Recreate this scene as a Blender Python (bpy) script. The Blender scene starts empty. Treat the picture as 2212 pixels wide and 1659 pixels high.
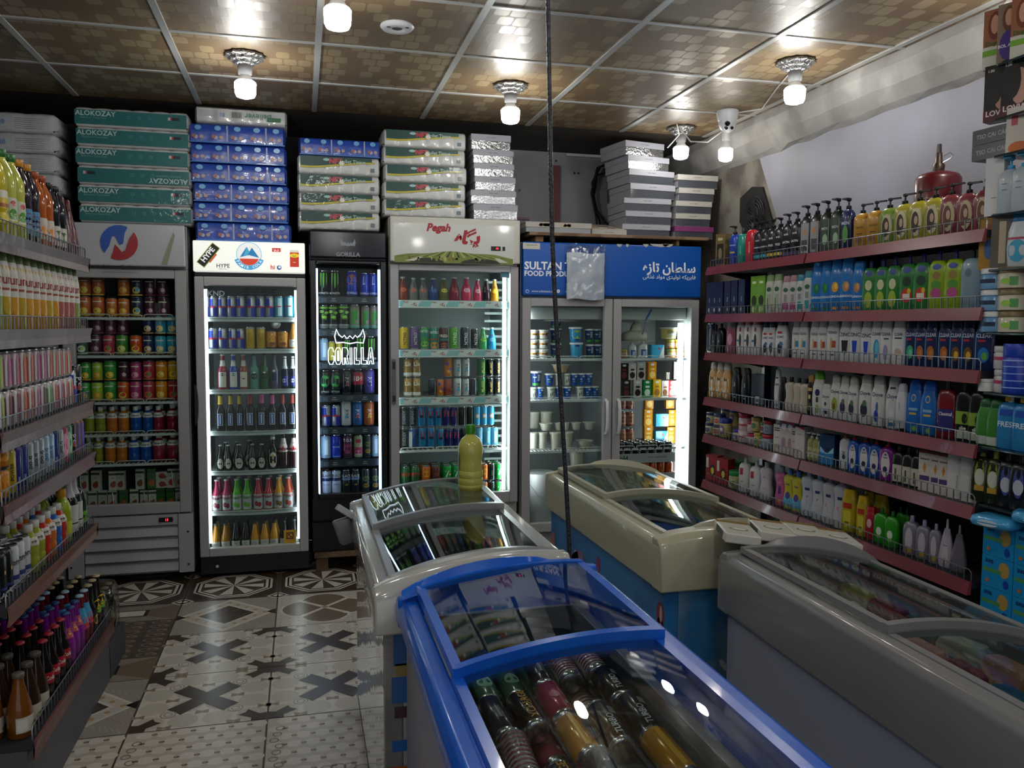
import bpy, math, random
from mathutils import Vector, Matrix
S = bpy.context.scene
COL = S.collection
# ---------------------------------------------------------------- camera, world, exposure
YAW, PITCH, ROLL, FOC, EYE = 0.24914, -0.070587, 0.0043534, 1789.2, 1.48
FW = Vector((math.sin(YAW)*math.cos(PITCH), math.cos(YAW)*math.cos(PITCH), math.sin(PITCH)))
_r = Vector((math.cos(YAW), -math.sin(YAW), 0)); _u = _r.cross(FW)
RT = _r*math.cos(ROLL) + _u*math.sin(ROLL); UP = -_r*math.sin(ROLL) + _u*math.cos(ROLL)
cd = bpy.data.cameras.new('camera'); cam = bpy.data.objects.new('camera', cd); COL.objects.link(cam)
cd.sensor_fit = 'HORIZONTAL'; cd.sensor_width = 36; cd.lens = FOC/2212*36; cd.clip_start = .02
cam.matrix_world = Matrix(((RT.x, UP.x, -FW.x, 0), (RT.y, UP.y, -FW.y, 0), (RT.z, UP.z, -FW.z, EYE), (0, 0, 0, 1)))
S.camera = cam
W = bpy.data.worlds.new('world'); S.world = W; W.use_nodes = True
W.node_tree.nodes['Background'].inputs[0].default_value = (.95, .96, 1, 1)
W.node_tree.nodes['Background'].inputs[1].default_value = .4
S.view_settings.view_transform = 'Standard'; S.view_settings.look = 'None'
S.view_settings.exposure = 0.78; S.view_settings.gamma = 1; S.view_settings.use_curve_mapping = False
BULB = 70.0      # emission of each ceiling bulb
TUBE = 5.0       # emission of the tubes inside the fridges
S.cycles.use_denoising = True
S.cycles.max_bounces = 7; S.cycles.diffuse_bounces = 3; S.cycles.glossy_bounces = 4
S.cycles.transparent_max_bounces = 16; S.cycles.transmission_bounces = 5
S.cycles.sample_clamp_indirect = 4; S.cycles.caustics_reflective = False; S.cycles.caustics_refractive = False

# fill daylight enters by a gap added in the unseen front wall (portal only guides the sampling)
pd = bpy.data.lights.new('added_front_portal', 'AREA'); pd.shape = 'RECTANGLE'; pd.size = 4.4; pd.size_y = 2.25; pd.cycles.is_portal = True
po = bpy.data.objects.new('added_front_portal', pd); COL.objects.link(po); po.location = (.35, -1.62, 1.13); po.rotation_euler = (math.pi/2, 0, math.pi)

def at(px, py, ax, val):
    """point of the room seen at a photo pixel, on the plane x/y/z = val"""
    d = FW + RT*((px-1106)/FOC) + UP*((829.5-py)/FOC)
    i = 'xyz'.index(ax); c = Vector((0, 0, EYE)); t = (val-c[i])/d[i]
    return c + d*t

# ---------------------------------------------------------------- materials
def lin(h):
    h = h.lstrip('#')
    c = [int(h[i:i+2], 16)/255 for i in (0, 2, 4)]
    return tuple((x/12.92 if x <= .04045 else ((x+.055)/1.055)**2.4) for x in c) + (1,)
_M = {}
def M(c, rough=.4, metal=0, coat=0, emis=0, trans=0, ior=1.45, alpha=1, bump=0, bscale=30, noise=0, c2=None, nscale=8, sss=0):
    k = (c, rough, metal, coat, emis, trans, ior, alpha, bump, bscale, noise, c2, nscale, sss)
    if k in _M: return _M[k]
    m = bpy.data.materials.new('m'+c.strip('#')); m.use_nodes = True
    nt = m.node_tree; b = nt.nodes['Principled BSDF']; I = b.inputs
    I['Base Color'].default_value = lin(c); I['Roughness'].default_value = rough
    I['Metallic'].default_value = metal; I['Coat Weight'].default_value = coat; I['IOR'].default_value = ior
    I['Coat Roughness'].default_value = .06
    if emis: I['Emission Color'].default_value = lin(c); I['Emission Strength'].default_value = emis
    if trans: I['Transmission Weight'].default_value = trans
    if alpha < 1: I['Alpha'].default_value = alpha
    if sss: I['Subsurface Weight'].default_value = sss; I['Subsurface Scale'].default_value = .03
    if bump or noise:
        tc = nt.nodes.new('ShaderNodeTexCoord')
    if bump:
        n = nt.nodes.new('ShaderNodeTexNoise'); n.inputs['Scale'].default_value = bscale; n.inputs['Detail'].default_value = 3
        nt.links.new(tc.outputs['Object'], n.inputs['Vector'])
        bp = nt.nodes.new('ShaderNodeBump'); bp.inputs['Strength'].default_value = bump; bp.inputs['Distance'].default_value = .01
        nt.links.new(n.outputs['Fac'], bp.inputs['Height']); nt.links.new(bp.outputs['Normal'], I['Normal'])
        if coat: nt.links.new(bp.outputs['Normal'], I['Coat Normal'])
    if noise:
        n = nt.nodes.new('ShaderNodeTexNoise'); n.inputs['Scale'].default_value = nscale; n.inputs['Detail'].default_value = 6
        nt.links.new(tc.outputs['Object'], n.inputs['Vector'])
        rr = nt.nodes.new('ShaderNodeValToRGB'); rr.color_ramp.elements[0].color = lin(c); rr.color_ramp.elements[1].color = lin(c2 or c)
        rr.color_ramp.elements[0].position = .5-.25/noise*.5; rr.color_ramp.elements[1].position = .5+.25/noise*.5
        nt.links.new(n.outputs['Fac'], rr.inputs[0]); nt.links.new(rr.outputs[0], I['Base Color'])
    _M[k] = m; return m
def glass_mat(name, tint='#f2f8f6', base=.05, gain=.8, power=4, rough=.01, bump=0):
    m = bpy.data.materials.new(name); m.use_nodes = True; nt = m.node_tree; nt.nodes.clear()
    N = nt.nodes.new; L = nt.links.new
    o = N('ShaderNodeOutputMaterial'); t = N('ShaderNodeBsdfTransparent'); g = N('ShaderNodeBsdfGlossy'); mx = N('ShaderNodeMixShader')
    t.inputs[0].default_value = lin(tint); g.inputs['Roughness'].default_value = rough
    lw = N('ShaderNodeLayerWeight'); p = N('ShaderNodeMath'); p.operation = 'POWER'; p.inputs[1].default_value = power
    ma = N('ShaderNodeMath'); ma.operation = 'MULTIPLY_ADD'; ma.inputs[1].default_value = gain; ma.inputs[2].default_value = base
    lw.inputs[0].default_value = .5
    L(lw.outputs['Facing'], p.inputs[0]); L(p.outputs[0], ma.inputs[0]); L(ma.outputs[0], mx.inputs[0])
    L(t.outputs[0], mx.inputs[1]); L(g.outputs[0], mx.inputs[2]); L(mx.outputs[0], o.inputs[0])
    if bump:
        tc = N('ShaderNodeTexCoord'); n = N('ShaderNodeTexNoise'); n.inputs['Scale'].default_value = 14
        b = N('ShaderNodeBump'); b.inputs['Strength'].default_value = bump; b.inputs['Distance'].default_value = .02
        L(tc.outputs['Object'], n.inputs[0]); L(n.outputs['Fac'], b.inputs['Height']); L(b.outputs[0], g.inputs['Normal'])
    return m
GLASS = glass_mat('door glass', base=.012, gain=.4, power=4)
LID = glass_mat('lid glass', '#eef3f2', base=.018, gain=.42, power=3.2)
FILM = glass_mat('plastic film', '#f4f4f4', base=.12, gain=.6, power=2, rough=.12, bump=.6)
CHROME = M('#c9c9c9', .18, 1); STEEL = M('#8f9296', .35, .9); ALU = M('#c4c6c8', .22, .95)
WHITE = M('#dcdcdc', .4); BLACK = M('#0c0c0e', .35); DGREY = M('#26272a', .5)

# ---------------------------------------------------------------- mesh building
_T = {}
def text_tris(s, bold=.0):
    k = (s, bold)
    if k in _T: return _T[k]
    c = bpy.data.curves.new('t', 'FONT'); c.body = s; c.size = 1; c.offset = bold; c.resolution_u = 2; c.align_x = 'LEFT'
    o = bpy.data.objects.new('t', c); me = bpy.data.meshes.new_from_object(o)
    v = [(p.co.x, p.co.y) for p in me.vertices]; f = [tuple(p.vertices) for p in me.polygons]
    x0 = min(a[0] for a in v); x1 = max(a[0] for a in v); y0 = min(a[1] for a in v); y1 = max(a[1] for a in v)
    h = max(.01, y1-y0); v = [((a-(x0+x1)/2)/h, (b-(y0+y1)/2)/h) for a, b in v]
    _T[k] = (v, f, (x1-x0)/h)
    bpy.data.objects.remove(o); bpy.data.meshes.remove(me); bpy.data.curves.remove(c)
    return _T[k]

class MB:
    def __init__(s): s.v = []; s.f = []; s.mi = []; s.mats = []; s.sm = []
    def m(s, mat):
        if mat not in s.mats: s.mats.append(mat)
        return s.mats.index(mat)
    def add(s, vs, fs, mat, smooth=False):
        o = len(s.v); s.v += [tuple(p) for p in vs]; k = s.m(mat)
        for f in fs: s.f.append([i+o for i in f]); s.mi.append(k); s.sm.append(smooth)
        return s
    def box(s, x0, x1, y0, y1, z0, z1, mat, mx=None):
        vs = [(x, y, z) for z in (z0, z1) for y in (y0, y1) for x in (x0, x1)]
        if mx: vs = [mx @ Vector(p) for p in vs]
        return s.add(vs, [(0, 2, 3, 1), (4, 5, 7, 6), (0, 1, 5, 4), (2, 6, 7, 3), (0, 4, 6, 2), (1, 3, 7, 5)], mat)
    def rings(s, rings, mat, caps=(True, True), smooth=True, close=True):
        n = len(rings[0]); vs = [p for r in rings for p in r]; fs = []
        for i in range(len(rings)-1):
            mm = mat[i] if isinstance(mat, list) else mat
            fl = []
            for j in range(n if close else n-1):
                k = (j+1) % n; fl.append((i*n+j, i*n+k, (i+1)*n+k, (i+1)*n+j))
            fs.append((fl, mm))
        o = len(s.v); s.v += [tuple(p) for p in vs]
        for fl, mm in fs:
            q = s.m(mm)
            for f in fl: s.f.append([i+o for i in f]); s.mi.append(q); s.sm.append(smooth)
        m0 = mat[0] if isinstance(mat, list) else mat; m1 = mat[-1] if isinstance(mat, list) else mat
        if caps[0]: s.f.append([o+j for j in range(n)][::-1]); s.mi.append(s.m(m0)); s.sm.append(False)
        if caps[1]: s.f.append([o+(len(rings)-1)*n+j for j in range(n)]); s.mi.append(s.m(m1)); s.sm.append(False)
        return s
    def lathe(s, pr, mat, a=1, b=None, n=2, seg=18, z0=0, h=1, caps=(True, True), mx=None, smooth=True):
        b = a if b is None else b; R = []
        for z, r in pr:
            ring = []
            for j in range(seg):
                t = 2*math.pi*(j+.5)/seg; c, q = math.cos(t), math.sin(t)
                p = Vector((a*r*math.copysign(abs(c)**(2/n), c), b*r*math.copysign(abs(q)**(2/n), q), z0+z*h))
                ring.append(mx @ p if mx else p)
            R.append(ring)
        return s.rings(R, mat, caps, smooth)
    def tube(s, path, r, mat, seg=6, caps=True):
        P = [Vector(p) for p in path]; R = []; nrm = None
        for i, p in enumerate(P):
            d = (P[min(i+1, len(P)-1)]-P[max(i-1, 0)]).normalized()
            if nrm is None: nrm = d.orthogonal().normalized()
            nrm = (nrm - d*nrm.dot(d)).normalized(); bn = d.cross(nrm)
            rr = r[i] if isinstance(r, (list, tuple)) else r
            R.append([p+(nrm*math.cos(2*math.pi*j/seg)+bn*math.sin(2*math.pi*j/seg))*rr for j in range(seg)])
        return s.rings(R, mat, (caps, caps))
    def prism(s, pts, ax, t0, t1, mat):
        """polygon in the plane across axis ax, pushed from t0 to t1"""
        def P(a, b, t): return {'x': (t, a, b), 'y': (a, t, b), 'z': (a, b, t)}[ax]
        n = len(pts); vs = [P(a, b, t0) for a, b in pts]+[P(a, b, t1) for a, b in pts]
        return s.add(vs, [tuple(range(n))[::-1], tuple(range(n, 2*n))]+[(i, (i+1) % n, n+(i+1) % n, n+i) for i in range(n)], mat)
    def text(s, t, mat, mapf, h, rot=0, maxw=None, bold=.01):
        v, f, w = text_tris(t, bold)
        k = h
        if maxw and w*h > maxw: k = maxw/w
        c, q = math.cos(rot), math.sin(rot)
        return s.add([mapf((a*c-b*q)*k, (a*q+b*c)*k) for a, b in v], f, mat)
    def build(s, name, parent=None, bevel=0, sub=0, link=True):
        me = bpy.data.meshes.new(name); me.from_pydata(s.v, [], s.f)
        for m in s.mats: me.materials.append(m)
        me.polygons.foreach_set('material_index', s.mi); me.polygons.foreach_set('use_smooth', s.sm)
        if any(s.sm): me.set_sharp_from_angle(angle=.9)
        me.update()
        o = bpy.data.objects.new(name, me)
        if link: COL.objects.link(o)
        if parent: o.parent = parent
        if bevel:
            b = o.modifiers.new('bevel', 'BEVEL'); b.width = bevel; b.segments = 2; b.limit_method = 'ANGLE'; b.harden_normals = False
        return o
def tag(o, label=None, cat=None, group=None, kind=None):
    if label: o['label'] = label
    if cat: o['category'] = cat
    if group: o['group'] = group
    if kind: o['kind'] = kind
    return o
def thing(name, loc, label, cat, group=None, rz=0):
    o = bpy.data.objects.new(name, None); o.empty_display_size = .02; COL.objects.link(o)
    o.location = loc; o.rotation_euler.z = rz
    return tag(o, label, cat, group)
def shift(mb, loc):
    mb.v = [(a-loc[0], b-loc[1], c-loc[2]) for a, b, c in mb.v]; return mb
# ================================================================ the shop shell
XL0, XR0, YB, YN, H = -2.0, 2.72, 5.78, -1.6, 2.72
def struct(name, mb, **k): return tag(mb.build(name, **k), kind='structure')
def ceiling_mat():
    m = bpy.data.materials.new('vinyl ceiling board'); m.use_nodes = True; nt = m.node_tree; N = nt.nodes.new; L = nt.links.new
    b = nt.nodes['Principled BSDF']
    def mth(op, a, c=None, d=None):
        n = N('ShaderNodeMath'); n.operation = op
        for i, q in enumerate((a, c, d)):
            if q is None: continue
            if isinstance(q, (int, float)): n.inputs[i].default_value = q
            else: L(q, n.inputs[i])
        return n.outputs[0]
    tc = N('ShaderNodeTexCoord'); sp = N('ShaderNodeSeparateXYZ'); L(tc.outputs['Object'], sp.inputs[0])
    v = mth('DIVIDE', sp.outputs['Y'], .098); row = mth('FLOOR', v)
    u = mth('MULTIPLY_ADD', mth('MODULO', mth('ABSOLUTE', row), 2.0), .5, mth('DIVIDE', sp.outputs['X'], .066)); cx = mth('FLOOR', u)
    fu = mth('ABSOLUTE', mth('SUBTRACT', mth('FRACT', u), .5)); fv = mth('ABSOLUTE', mth('SUBTRACT', mth('FRACT', v), .5))
    d = mth('MAXIMUM', mth('MULTIPLY', fu, 2.0), mth('ADD', mth('MULTIPLY', fu, 1.35), mth('MULTIPLY', fv, 1.0)))
    d2 = mth('MAXIMUM', d, mth('MULTIPLY', fv, 2.0))
    inside = mth('LESS_THAN', d2, .9)
    cb = N('ShaderNodeCombineXYZ'); L(cx, cb.inputs[0]); L(row, cb.inputs[1])
    wn = N('ShaderNodeTexWhiteNoise'); wn.noise_dimensions = '2D'; L(cb.outputs[0], wn.inputs['Vector'])
    lightc = mth('GREATER_THAN', wn.outputs['Value'], .52)
    cell = mth('MULTIPLY', inside, lightc)
    ns = N('ShaderNodeTexNoise'); ns.inputs['Scale'].default_value = 1.6; ns.inputs['Detail'].default_value = 5; L(tc.outputs['Object'], ns.inputs[0])
    mix = N('ShaderNodeMix'); mix.data_type = 'RGBA'; mix.inputs[6].default_value = lin('#6a573e'); mix.inputs[7].default_value = lin('#837357')
    L(cell, mix.inputs[0])
    st = N('ShaderNodeMix'); st.data_type = 'RGBA'; st.blend_type = 'MULTIPLY'; st.inputs[0].default_value = .55
    rp = N('ShaderNodeValToRGB'); rp.color_ramp.elements[0].position = .3; rp.color_ramp.elements[0].color = (.5, .42, .34, 1); rp.color_ramp.elements[1].position = .65
    L(ns.outputs['Fac'], rp.inputs[0]); L(mix.outputs[2], st.inputs[6]); L(rp.outputs[0], st.inputs[7]); L(st.outputs[2], b.inputs['Base Color'])
    L(mth('MULTIPLY_ADD', cell, -.12, .5), b.inputs['Roughness'])
    bp = N('ShaderNodeBump'); bp.inputs['Strength'].default_value = .3; bp.inputs['Distance'].default_value = .004
    L(mth('MAXIMUM', d2, .82), bp.inputs['Height']); L(bp.outputs[0], b.inputs['Normal'])
    return m
mb = MB(); cm = ceiling_mat()
mb.box(XL0, XR0, YN, 5.05, H, H+.05, cm)
struct('ceiling', mb)
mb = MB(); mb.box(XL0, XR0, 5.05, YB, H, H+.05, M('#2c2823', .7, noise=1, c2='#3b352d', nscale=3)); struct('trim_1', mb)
# T-bars of the suspended ceiling
GX = [-1.8, -1.17, -.54, .09, .72, 1.375, 1.995, 2.575]; GY = [-1.1, -.48, .14, .76, 1.38, 2.0, 2.62, 3.24, 3.85, 4.47]
mb = MB(); tb = M('#a8a9a8', .35, .3)
for x in GX: mb.box(x-.014, x+.014, YN, 5.05, H-.006, H+.001, tb)
for y in GY: mb.box(XL0, 2.66, y-.011, y+.011, H-.0045, H+.001, tb)
struct('trim_2', mb)
# ---- floor with its printed tiles
FC = dict(c='#aca599', b='#3a2c22', k='#161210', w='#bfb8ad', g='#8d857c', o='#a07f52', t='#6a5a4a', s='#7d7468', n='#4a4038')
FMT = {k: M(v, .3) for k, v in FC.items()}
mb = MB(); mb.box(XL0, XR0, YN, YB, -.05, -.0008, M('#3d362e', .5))
def tile(ix, iy, kind, T=.487, va=0, vb=1):
    X0 = -.63+ix*.4885; Y0 = 3.15+iy*.4865
    def P(u, v, l=0): return (X0+u*T, Y0+(va+(vb-va)*v)*T, .0003*l)
    def pl(pts, c, l=1): mb.add([P(u, v, l) for u, v in pts], [tuple(range(len(pts)))], FMT[c])
    def el(u, v, r, c, l=1, r2=None, n=14): pl([(u+r*math.cos(6.2832*i/n), v+(r2 or r)*math.sin(6.2832*i/n)) for i in range(n)], c, l)
    def ring(u, v, r, c, l=1, w=.006):
        n = 18; vs = [P(u+q*math.cos(6.2832*i/n), v+q*math.sin(6.2832*i/n), l) for i in range(n) for q in (r-w, r+w)]
        mb.add(vs, [(2*i, 2*i+1, (2*i+3) % (2*n), (2*i+2) % (2*n)) for i in range(n)], FMT[c])
    def line(p, q, w, c, l=1):
        d = Vector((q[0]-p[0], q[1]-p[1])).normalized()*w; e = (-d.y, d.x)
        pl([(p[0]-e[0], p[1]-e[1]), (q[0]-e[0], q[1]-e[1]), (q[0]+e[0], q[1]+e[1]), (p[0]+e[0], p[1]+e[1])], c, l)
    G = .006; base = {'X': 'w', 'T': 'c', 'S': 'n', 'D': 'g', 'F': 'c', 'C': 'n', 'V': 'g'}[kind]
    pl([(G, G), (1-G, G), (1-G, 1-G), (G, 1-G)], base, 0)
    if kind == 'X':
        for i in range(4):
            for j in range(4):
                el(.125+i*.25, .125+j*.25, .112, 'c', 1)
        for (u, v) in ((.25, .5), (.5, .25), (.75, .5), (.5, .75), (0.03, .25), (.03, .75), (.97, .25), (.97, .75), (.25, .03), (.75, .03), (.25, .97), (.75, .97)):
            pl([(u-.05, v-.035), (u, v-.012), (u+.05, v-.035), (u+.05, v+.035), (u, v+.012), (u-.05, v+.035)], 's', 2)
            el(u, v, .014, 'o', 3, n=8)
        for u in (.25, .75):
            for v in (.25, .75):
                el(u, v, .06, 'w', 2); ring(u, v, .055, 'g', 3); ring(u, v, .03, 'g', 3)
        a, c = .235, .05
        XP = []
        for k in range(4):
            t_ = math.pi/4+k*math.pi/2
            XP += [(.5+r_*math.cos(t_+e_), .5+r_*math.sin(t_+e_)) for r_, e_ in ((.315, -.25), (.29, 0), (.315, .25), (.1, math.pi/4))]
        pl(XP, 'b', 4)
        for u, sx in ((0, 1), (1, -1)):
            for v, sy in ((0, 1), (1, -1)):
                pl([(u+sx*G, v+sy*G), (u+sx*.12, v+sy*G), (u+sx*.12, v+sy*.05), (u+sx*.22, v+sy*.12), (u+sx*.17, v+sy*.15), (u+sx*.15, v+sy*.2), (u+sx*.06, v+sy*.11), (u+sx*G, v+sy*.12)], 'b', 4)
    elif kind == 'T':
        for i in range(7):
            for j in range(8):
                u = (i+.5+(j % 2)*.5)/7.4; v = (j+.5)/8
                if u > .97: continue
                el(u, v, .06, 'w', 1, .05); 
        for i in range(7):
            for j in range(8):
                u = (i+1+(j % 2)*.5)/7.4; v = (j+.5)/8
                if u < .97: pl([(u-.02, v-.012), (u+.02, v-.012), (u+.02, v+.012), (u-.02, v+.012)], 't', 2); el(u-.006, v, .008, 'o', 3, n=6)
        for k in range(9): ring(.1+.8*((k*37) % 10)/10, .05+.05*(k % 3), .04+.01*(k % 2), 's', 3, .005); ring(.06+.02*(k % 3), .1+.09*k, .03, 's', 3, .005)
    elif kind == 'S':
        pl([(.03, .03), (.97, .03), (.97, .97), (.03, .97)], 'b', 1)
        for w_, c, l in ((.43, 'w', 2), (.405, 'k', 3), (.385, 'w', 4), (.355, 'n', 5)):
            pl([(.5+w_*math.cos(math.pi/8+k*math.pi/4)*1.08, .5+w_*math.sin(math.pi/8+k*math.pi/4)*1.08) for k in range(8)], c, l)
        for k in range(8):
            a = k*math.pi/4+math.pi/8
            pl([(.5, .5), (.5+.36*math.cos(a), .5+.36*math.sin(a)), (.5+.33*math.cos(a+.4), .5+.33*math.sin(a+.4))], 'w', 6)
        for u in (.02, .98):
            for v in (.02, .98): el(u, v, .1, 'w', 3, n=4); el(u, v, .07, 'k', 4, n=4); el(u, v, .04, 'w', 5, n=4)
    elif kind == 'D':
        for k in range(260):
            u = (k*.6180339) % 1; v = (k*.7548776+.13) % 1
            el(.02+.96*u, .02+.96*v, .006, 'w' if k % 2 else 't', 1, n=5)
        pl([(.5, .99), (.01, .5), (.5, .01), (.99, .5)], 'w', 2)
        pl([(.5, .95), (.05, .5), (.5, .05), (.95, .5)], 'c', 3)
        for a, q in (((.28, .73), (.5, .95)), ((.05, .5), (.28, .27)), ((.73, .72), (.95, .5)), ((.5, .05), (.72, .28))): pass
        for k in range(16):
            t = k/16*4; e = int(t); f = t-e; C4 = [(.5, .88), (.12, .5), (.5, .12), (.88, .5), (.5, .88)]
            el(C4[e][0]*(1-f)+C4[e+1][0]*f, C4[e][1]*(1-f)+C4[e+1][1]*f, .025, 'o', 4, n=6)
        pl([(.5, .82), (.18, .5), (.5, .18), (.82, .5)], 'w', 4); pl([(.5, .78), (.22, .5), (.5, .22), (.78, .5)], 'b', 5)
        for d in (-.12, 0, .12): line((.36+d, .5+d*.3), (.5+d, .64), .006, 't', 6); line((.64+d*.6, .5), (.5+d, .38), .006, 't', 6)
        for u, s_ in ((0, 1), (1, -1)): pl([(u+s_*G, .42), (u+s_*.1, .5), (u+s_*G, .58)], 'k', 3)
    elif kind == 'F':
        for i in range(11):
            for j in range(11): el(.045+i*.091, .045+j*.091, .012, 's', 1, n=5)
        pts = []
        for k in range(40):
            a = 6.2832*k/40; r = .36+.11*abs(math.cos(2*a)); pts.append((.5+r*math.cos(a), .5+r*math.sin(a)))
        pl(pts, 'w', 2); pl([(.5+(x-.5)*.94, .5+(y-.5)*.94) for x, y in pts], 't', 3)
        for k in range(4):
            a = math.pi/4+k*math.pi/2
            line((.5, .5), (.5+.38*math.cos(a), .5+.38*math.sin(a)), .022, 'w', 4); el(.5+.3*math.cos(a), .5+.3*math.sin(a), .03, 'w', 5)
        el(.5, .5, .035, 'g', 6, n=8)
    elif kind == 'C':
        for i in range(4):
            for j in range(4):
                u, v = .125+i*.25, .125+j*.25
                ring(u, v, .085, 's', 1, .008); ring(u+.03, v+.02, .035, 'o', 2, .007)
        el(.5, .5, .05, 'w', 3, n=8)
        for k in range(8):
            a = k*math.pi/4; line((.5, .5), (.5+.2*math.cos(a), .5+.2*math.sin(a)), .008, 's', 2)
    elif kind == 'V':
        pl([(G, G), (1-G, G), (.7, .3), (.3, .3)], 's', 1); pl([(G, 1-G), (1-G, 1-G), (.7, .7), (.3, .7)], 's', 1)
        pl([(G, G), (.3, .3), (.3, .7), (G, 1-G)], 't', 1); pl([(1-G, G), (.7, .3), (.7, .7), (1-G, 1-G)], 't', 1)
        pl([(.3, .3), (.7, .3), (.7, .7), (.3, .7)], 'k', 2); pl([(.34, .34), (.66, .34), (.66, .66), (.34, .66)], 'w', 3)
for iy in range(-9, 5):
    for ix in range(-3, 7):
        k = 'T' if iy < 0 else {0: 'D' if ix < 0 else 'X', 1: 'C' if ix < 0 else 'X', 2: 'V' if ix < 0 else ('D' if ix == 0 else 'F' if ix == 1 else 'X'), 3: 'S', 4: 'S'}[iy]
        if iy in (1, 2) and ix < 0:      # half tiles: bevelled frame, then scrolls
            tile(ix, iy, 'V', va=0 if iy == 1 else .5, vb=.5 if iy == 1 else 1); tile(ix, iy, 'C', va=.5 if iy == 1 else 0, vb=1 if iy == 1 else .5)
        else: tile(ix, iy, k)
struct('floor', mb)
# ---- walls
lav = M('#74747f', .6, bump=.15, bscale=5, noise=1, c2='#7e7f8e', nscale=2)
conc = M('#4a4540', .8, bump=.5, bscale=9, noise=2, c2='#6b675f', nscale=4)
grey = M('#76757c', .65, bump=.25, bscale=6, noise=1.4, c2='#85848b', nscale=2.5)
def quad_wall(name, pts, ax, t0, t1, m): mb = MB(); mb.prism(pts, ax, t0, t1, m); return struct(name, mb)
# right wall: painted stretch, bare plaster stretch behind the slanted edge
quad_wall('wall_right', [(YN, 0), (4.05, 0), (4.33, 2.0), (4.60, 2.5), (4.60, 2.72), (YN, 2.72)], 'x', XR0, XR0+.12, lav)
quad_wall('wall_right_far', [(4.05, 0), (YB, 0), (YB, 2.72), (4.60, 2.72), (4.60, 2.5), (4.33, 2.0)], 'x', XR0, XR0+.12, conc)
quad_wall('wall_back', [(.6, 0), (XR0, 0), (XR0, H), (.6, H)], 'y', YB, YB+.1, grey)
quad_wall('wall_back_left', [(XL0, 0), (.6, 0), (.6, H), (XL0, H)], 'y', YB, YB+.1, M('#17171a', .8))
quad_wall('wall_left', [(YN, 0), (YB, 0), (YB, H), (YN, H)], 'x', XL0-.1, XL0, M('#4c4d58', .7))
quad_wall('wall_front', [(XL0, 0), (-1.85, 0), (-1.85, 2.25), (2.55, 2.25), (2.55, 0), (XR0, 0), (XR0, H), (XL0, H)], 'y', YN-.1, YN, M('#3c3d46', .7))  # the wide gap in this unseen wall is added to let fill daylight in
# plaster beam under the ceiling along the right wall
mb = MB(); R = []
random.seed(3)
for i in range(49):
    y = YN + (YB-YN)*i/48; j = lambda a: random.uniform(-a, a)
    R.append([(2.62+j(.004), y, H+.01), (2.612+j(.004), y, 2.67+j(.005)), (2.64+j(.005), y, 2.59+j(.006)), (2.69+j(.004), y, 2.525+j(.006)), (2.725, y, 2.50+j(.01)), (2.725, y, H+.01)])
mb.rings(R, M('#7a7876', .75, bump=.6, bscale=12, noise=1.5, c2='#8f8d8b', nscale=5), smooth=False); struct('trim_3', mb)

# ================================================================ ceiling lamps
def lamp(x, y, label, z=H, power=BULB):
    t = thing('ceiling_lamp', (x, y, z), label, 'lamp', 'bulb lamps on the ceiling')
    mb = MB(); n = 36
    pr = [(0, .062), (-.004, .086), (-.014, .088), (-.018, .07), (-.03, .066), (-.034, .05), (-.044, .045), (-.05, .03)]
    R = []
    for zz, r in pr:
        R.append([((r*(1+.07*math.cos(12*6.2832*j/n)))*math.cos(6.2832*j/n), (r*(1+.07*math.cos(12*6.2832*j/n)))*math.sin(6.2832*j/n), zz) for j in range(n)])
    mb.rings(R, M('#9a9a9a', .22, .85, bump=.8, bscale=60), smooth=False); mb.build('ceiling_rose', t)
    mb = MB(); mb.lathe([(0, .03), (-.01, .034), (-.045, .03), (-.05, .026)], M('#77787c', .5), z0=-.045); mb.build('socket', t)
    mb = MB(); mb.lathe([(-.09, .02), (-.105, .028), (-.125, .044)], M('#d8d8d8', .4), caps=(False, False)); b = mb.build('bulb_neck', t)
    mb = MB(); mb.lathe([(-.122, .043), (-.13, .049), (-.175, .047), (-.19, .04), (-.197, .02)], M('#fffdf6', .4, emis=power)); mb.build('bulb', t)
    return t
lamp(-.235, 4.10, 'bulb lamp with ornate silver rose above the blue tissue packs')
lamp(1.065, 4.244, 'bulb lamp with silver rose left of the hanging black cord, above foil boxes')
lamp(2.26, 3.526, 'bulb lamp with silver rose near the right wall beam')
lamp(2.32, 4.856, 'small bulb lamp with silver rose above the leaning box stack', power=BULB*.4)
lamp(.14, 3.08, 'bright bulb cut by the top edge, left of the round white base')
lamp(2.424, 2.45, 'bright bulb in the top right corner above hair colour boxes')
lamp(1.0, 1.45, 'bulb lamp overhead above the blue freezer'); lamp(-.55, .9, 'unseen fill bulb added overhead by the left shelves'); lamp(2.2, .9, 'unseen fill bulb added overhead above the near end of the grey freezer'); lamp(.4, -.5, 'unseen fill bulb added overhead just behind the viewer'); lamp(-.55, -.7, 'unseen fill bulb added overhead behind the viewer, to the left'); lamp(1.5, -1.0, 'unseen fill bulb added overhead behind the viewer, to the right'); lamp(-1.0, 2.0, 'unseen fill bulb added overhead above the left shelving unit')  # all but the first are unseen bulbs added to lift the foreground
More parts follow.
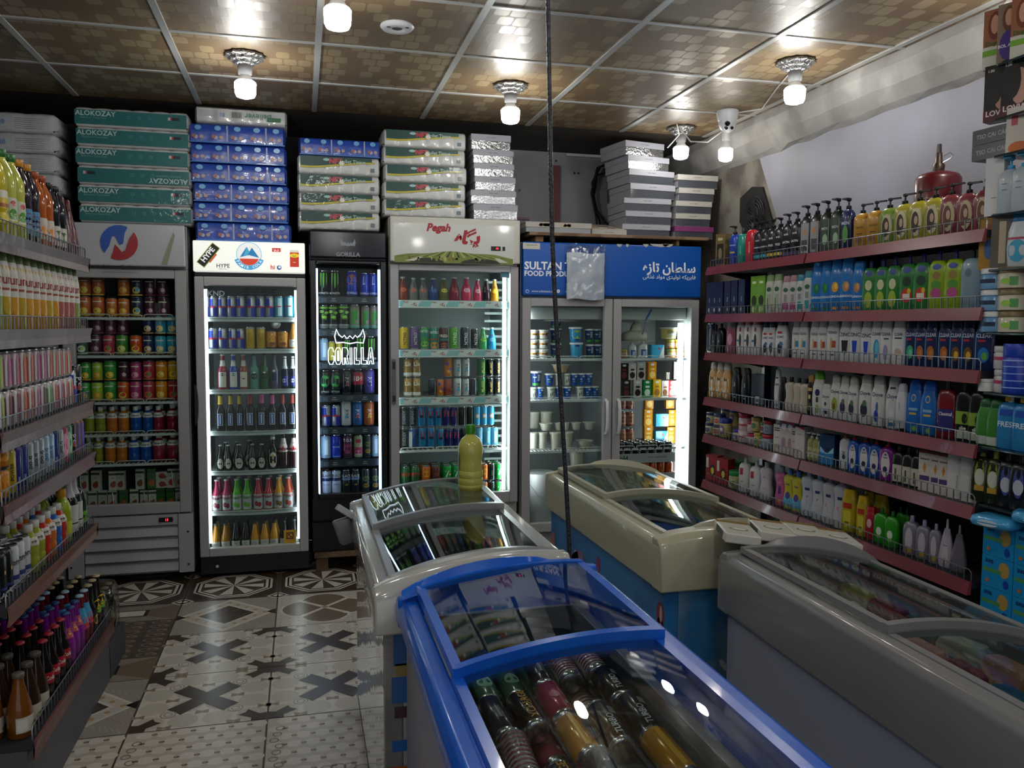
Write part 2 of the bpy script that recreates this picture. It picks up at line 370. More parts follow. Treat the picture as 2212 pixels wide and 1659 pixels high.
# bulb hanging on its flex, dome camera, round base, loose white flex
t = thing('hanging_bulb', (2.41, 4.45, 2.66), 'bare bulb hanging on white flex just below the white dome camera', 'lamp')
mb = MB(); mb.tube([(0, 0, .06), (.005, 0, .02), (0, 0, -.05)], .004, M('#b5b5b5', .5)); mb.build('flex', t)
mb = MB(); mb.lathe([(-.04, .016), (-.05, .022), (-.1, .022), (-.105, .02)], M('#cfcfcf', .5)); mb.build('socket', t)
mb = MB(); mb.lathe([(-.105, .018), (-.12, .022), (-.15, .036)], M('#d8d8d8', .4), caps=(False, False)); mb.build('bulb_neck', t)
mb = MB(); mb.lathe([(-.149, .036), (-.155, .041), (-.2, .041), (-.215, .034), (-.222, .015)], M('#fff8ea', .4, emis=BULB*.45)); mb.build('bulb', t)
mb = MB(); mb.tube([(2.25, 4.9, 2.6), (2.28, 4.8, 2.66), (2.24, 4.75, 2.71)], .004, M('#c5c5c5', .5)); mb.tube([(2.24, 4.72, 2.69), (2.27, 4.62, 2.58), (2.33, 4.52, 2.56), (2.40, 4.46, 2.62)], .004, M('#c5c5c5', .5))
mb.tube([(2.45, 4.43, 2.712), (2.55, 4.3, 2.712), (2.4, 3.9, 2.712), (2.3, 3.6, 2.712)], .004, M('#b9b9b9', .5))
tag(mb.build('electric_flex'), 'thin white flex looping between the small rose lamp and hanging bulb', 'cable')
t = thing('dome_camera', (2.404, 4.426, H), 'white dome security camera on the ceiling above the hanging bulb', 'security camera')
mb = MB(); mb.lathe([(0, .062), (-.012, .064), (-.05, .056), (-.06, .05)], M('#c9cacf', .35)); mb.build('housing', t)
mb = MB(); mb.lathe([(-.05, .05), (-.075, .05), (-.1, .04), (-.118, .022), (-.124, .006)], M('#bfc1c8', .3)); h = mb.build('camera_ball', t)
mb = MB()
for a, b, r in ((-.022, -.078, .014), (.006, -.1, .009), (-.03, -.104, .009)):
    mx = Matrix.Translation((a, -.036, b)) @ Matrix.Rotation(math.radians(120), 4, 'X')
    mb.lathe([(0, r), (.012, r), (.014, r*.7)], M('#101114', .1), mx=mx)
mb.build('lens', h)
t = thing('smoke_detector_base', (.403, 3.545, H), 'round white mounting base on a ceiling board left of centre', 'ceiling fitting')
mb = MB(); mb.lathe([(0, .068), (-.006, .07), (-.016, .062), (-.018, .03), (-.012, .024)], M('#b9bac0', .4), seg=32); mb.build('ring_plate', t)
mb = MB(); mb.lathe([(-.0125, .022), (-.0127, .002)], M('#3a3430', .6)); mb.box(-.045, -.03, -.03, -.02, -.0185, -.017, DGREY); mb.box(.03, .045, -.04, -.03, -.0185, -.017, DGREY); mb.build('centre_hole', t)
# black cord hanging from the ceiling
mb = MB(); P = []
for i in range(25):
    f = i/24; z = H-f*1.98; P.append((.655+.05*f+.045*f*f+.004*math.sin(9*f), 2.25, z))
mb.tube(P, .0068, M('#23252c', .35, bump=.6, bscale=120), seg=8); tag(mb.build('power_cable'), 'thick black cord hanging from the ceiling down behind the blue freezer', 'cable')
# ================================================================ upright fridges
def AR(*c): return ''.join(chr(0xF000+int(x, 16)) if len(x) == 3 else x for x in c)
AR_PEGAH = AR('EE9', 'E8E', 'B95', 'B58'); AR_SULTAN = AR('EE9', 'EAF', 'E8E', 'E97', ' ', 'EE5', 'E8E', 'EC4', 'EE0', 'EB3')
AR_LINE = AR('BFD', 'E8B', 'E8D', 'EAC', 'ECF', ' ', 'EA9', 'E8D', 'EEE', 'EE3', ' ', 'BFC', 'EAA', 'BFF', 'EDF', 'EEE', 'E97', ' ', 'EEA', 'B91', 'BFE', 'EAE', 'E91', 'E8E', 'ED3')
AR_SHAFA = AR('E8E', 'ED4', 'EB7'); AR_HANA = AR('E8E', 'EE8', 'EEB')
def face(x, y, z, tilt=0):
    return lambda a, b: (x+a, y+b*tilt, z+b)
def frame(mb, x0, x1, z0, z1, y0, y1, w, m, wb=None, wt=None):
    wb = wb or w; wt = wt or w
    mb.box(x0, x0+w, y0, y1, z0, z1, m); mb.box(x1-w, x1, y0, y1, z0, z1, m)
    mb.box(x0+w, x1-w, y0, y1, z0, z0+wb, m); mb.box(x0+w, x1-w, y0, y1, z1-wt, z1, m)
FR = {}
def fridge(label, x0, x1, yb, z0, zs, z1, zt, body, framem, inner, fw=.055, doors=1, yf=5.0, name='display_fridge', wb=None, wt=None, glass=GLASS, hd=None, hy=0):
    base = ((x0+x1)/2, (yf+yb)/2, z0); t = thing(name, base, label, 'fridge')
    def ch(mb, nm, par=None, bevel=0):
        if par is None or par is t: return shift(mb, base).build(nm, t, bevel)
        return shift(mb, base).build(nm, par, bevel)
    mb = MB(); yo = yf+.045
    mb.box(x0, x0+.035, yo, yb, zs, z1, body); mb.box(x1-.035, x1, yo, yb, zs, z1, body); mb.box(x0, x1, yb-.04, yb, zs, z1, body)
    mb.box(x0, x1, yo, yb, z1, zt, body); mb.box(x0, x1, yo-.01, yb, z0, zs, body)
    ch(mb, 'cabinet', bevel=.004)
    mb = MB(); e = .002
    mb.box(x0+.035, x0+.045, yo+.01, yb-.04, zs+.005, z1, inner); mb.box(x1-.045, x1-.035, yo+.01, yb-.04, zs+.005, z1, inner)
    mb.box(x0+.045, x1-.045, yb-.06, yb-.04-e, zs+.005, z1, inner); mb.box(x0+.045, x1-.045, yo+.01, yb-.06, zs, zs+.012, inner)
    mb.box(x0+.045, x1-.045, yo+.01, yb-.06, z1-.012, z1-e, inner); ch(mb, 'inner_lining')
    n = doors; wd = (x1-x0)/n; D = []
    for k in range(n):
        a, b = x0+k*wd+.003, x0+(k+1)*wd-.003
        mb = MB(); frame(mb, a, b, zs+.003, z1-.003, yf, yf+.04, fw, framem, wb, wt); d = ch(mb, 'door', bevel=.005)
        mb = MB(); mb.box(a+fw-.004, b-fw+.004, yf+.014, yf+.018, zs+(wb or fw)-.004, z1-(wt or fw)+.004, glass); ch(mb, 'glass_pane', d)
        D.append(d)
    if hd:
        mb = MB(); mb.box(x0+.002, x1-.002, yf-hy, yo, z1+.012, zt-.002, hd); D.append(ch(mb, 'header_panel', bevel=.008))
    return t, base, ch, D
def shelf(ch, x0, x1, z, y0, y1, kind, m):
    mb = MB(); yl = y0
    if kind == 'wire':
        for k in range(22): mb.box(x0+(x1-x0)*k/22, x0+(x1-x0)*k/22+.006, y0+.008, y1, z-.006, z, m)
        mb.box(x0, x1, y0, y0+.008, z-.016, z-.002, m)
        for k in range(3):
            a = x0+.02+(x1-x0-.04)*k/3; b = a+(x1-x0-.04)/3-.012
            mb.tube([(a, y0, z), (a+.004, y0-.002, z+.012), (a+.012, y0-.003, z+.015), (b-.012, y0-.003, z+.015), (b-.004, y0-.002, z+.012), (b, y0, z)], .0028, m, seg=5)
    elif kind == 'bow':
        n = 14; R = []
        top = [(x0+(x1-x0)*i/n, y0+.012-.034*math.sin(math.pi*i/n)) for i in range(n+1)]
        mb.prism(top+[(x1, y1), (x0, y1)], 'z', z-.008, z-.001, m)
        for i in range(n):
            (a, ya), (b, yb_) = top[i], top[i+1]
            mb.add([(a, ya, z-.022), (b, yb_, z-.022), (b, yb_, z+.004), (a, ya, z+.004), (a, ya+.006, z-.022), (b, yb_+.006, z-.022), (b, yb_+.006, z+.004), (a, ya+.006, z+.004)],
                   [(0, 1, 2, 3), (5, 4, 7, 6), (3, 2, 6, 7), (1, 0, 4, 5)], m)
    elif kind == 'plate':
        mb.box(x0, x1, y0+.006, y1, z-.006, z-.001, m); mb.box(x0, x1, y0-.002, y0+.006, z-.042, z-.002, m)
    elif kind == 'strip':
        mb.box(x0, x1, y0+.006, y1, z-.006, z-.001, m); mb.box(x0, x1, y0-.004, y0+.006, z-.045, z+.002, m)
    return ch(mb, 'shelf')
def tubes(ch, pos, z0, z1, y, col, e, w=.012, nm='light_tube'):
    for x in pos:
        mb = MB(); mb.box(x-w/2, x+w/2, y, y+.01, z0, z1, M(col, .5, emis=e)); ch(mb, nm)
PW = '#9fa0a6'
# --- 1: unlit grey fridge at the left
m1 = M('#939496', .35); in1 = M('#55585b', .4)
F1 = fridge('grey upright fridge with dark interior and louvred base, leftmost in the row', -1.27, -.62, 5.66, .05, .40, 1.785, 2.03, m1, M('#8f9092', .35), in1, fw=.062, hd=M('#a5a7ad', .22, coat=.4), hy=.03, wt=.05)
t, base, ch, D = F1
for py in (685, 767, 867, 936, 1000): shelf(ch, -1.21, -.675, at(300, py, 'y', 5.07).z, 5.065, 5.55, 'wire', M('#b9bab8', .4))
mb = MB(); lm = M('#9a9ca2', .4)
for k in range(4):
    za = .05+.012+k*.068; mb.prism([(5.03, za), (5.005, za+.006), (5.018, za+.05), (5.03, za+.056)], 'x', -1.19, -.70, lm)
mb.box(-1.19, -.70, 5.008, 5.03, .335, .395, lm); mb.box(-1.275, -1.195, 5.0, 5.03, .055, .395, lm); mb.box(-.695, -.615, 5.0, 5.03, .055, .395, lm)
g = ch(mb, 'louvred_grille')
mb = MB(); mb.box(-.80, -.725, 5.003, 5.009, .352, .378, BLACK); p = ch(mb, 'thermometer_display', g)
mb = MB(); mb.text('13', M('#ff2030', .5, emis=3), face(-.757, 5.0025, .365), .014); ch(mb, 'digits', p)
mb = MB()
for x, z in ((-1.26, .12), (-.645, .1), (-.645, .29)): mb.lathe([(0, .006), (.003, .005)], BLACK, seg=8, mx=Matrix.Translation((x, 5.0, z)) @ Matrix.Rotation(math.pi/2, 4, 'X'))
ch(mb, 'screw', g)
def curve_poly(mb, pts, y, m, z=None): mb.add([(a, y, b) for a, b in pts], [tuple(range(len(pts)))], m)
cx, cz, r = at(258, 524, 'y', 4.97).x, at(258, 524, 'y', 4.97).z, .095
mb = MB(); blu, red = M('#1f4a9c', .35), M('#8e1d28', .35)
arc = lambda a0, a1, r_, n=14: [(cx+r_*math.cos(math.radians(a0+(a1-a0)*i/n)), cz+r_*math.sin(math.radians(a0+(a1-a0)*i/n))) for i in range(n+1)]
mb.add([(a, 4.9645, b) for a, b in arc(218, 62, r)+[(cx+.028, cz+.05), (cx+.02, cz-.005), (cx+.002, cz-.012), (cx-.02, cz+.035), (cx-.035, cz+.035), (cx-.052, cz-.02)]], [tuple(range(21))], blu)
mb.add([(a, 4.9645, b) for a, b in arc(38, -118, r)+[(cx-.03, cz-.045), (cx-.022, cz-.01), (cx-.008, cz-.025), (cx+.012, cz-.052), (cx+.03, cz-.04), (cx+.05, cz+.02)]], [tuple(range(21))], red)
ch(mb, 'printed_logo', D[1]); mb = MB(); mb.text('Noon Qadim', BLACK, face(cx+.0, 4.9645, cz-.135), .026, bold=0); mb.box(cx-.085, cx+.085, 4.964, 4.9655, cz-.162, cz-.160, BLACK)
ch(mb, 'logo_lettering', D[1]); mb = MB(); ol = M('#7c8168', .4); mb.add([(a, 4.9645, b) for a, b in ((-.745, 1.81), (-.715, 1.81), (-.672, 1.97), (-.68, 1.99))], [(0, 1, 2, 3)], ol)
ch(mb, 'printed_stripe', D[1])
# --- 2: fridge with lit header
in2 = M('#8f9899', .35)
F2 = fridge('upright fridge with lit white header and bright edge tubes, second from left', -.585, .03, 5.62, .02, .13, 1.752, 1.95, M('#101114', .4), M('#9c9d9f', .35), in2, fw=.05, hd=None)
t, base, ch, D = F2
hm = M('#f4f6ee', .5, emis=.32)
mb = MB(); mb.box(-.582, .027, 4.97, 5.045, 1.775, 1.948, hm); hdr = ch(mb, 'header_panel', bevel=.006)
S2 = []
for py in (693, 761, 848, 937, 1022, 1108): S2.append(shelf(ch, -.53, -.025, at(560, py-6, 'y', 5.06).z, 5.06, 5.5, 'bow', M('#a9b4b2', .3)))
tubes(ch, (-.526, -.03), .2, 1.68, 5.055, '#eef6ff', TUBE*1.3)
mb = MB(); mb.box(-.44, -.12, 5.5, 5.56, 1.6, 1.735, M('#7b8486', .4))
for i in range(6):
    for j in range(4): mb.box(-.36+j*.055+(i % 2)*.01, -.32+j*.055+(i % 2)*.01, 5.498, 5.5, 1.612+i*.017, 1.618+i*.017, BLACK)
ch(mb, 'air_vent')
mb = MB(); mb.lathe([(0, .01), (.004, .009)], CHROME, seg=12, mx=Matrix.Translation((-.49, 5.01-.001, .075)) @ Matrix.Rotation(math.pi/2, 4, 'X')); ch(mb, 'lock')
mb = MB(); mb.prism([(-.592+.02*math.cos(a)-.0, 1.02+.12*math.sin(a)) for a in [math.radians(d) for d in range(-90, 91, 15)]], 'y', 4.985, 5.0, BLACK); ch(mb, 'handle', D[0])
mb = MB(); mb.box(-.115, -.045, 5.0124, 5.0134, .185, .265, M('#b98f2e', .5)); mb.box(-.1, -.06, 5.0116, 5.0123, .21, .25, BLACK); mb.box(-.094, -.066, 5.011, 5.0115, .216, .244, M('#b98f2e', .5)); mb.box(-.09, -.08, 5.0105, 5.0109, .232, .241, BLACK); mb.box(-.08, -.07, 5.0105, 5.0109, .219, .228, BLACK); ch(mb, 'yellow_sticker', D[0])['label'] = 'yellow warning sticker'
mb = MB(); mb.text('KND', M('#9fb9c4', .4), face(-.475+.01, 5.0132, 1.655), .03); ch(mb, 'window_lettering', D[0])
# header art
yy = 4.9692; mb = MB()
T = lambda px, py: (at(px, py, 'y', 4.969).x, at(px, py, 'y', 4.969).z)
def rotbox(cx, cz, w, h, a, c, y=yy): 
    ca, sa = math.cos(a), math.sin(a); mb.add([(cx+u*ca-v*sa, y, cz+u*sa+v*ca) for u, v in ((-w, -h), (w, -h), (w, h), (-w, h))], [(0, 1, 2, 3)], c)
x, z = T(450, 551); a = math.radians(52)
E1 = lambda c: M(c, .5, emis=.22)
rotbox(x, z, .07, .026, a, E1('#8a9a3a')); rotbox(x, z, .067, .022, a, E1('#161616'), yy-.0003); rotbox(x+.024, z-.017+.0, .03, .005, a, E1('#c35f38'), yy-.0006)
mb.text('HYPE', E1('#f4f4f4'), face(x-.003, yy-.0009, z+.003), .03, rot=a, bold=.03)
ch(mb, 'printed_can', hdr); mb = MB(); x, z = T(482, 574); mb.text('HYPE', E1('#202020'), face(x, yy, z), .022); mb.text('ENERGY DRINKS', E1('#202020'), face(x, yy, z-.018), .0045)
ch(mb, 'sign_lettering', hdr); mb = MB(); x, z = T(538, 552)
def disc(x, z, r, c, y, n=28, a0=0, a1=360, rz=None): mb.add([(x+r*math.cos(math.radians(a0+(a1-a0)*i/n)), y, z+(rz or r)*math.sin(math.radians(a0+(a1-a0)*i/n))) for i in range(n+1 if a1-a0 < 360 else n)], [tuple(range(n+1 if a1-a0 < 360 else n))], c)
disc(x, z+.006, .07, E1('#7fc4e0'), yy); disc(x, z+.006, .066, E1('#f6f8f8'), yy-.0003)
curve_poly(mb, [(x-.05, z-.01), (x-.012, z+.05), (x+.002, z+.022), (x+.016, z+.045), (x+.055, z-.012), (x, z+.002)], yy-.0006, E1('#1f7fb8'))
curve_poly(mb, [(x-.012, z+.05), (x+.002, z+.022), (x-.008, z+.002), (x-.03, z-.004)], yy-.0009, E1('#4aa9d6'))
disc(x, z-.01, .052, E1('#d8452c'), yy-.0006, a0=190, a1=350, rz=.045)
R1 = [(x+q*math.cos(math.radians(d)), z+.004+q*math.sin(math.radians(d))) for q, rg in ((.085, range(200, 341, 10)), (.06, range(340, 199, -10))) for d in rg]
k = 15; mb.add([(a_, yy-.001, b_) for a_, b_ in R1], [(i, i+1, 28-i, 29-i) for i in range(14)], E1('#46a9dc'))
for i, c_ in enumerate('PAMIR COLA'):
    if c_ == ' ': continue
    d = math.radians(212+i*13); mb.text(c_, E1('#ffffff'), face(x+.072*math.cos(d), yy-.0014, z+.004+.072*math.sin(d)), .015, rot=d+math.pi/2, bold=.02)
ch(mb, 'round_emblem', hdr); mb = MB(); x, z = T(597, 540); rotbox(x, z, .024, .011, 0, E1('#c8302a')); mb.text(AR_SHAFA, E1('#ffffff'), face(x, yy-.0004, z), .015)
ch(mb, 'red_logo', hdr); mb = MB(); x, z = T(589, 577); mb.text('hi', E1('#d84a30'), face(x, yy, z), .026, bold=.03); disc(x+.036, z-.002, .014, E1('#2b56a0'), yy, n=7); disc(x+.038, z+.0, .008, E1('#e8eef0'), yy-.0003, n=6)
ch(mb, 'small_logo', hdr); mb = MB(); x, z = T(636, 559); rotbox(x, z-.004, .025, .043, 0, E1('#c33a22')); rotbox(x, z+.043, .025, .007, 0, E1('#d9d9cf'), yy-.0003); disc(x, z+.018, .026, E1('#e8d22a'), yy-.0004, n=20, rz=.012); mb.text(AR_HANA, E1('#7a1d12'), face(x, yy-.0008, z+.018), .013); mb.text('hana', E1('#f4e9e0'), face(x, yy-.0004, z-.02), .006)
ch(mb, 'printed_can', hdr)
# --- 3: narrow black fridge on pallet
in3 = M('#141a26', .3)
F3 = fridge('narrow black upright fridge with blue-white edge tubes and glowing emblem', .05, .50, 5.55, .115, .44, 1.86, 2.03, M('#07080c', .3), M('#090b12', .25), in3, fw=.036, wb=.03, wt=.02, hd=M('#0d1220', .15), hy=.0)
t, base, ch, D = F3
for py in (640, 711, 782, 853, 923, 993):
    s = shelf(ch, .09, .46, at(750, py, 'y', 5.06).z, 5.065, 5.45, 'plate', M('#2c3642', .25)); zz = at(750, py, 'y', 5.06).z-.022
    mb = MB()
    for xx in (.19, .37): mb.text('MAKE', M('#c8ccd4', .5), face(xx, 5.062, zz+.006), .006); mb.text('GORILLA', M('#c8ccd4', .5), face(xx, 5.062, zz-.006), .006)
    mb.box(.12, .15, 5.0622, 5.063, zz-.014, zz+.012, M('#4c5a66', .4)); mb.box(.26, .3, 5.0622, 5.063, zz-.01, zz+.014, M('#46525e', .4)); ch(mb, 'shelf_print', s)
tubes(ch, (.093, .457), .47, 1.81, 5.05, '#c9dcff', TUBE*1.3)
x, z = at(752, 545, 'y', 4.998).x, at(752, 545, 'y', 4.998).z
def crown(mb, x, z, s, m, y, line=False):
    pts = [(-1, .35), (-.88, 1.0), (-.72, .5), (-.5, .25), (-.36, .45), (-.2, .15), (0, .4), (.2, .15), (.36, .45), (.5, .25), (.72, .5), (.88, 1.0), (1, .35), (.9, -.25), (.45, -.18), (0, -.3), (-.45, -.18), (-.9, -.25)]
    P = [(x+a*s, y, z+b*s*.75) for a, b in pts]
    if line: mb.tube(P+[P[0]], .0028, m, seg=5)
    else: mb.add(P, [tuple(range(len(P)))], m)
mb = MB(); mg = M('#7f868f', .4); mb.text('GORILLA', mg, face(x, 4.9985, z-.012), .034, maxw=.14, bold=.03); crown(mb, x, z+.045, .044, mg, 4.9985); ch(mb, 'header_lettering', D[1])
x, z = at(758, 768, 'y', 4.998).x, at(758, 768, 'y', 4.998).z; mb = MB(); nm_ = M('#dff4ff', .4, emis=2.2)
crown(mb, x-.005, z+.09, .088, nm_, 5.006, True)
# outlined letters
LG = {'G': [[(.9, .75), (.7, 1), (.3, 1), (.1, .8), (.1, .2), (.3, 0), (.7, 0), (.9, .2), (.9, .5), (.55, .5)]], 'O': [[(.3, 1), (.7, 1), (.9, .8), (.9, .2), (.7, 0), (.3, 0), (.1, .2), (.1, .8), (.3, 1)], [(.42, .8), (.58, .8), (.6, .2), (.42, .2), (.42, .8)]],
      'R': [[(.1, 0), (.1, 1), (.7, 1), (.9, .8), (.9, .6), (.75, .5), (.95, 0), (.65, 0), (.5, .4), (.4, .4), (.4, 0), (.1, 0)]], 'I': [[(.3, 0), (.3, 1), (.7, 1), (.7, 0), (.3, 0)]], 'L': [[(.15, 1), (.15, 0), (.9, 0), (.9, .22), (.45, .22), (.45, 1), (.15, 1)]],
      'A': [[(.05, 0), (.35, 1), (.65, 1), (.95, 0), (.68, 0), (.62, .2), (.38, .2), (.32, 0), (.05, 0)], [(.42, .4), (.58, .4), (.5, .75), (.42, .4)]]}
X = x-.135
for c_ in 'GORILLA':
    w = .026 if c_ == 'I' else .041
    for st in LG[c_]: mb.tube([(X+a*w, 5.006, z-.052+b*.098) for a, b in st], .0022, nm_, seg=5)
    X += w
ch(mb, 'glowing_emblem', D[0])
mb = MB(); mb.box(.05, .5, 5.001, 5.004, .28, .3, M('#05060a', .3)); ch(mb, 'base_seam', t)
tw = thing('wooden_pallet', (.27, 5.25, 0), 'rough wooden pallet under the narrow black fridge', 'pallet')
mb = MB(); wood = M('#6b563f', .7, bump=.4, bscale=20, noise=2, c2='#4a3a2a')
for yy_ in (4.99, 5.2, 5.42): mb.box(-.21, .22, yy_-5.25, yy_-5.25+.09, .09, .113, wood)
ch_ = mb.build('top_boards', tw)
mb = MB()
for xx in (-.2, .14): mb.box(xx, xx+.07, -.24, .27, .002, .089, M('#54432f', .7, bump=.4, bscale=20))
mb.build('bearers', tw)
# --- 4: white fridge with red lettering
in4 = M('#a3b0ad', .35)
F4 = fridge('white upright fridge with red lettering and farm landscape on its header', .515, 1.315, 5.68, .02, .365, 1.845, 2.125, M('#a5a69f', .4), M('#999a9d', .3), in4, fw=.052, wb=.07, wt=.035, hd=M('#b3b3ab', .3), hy=.03)
t, base, ch, D = F4
for i, py in enumerate((650, 756, 858)):
    s = shelf(ch, .565, 1.262, at(970, py, 'y', 5.06).z, 5.062, 5.6, 'strip', M('#d4dad8', .35)); zz = at(970, py, 'y', 5.06).z-.021; mb = MB()
    mb.box(.567, 1.26, 5.0572, 5.0578, zz-.016, zz+.018, M('#8fc3c8', .4))
    for k in range(4): xx = .64+k*.172; mb.add([(xx-.045, 5.0568, zz-.016), (xx+.05, 5.0568, zz-.016), (xx+.07, 5.0568, zz+.018), (xx-.03, 5.0568, zz+.018)], [(0, 1, 2, 3)], M('#d9dfdf', .4)); mb.text(AR_PEGAH, M('#a01828', .4), face(xx+.03, 5.0563, zz-.004), .026, bold=.03); mb.text('Pegah', M('#a01828', .4), face(xx-.02, 5.0563, zz+.011), .012, bold=.02)
    ch(mb, 'price_strip', s)
shelf(ch, .565, 1.262, at(970, 970, 'y', 5.06).z, 5.07, 5.6, 'wire', M('#d9dcda', .4))
tubes(ch, (1.235,), .44, 1.80, 5.055, '#f4fbff', TUBE*3, w=.02); tubes(ch, (.5695,), .44, 1.80, 5.05, '#f4fbff', TUBE*.4, w=.007)
mb = MB()
for k in range(26): mb.box(1.15, 1.265, 5.25, 5.262, .5+k*.05, .515+k*.05, in4)
ch(mb, 'shelf_rack')
hd = D[1]; y4 = 4.9695; mb = MB()
q = lambda px, py: (at(px, py, 'y', y4).x, at(px, py, 'y', y4).z)
xa, za = q(850, 480); xb, zb_ = q(1110, 570)
mb.add([(xa, y4, zb_), (xb, y4, zb_), (xb, y4, za), (xa, y4, za)], [(0, 1, 2, 3)], M('#b9bdbb', .25, coat=.3))
rd = M('#8e0f20', .4)
sh = lambda cx, cz, k=.25: (lambda a, b: (cx+a+b*k, y4-.0008, cz+b))
x, z = q(948, 494); mb.text('Pegah', rd, sh(x, z), .062, maxw=.25, bold=.05)
x, z = q(1010, 516); mb.text(AR_PEGAH, rd, sh(x, z), .13, maxw=.31, bold=.06)
x, z = q(862, 481); mb.text('ELECTRO STEEL', BLACK, face(x+.01, y4-.0008, z-.0), .005)
ch(mb, 'sign_lettering', hd); mb = MB()
random.seed(5); g1, g2, g3, g4 = [M(c, .4) for c in ('#2f3a1c', '#6c7a35', '#9aa05c', '#1c2418')]
xL, zL = q(852, 566); xR = q(1108, 566)[0]; n = 40
hz = lambda u: zL+.038+.03*math.sin(math.pi*u)+.004*math.sin(17*u)
mb.add([(xL+(xR-xL)*i/n, y4-.0006, hz(i/n)) for i in range(n+1)]+[(xR, y4-.0006, zL), (xL, y4-.0006, zL)], [tuple(range(n+3))], g2)
for k in range(26):
    u = .5+(k-12.5)*.026; u2 = .5+(k-12.5)*.05
    if 0 < u2 < 1: mb.add([(xL+(xR-xL)*u, y4-.0009, hz(u)-.001), (xL+(xR-xL)*(u+.008), y4-.0009, hz(u)-.001), (xL+(xR-xL)*(u2+.02), y4-.0009, hz(.2)-.02), (xL+(xR-xL)*u2, y4-.0009, hz(.2)-.02)], [(0, 1, 2, 3)], g1 if k % 2 else g3)
for u0, w_ in ((.27, .14), (.72, .17)): mb.add([(xL+(xR-xL)*(u0+w_*math.cos(a)), y4-.0012, zL+.002+.028*math.sin(a)) for a in [math.pi*i/14 for i in range(15)]], [tuple(range(15))], g4)
for k in range(14):
    u = random.random(); xx = xL+(xR-xL)*(.02+.96*u); r = .006+.006*random.random(); mb.add([(xx+r*math.cos(a), y4-.0015, zL+.012+.05*random.random()*.6+r*.8*math.sin(a)) for a in [6.28*i/8 for i in range(8)]], [tuple(range(8))], random.choice((g1, g2, g3, M('#7a4a30', .4))))
mb.add([(xL+(xR-xL)*a, y4-.0015, zL+b) for a, b in ((.08, .01), (.2, .035), (.24, .035), (.16, .01))], [(0, 1, 2, 3)], M('#b9bab0', .4)); mb.add([(xL+(xR-xL)*a, y4-.0015, zL+b) for a, b in ((.84, .035), (.88, .035), (.96, .01), (.88, .01))], [(0, 1, 2, 3)], M('#b9bab0', .4))
ch(mb, 'sign_artwork', hd)
mb = MB(); x, z = q(1071, 537); mb.box(x-.03, x+.03, y4-.004, y4+.002, z-.013, z+.013, BLACK); mb.box(x+.042, x+.058, y4-.004, y4+.002, z-.012, z+.012, BLACK); cp = ch(mb, 'control_panel', hd)
mb = MB(); mb.text('88', M('#ff2030', .5, emis=2.5), face(x+.008, y4-.0045, z), .011); ch(mb, 'digits', cp)
mb = MB(); mb.box(.525, .549, 4.988, 5.0, 1.005, 1.275, M('#5f6266', .35, .4)); mb.box(.529, .545, 4.983, 4.989, 1.215, 1.26, BLACK); mb.box(.529, .545, 4.983, 4.989, 1.02, 1.055, BLACK); ch(mb, 'handle', D[0])
mb = MB(); mb.box(1.2, 1.255, 5.0128, 5.0138, 1.775, 1.81, M('#3d6f86', .4)); ch(mb, 'blue_sticker', D[0])['label'] = 'small blue sticker in the glass corner'
# --- 5: double fridge with blue header
in5 = M('#a2a7a8', .4)
F5 = fridge('wide double-door fridge with a blue header sign, at the right end', 1.335, 2.545, 5.66, .02, .16, 1.655, 2.0, M('#85878c', .4), M('#9c9d9f', .35), in5, fw=.055, doors=2, wb=.06, wt=.05, hd=M('#0a50a8', .3), hy=.015)
t, base, ch, D = F5; y5 = 4.984
for k, (a, b) in enumerate(((1.375, 1.93), (1.955, 2.49))):
    for py in (774, 862, 970): shelf(ch, a, b, at(1300, py, 'y', 5.07).z, 5.07, 5.55, 'wire', M('#c4c7c8', .4))
mb = MB(); mb.box(1.385, 1.93, 5.085, 5.55, 1.52, 1.60, M('#a8acaa', .4)); mb.box(1.96, 2.49, 5.085, 5.55, 1.52, 1.60, M('#a8acaa', .4)); cv = ch(mb, 'evaporator_cover', bevel=.004)
for nm2, x in (('fan_grille', 1.66), ('fan_grille', 2.18)):
    mb = MB()
    for k in range(28):
        a = 6.2832*k/28; mb.tube([(x+.03*math.cos(a), 5.25+.03*math.sin(a), 1.505), (x+.1*math.cos(a), 5.25+.1*math.sin(a), 1.512)], .003, M('#b4b6b5', .4), seg=4)
    mb.tube([(x+.1*math.cos(6.2832*k/28), 5.25+.1*math.sin(6.2832*k/28), 1.513) for k in range(29)], .004, M('#b4b6b5', .4), seg=5); ch(mb, nm2, cv)
tubes(ch, (2.447,), .36, 1.5, 5.07, '#f7fbff', TUBE*3.2, w=.036); tubes(ch, (1.397,), .42, 1.56, 5.07, '#f4f8ff', TUBE*3, w=.012)
mb = MB(); mb.box(1.93, 1.955, 5.08, 5.6, .17, 1.6, in5); ch(mb, 'divider')
for x in (1.895, 1.978):
    mb = MB(); zc = (at(1311, 865, 'y', 4.97).z+at(1311, 938, 'y', 4.97).z)/2; mb.tube([(x, 5.0, zc+.11), (x, 4.972, zc+.1), (x, 4.962, zc+.05), (x, 4.96, zc), (x, 4.962, zc-.05), (x, 4.972, zc-.1), (x, 5.0, zc-.11)], .0105, M('#c2c3c8', .35), seg=8); ch(mb, 'handle', D[0 if x < 1.93 else 1])
hd = D[2]; mb = MB(); q = lambda px, py: (at(px, py, 'y', y5).x, at(px, py, 'y', y5).z); wt = M('#dfe6ee', .4)
x, z = q(1132, 573); _, _, w = text_tris('SULTAN TAZA', .03); mb.text('SULTAN TAZA', wt, face(x+w*.05/2+.003, y5, z), .05, bold=.03)
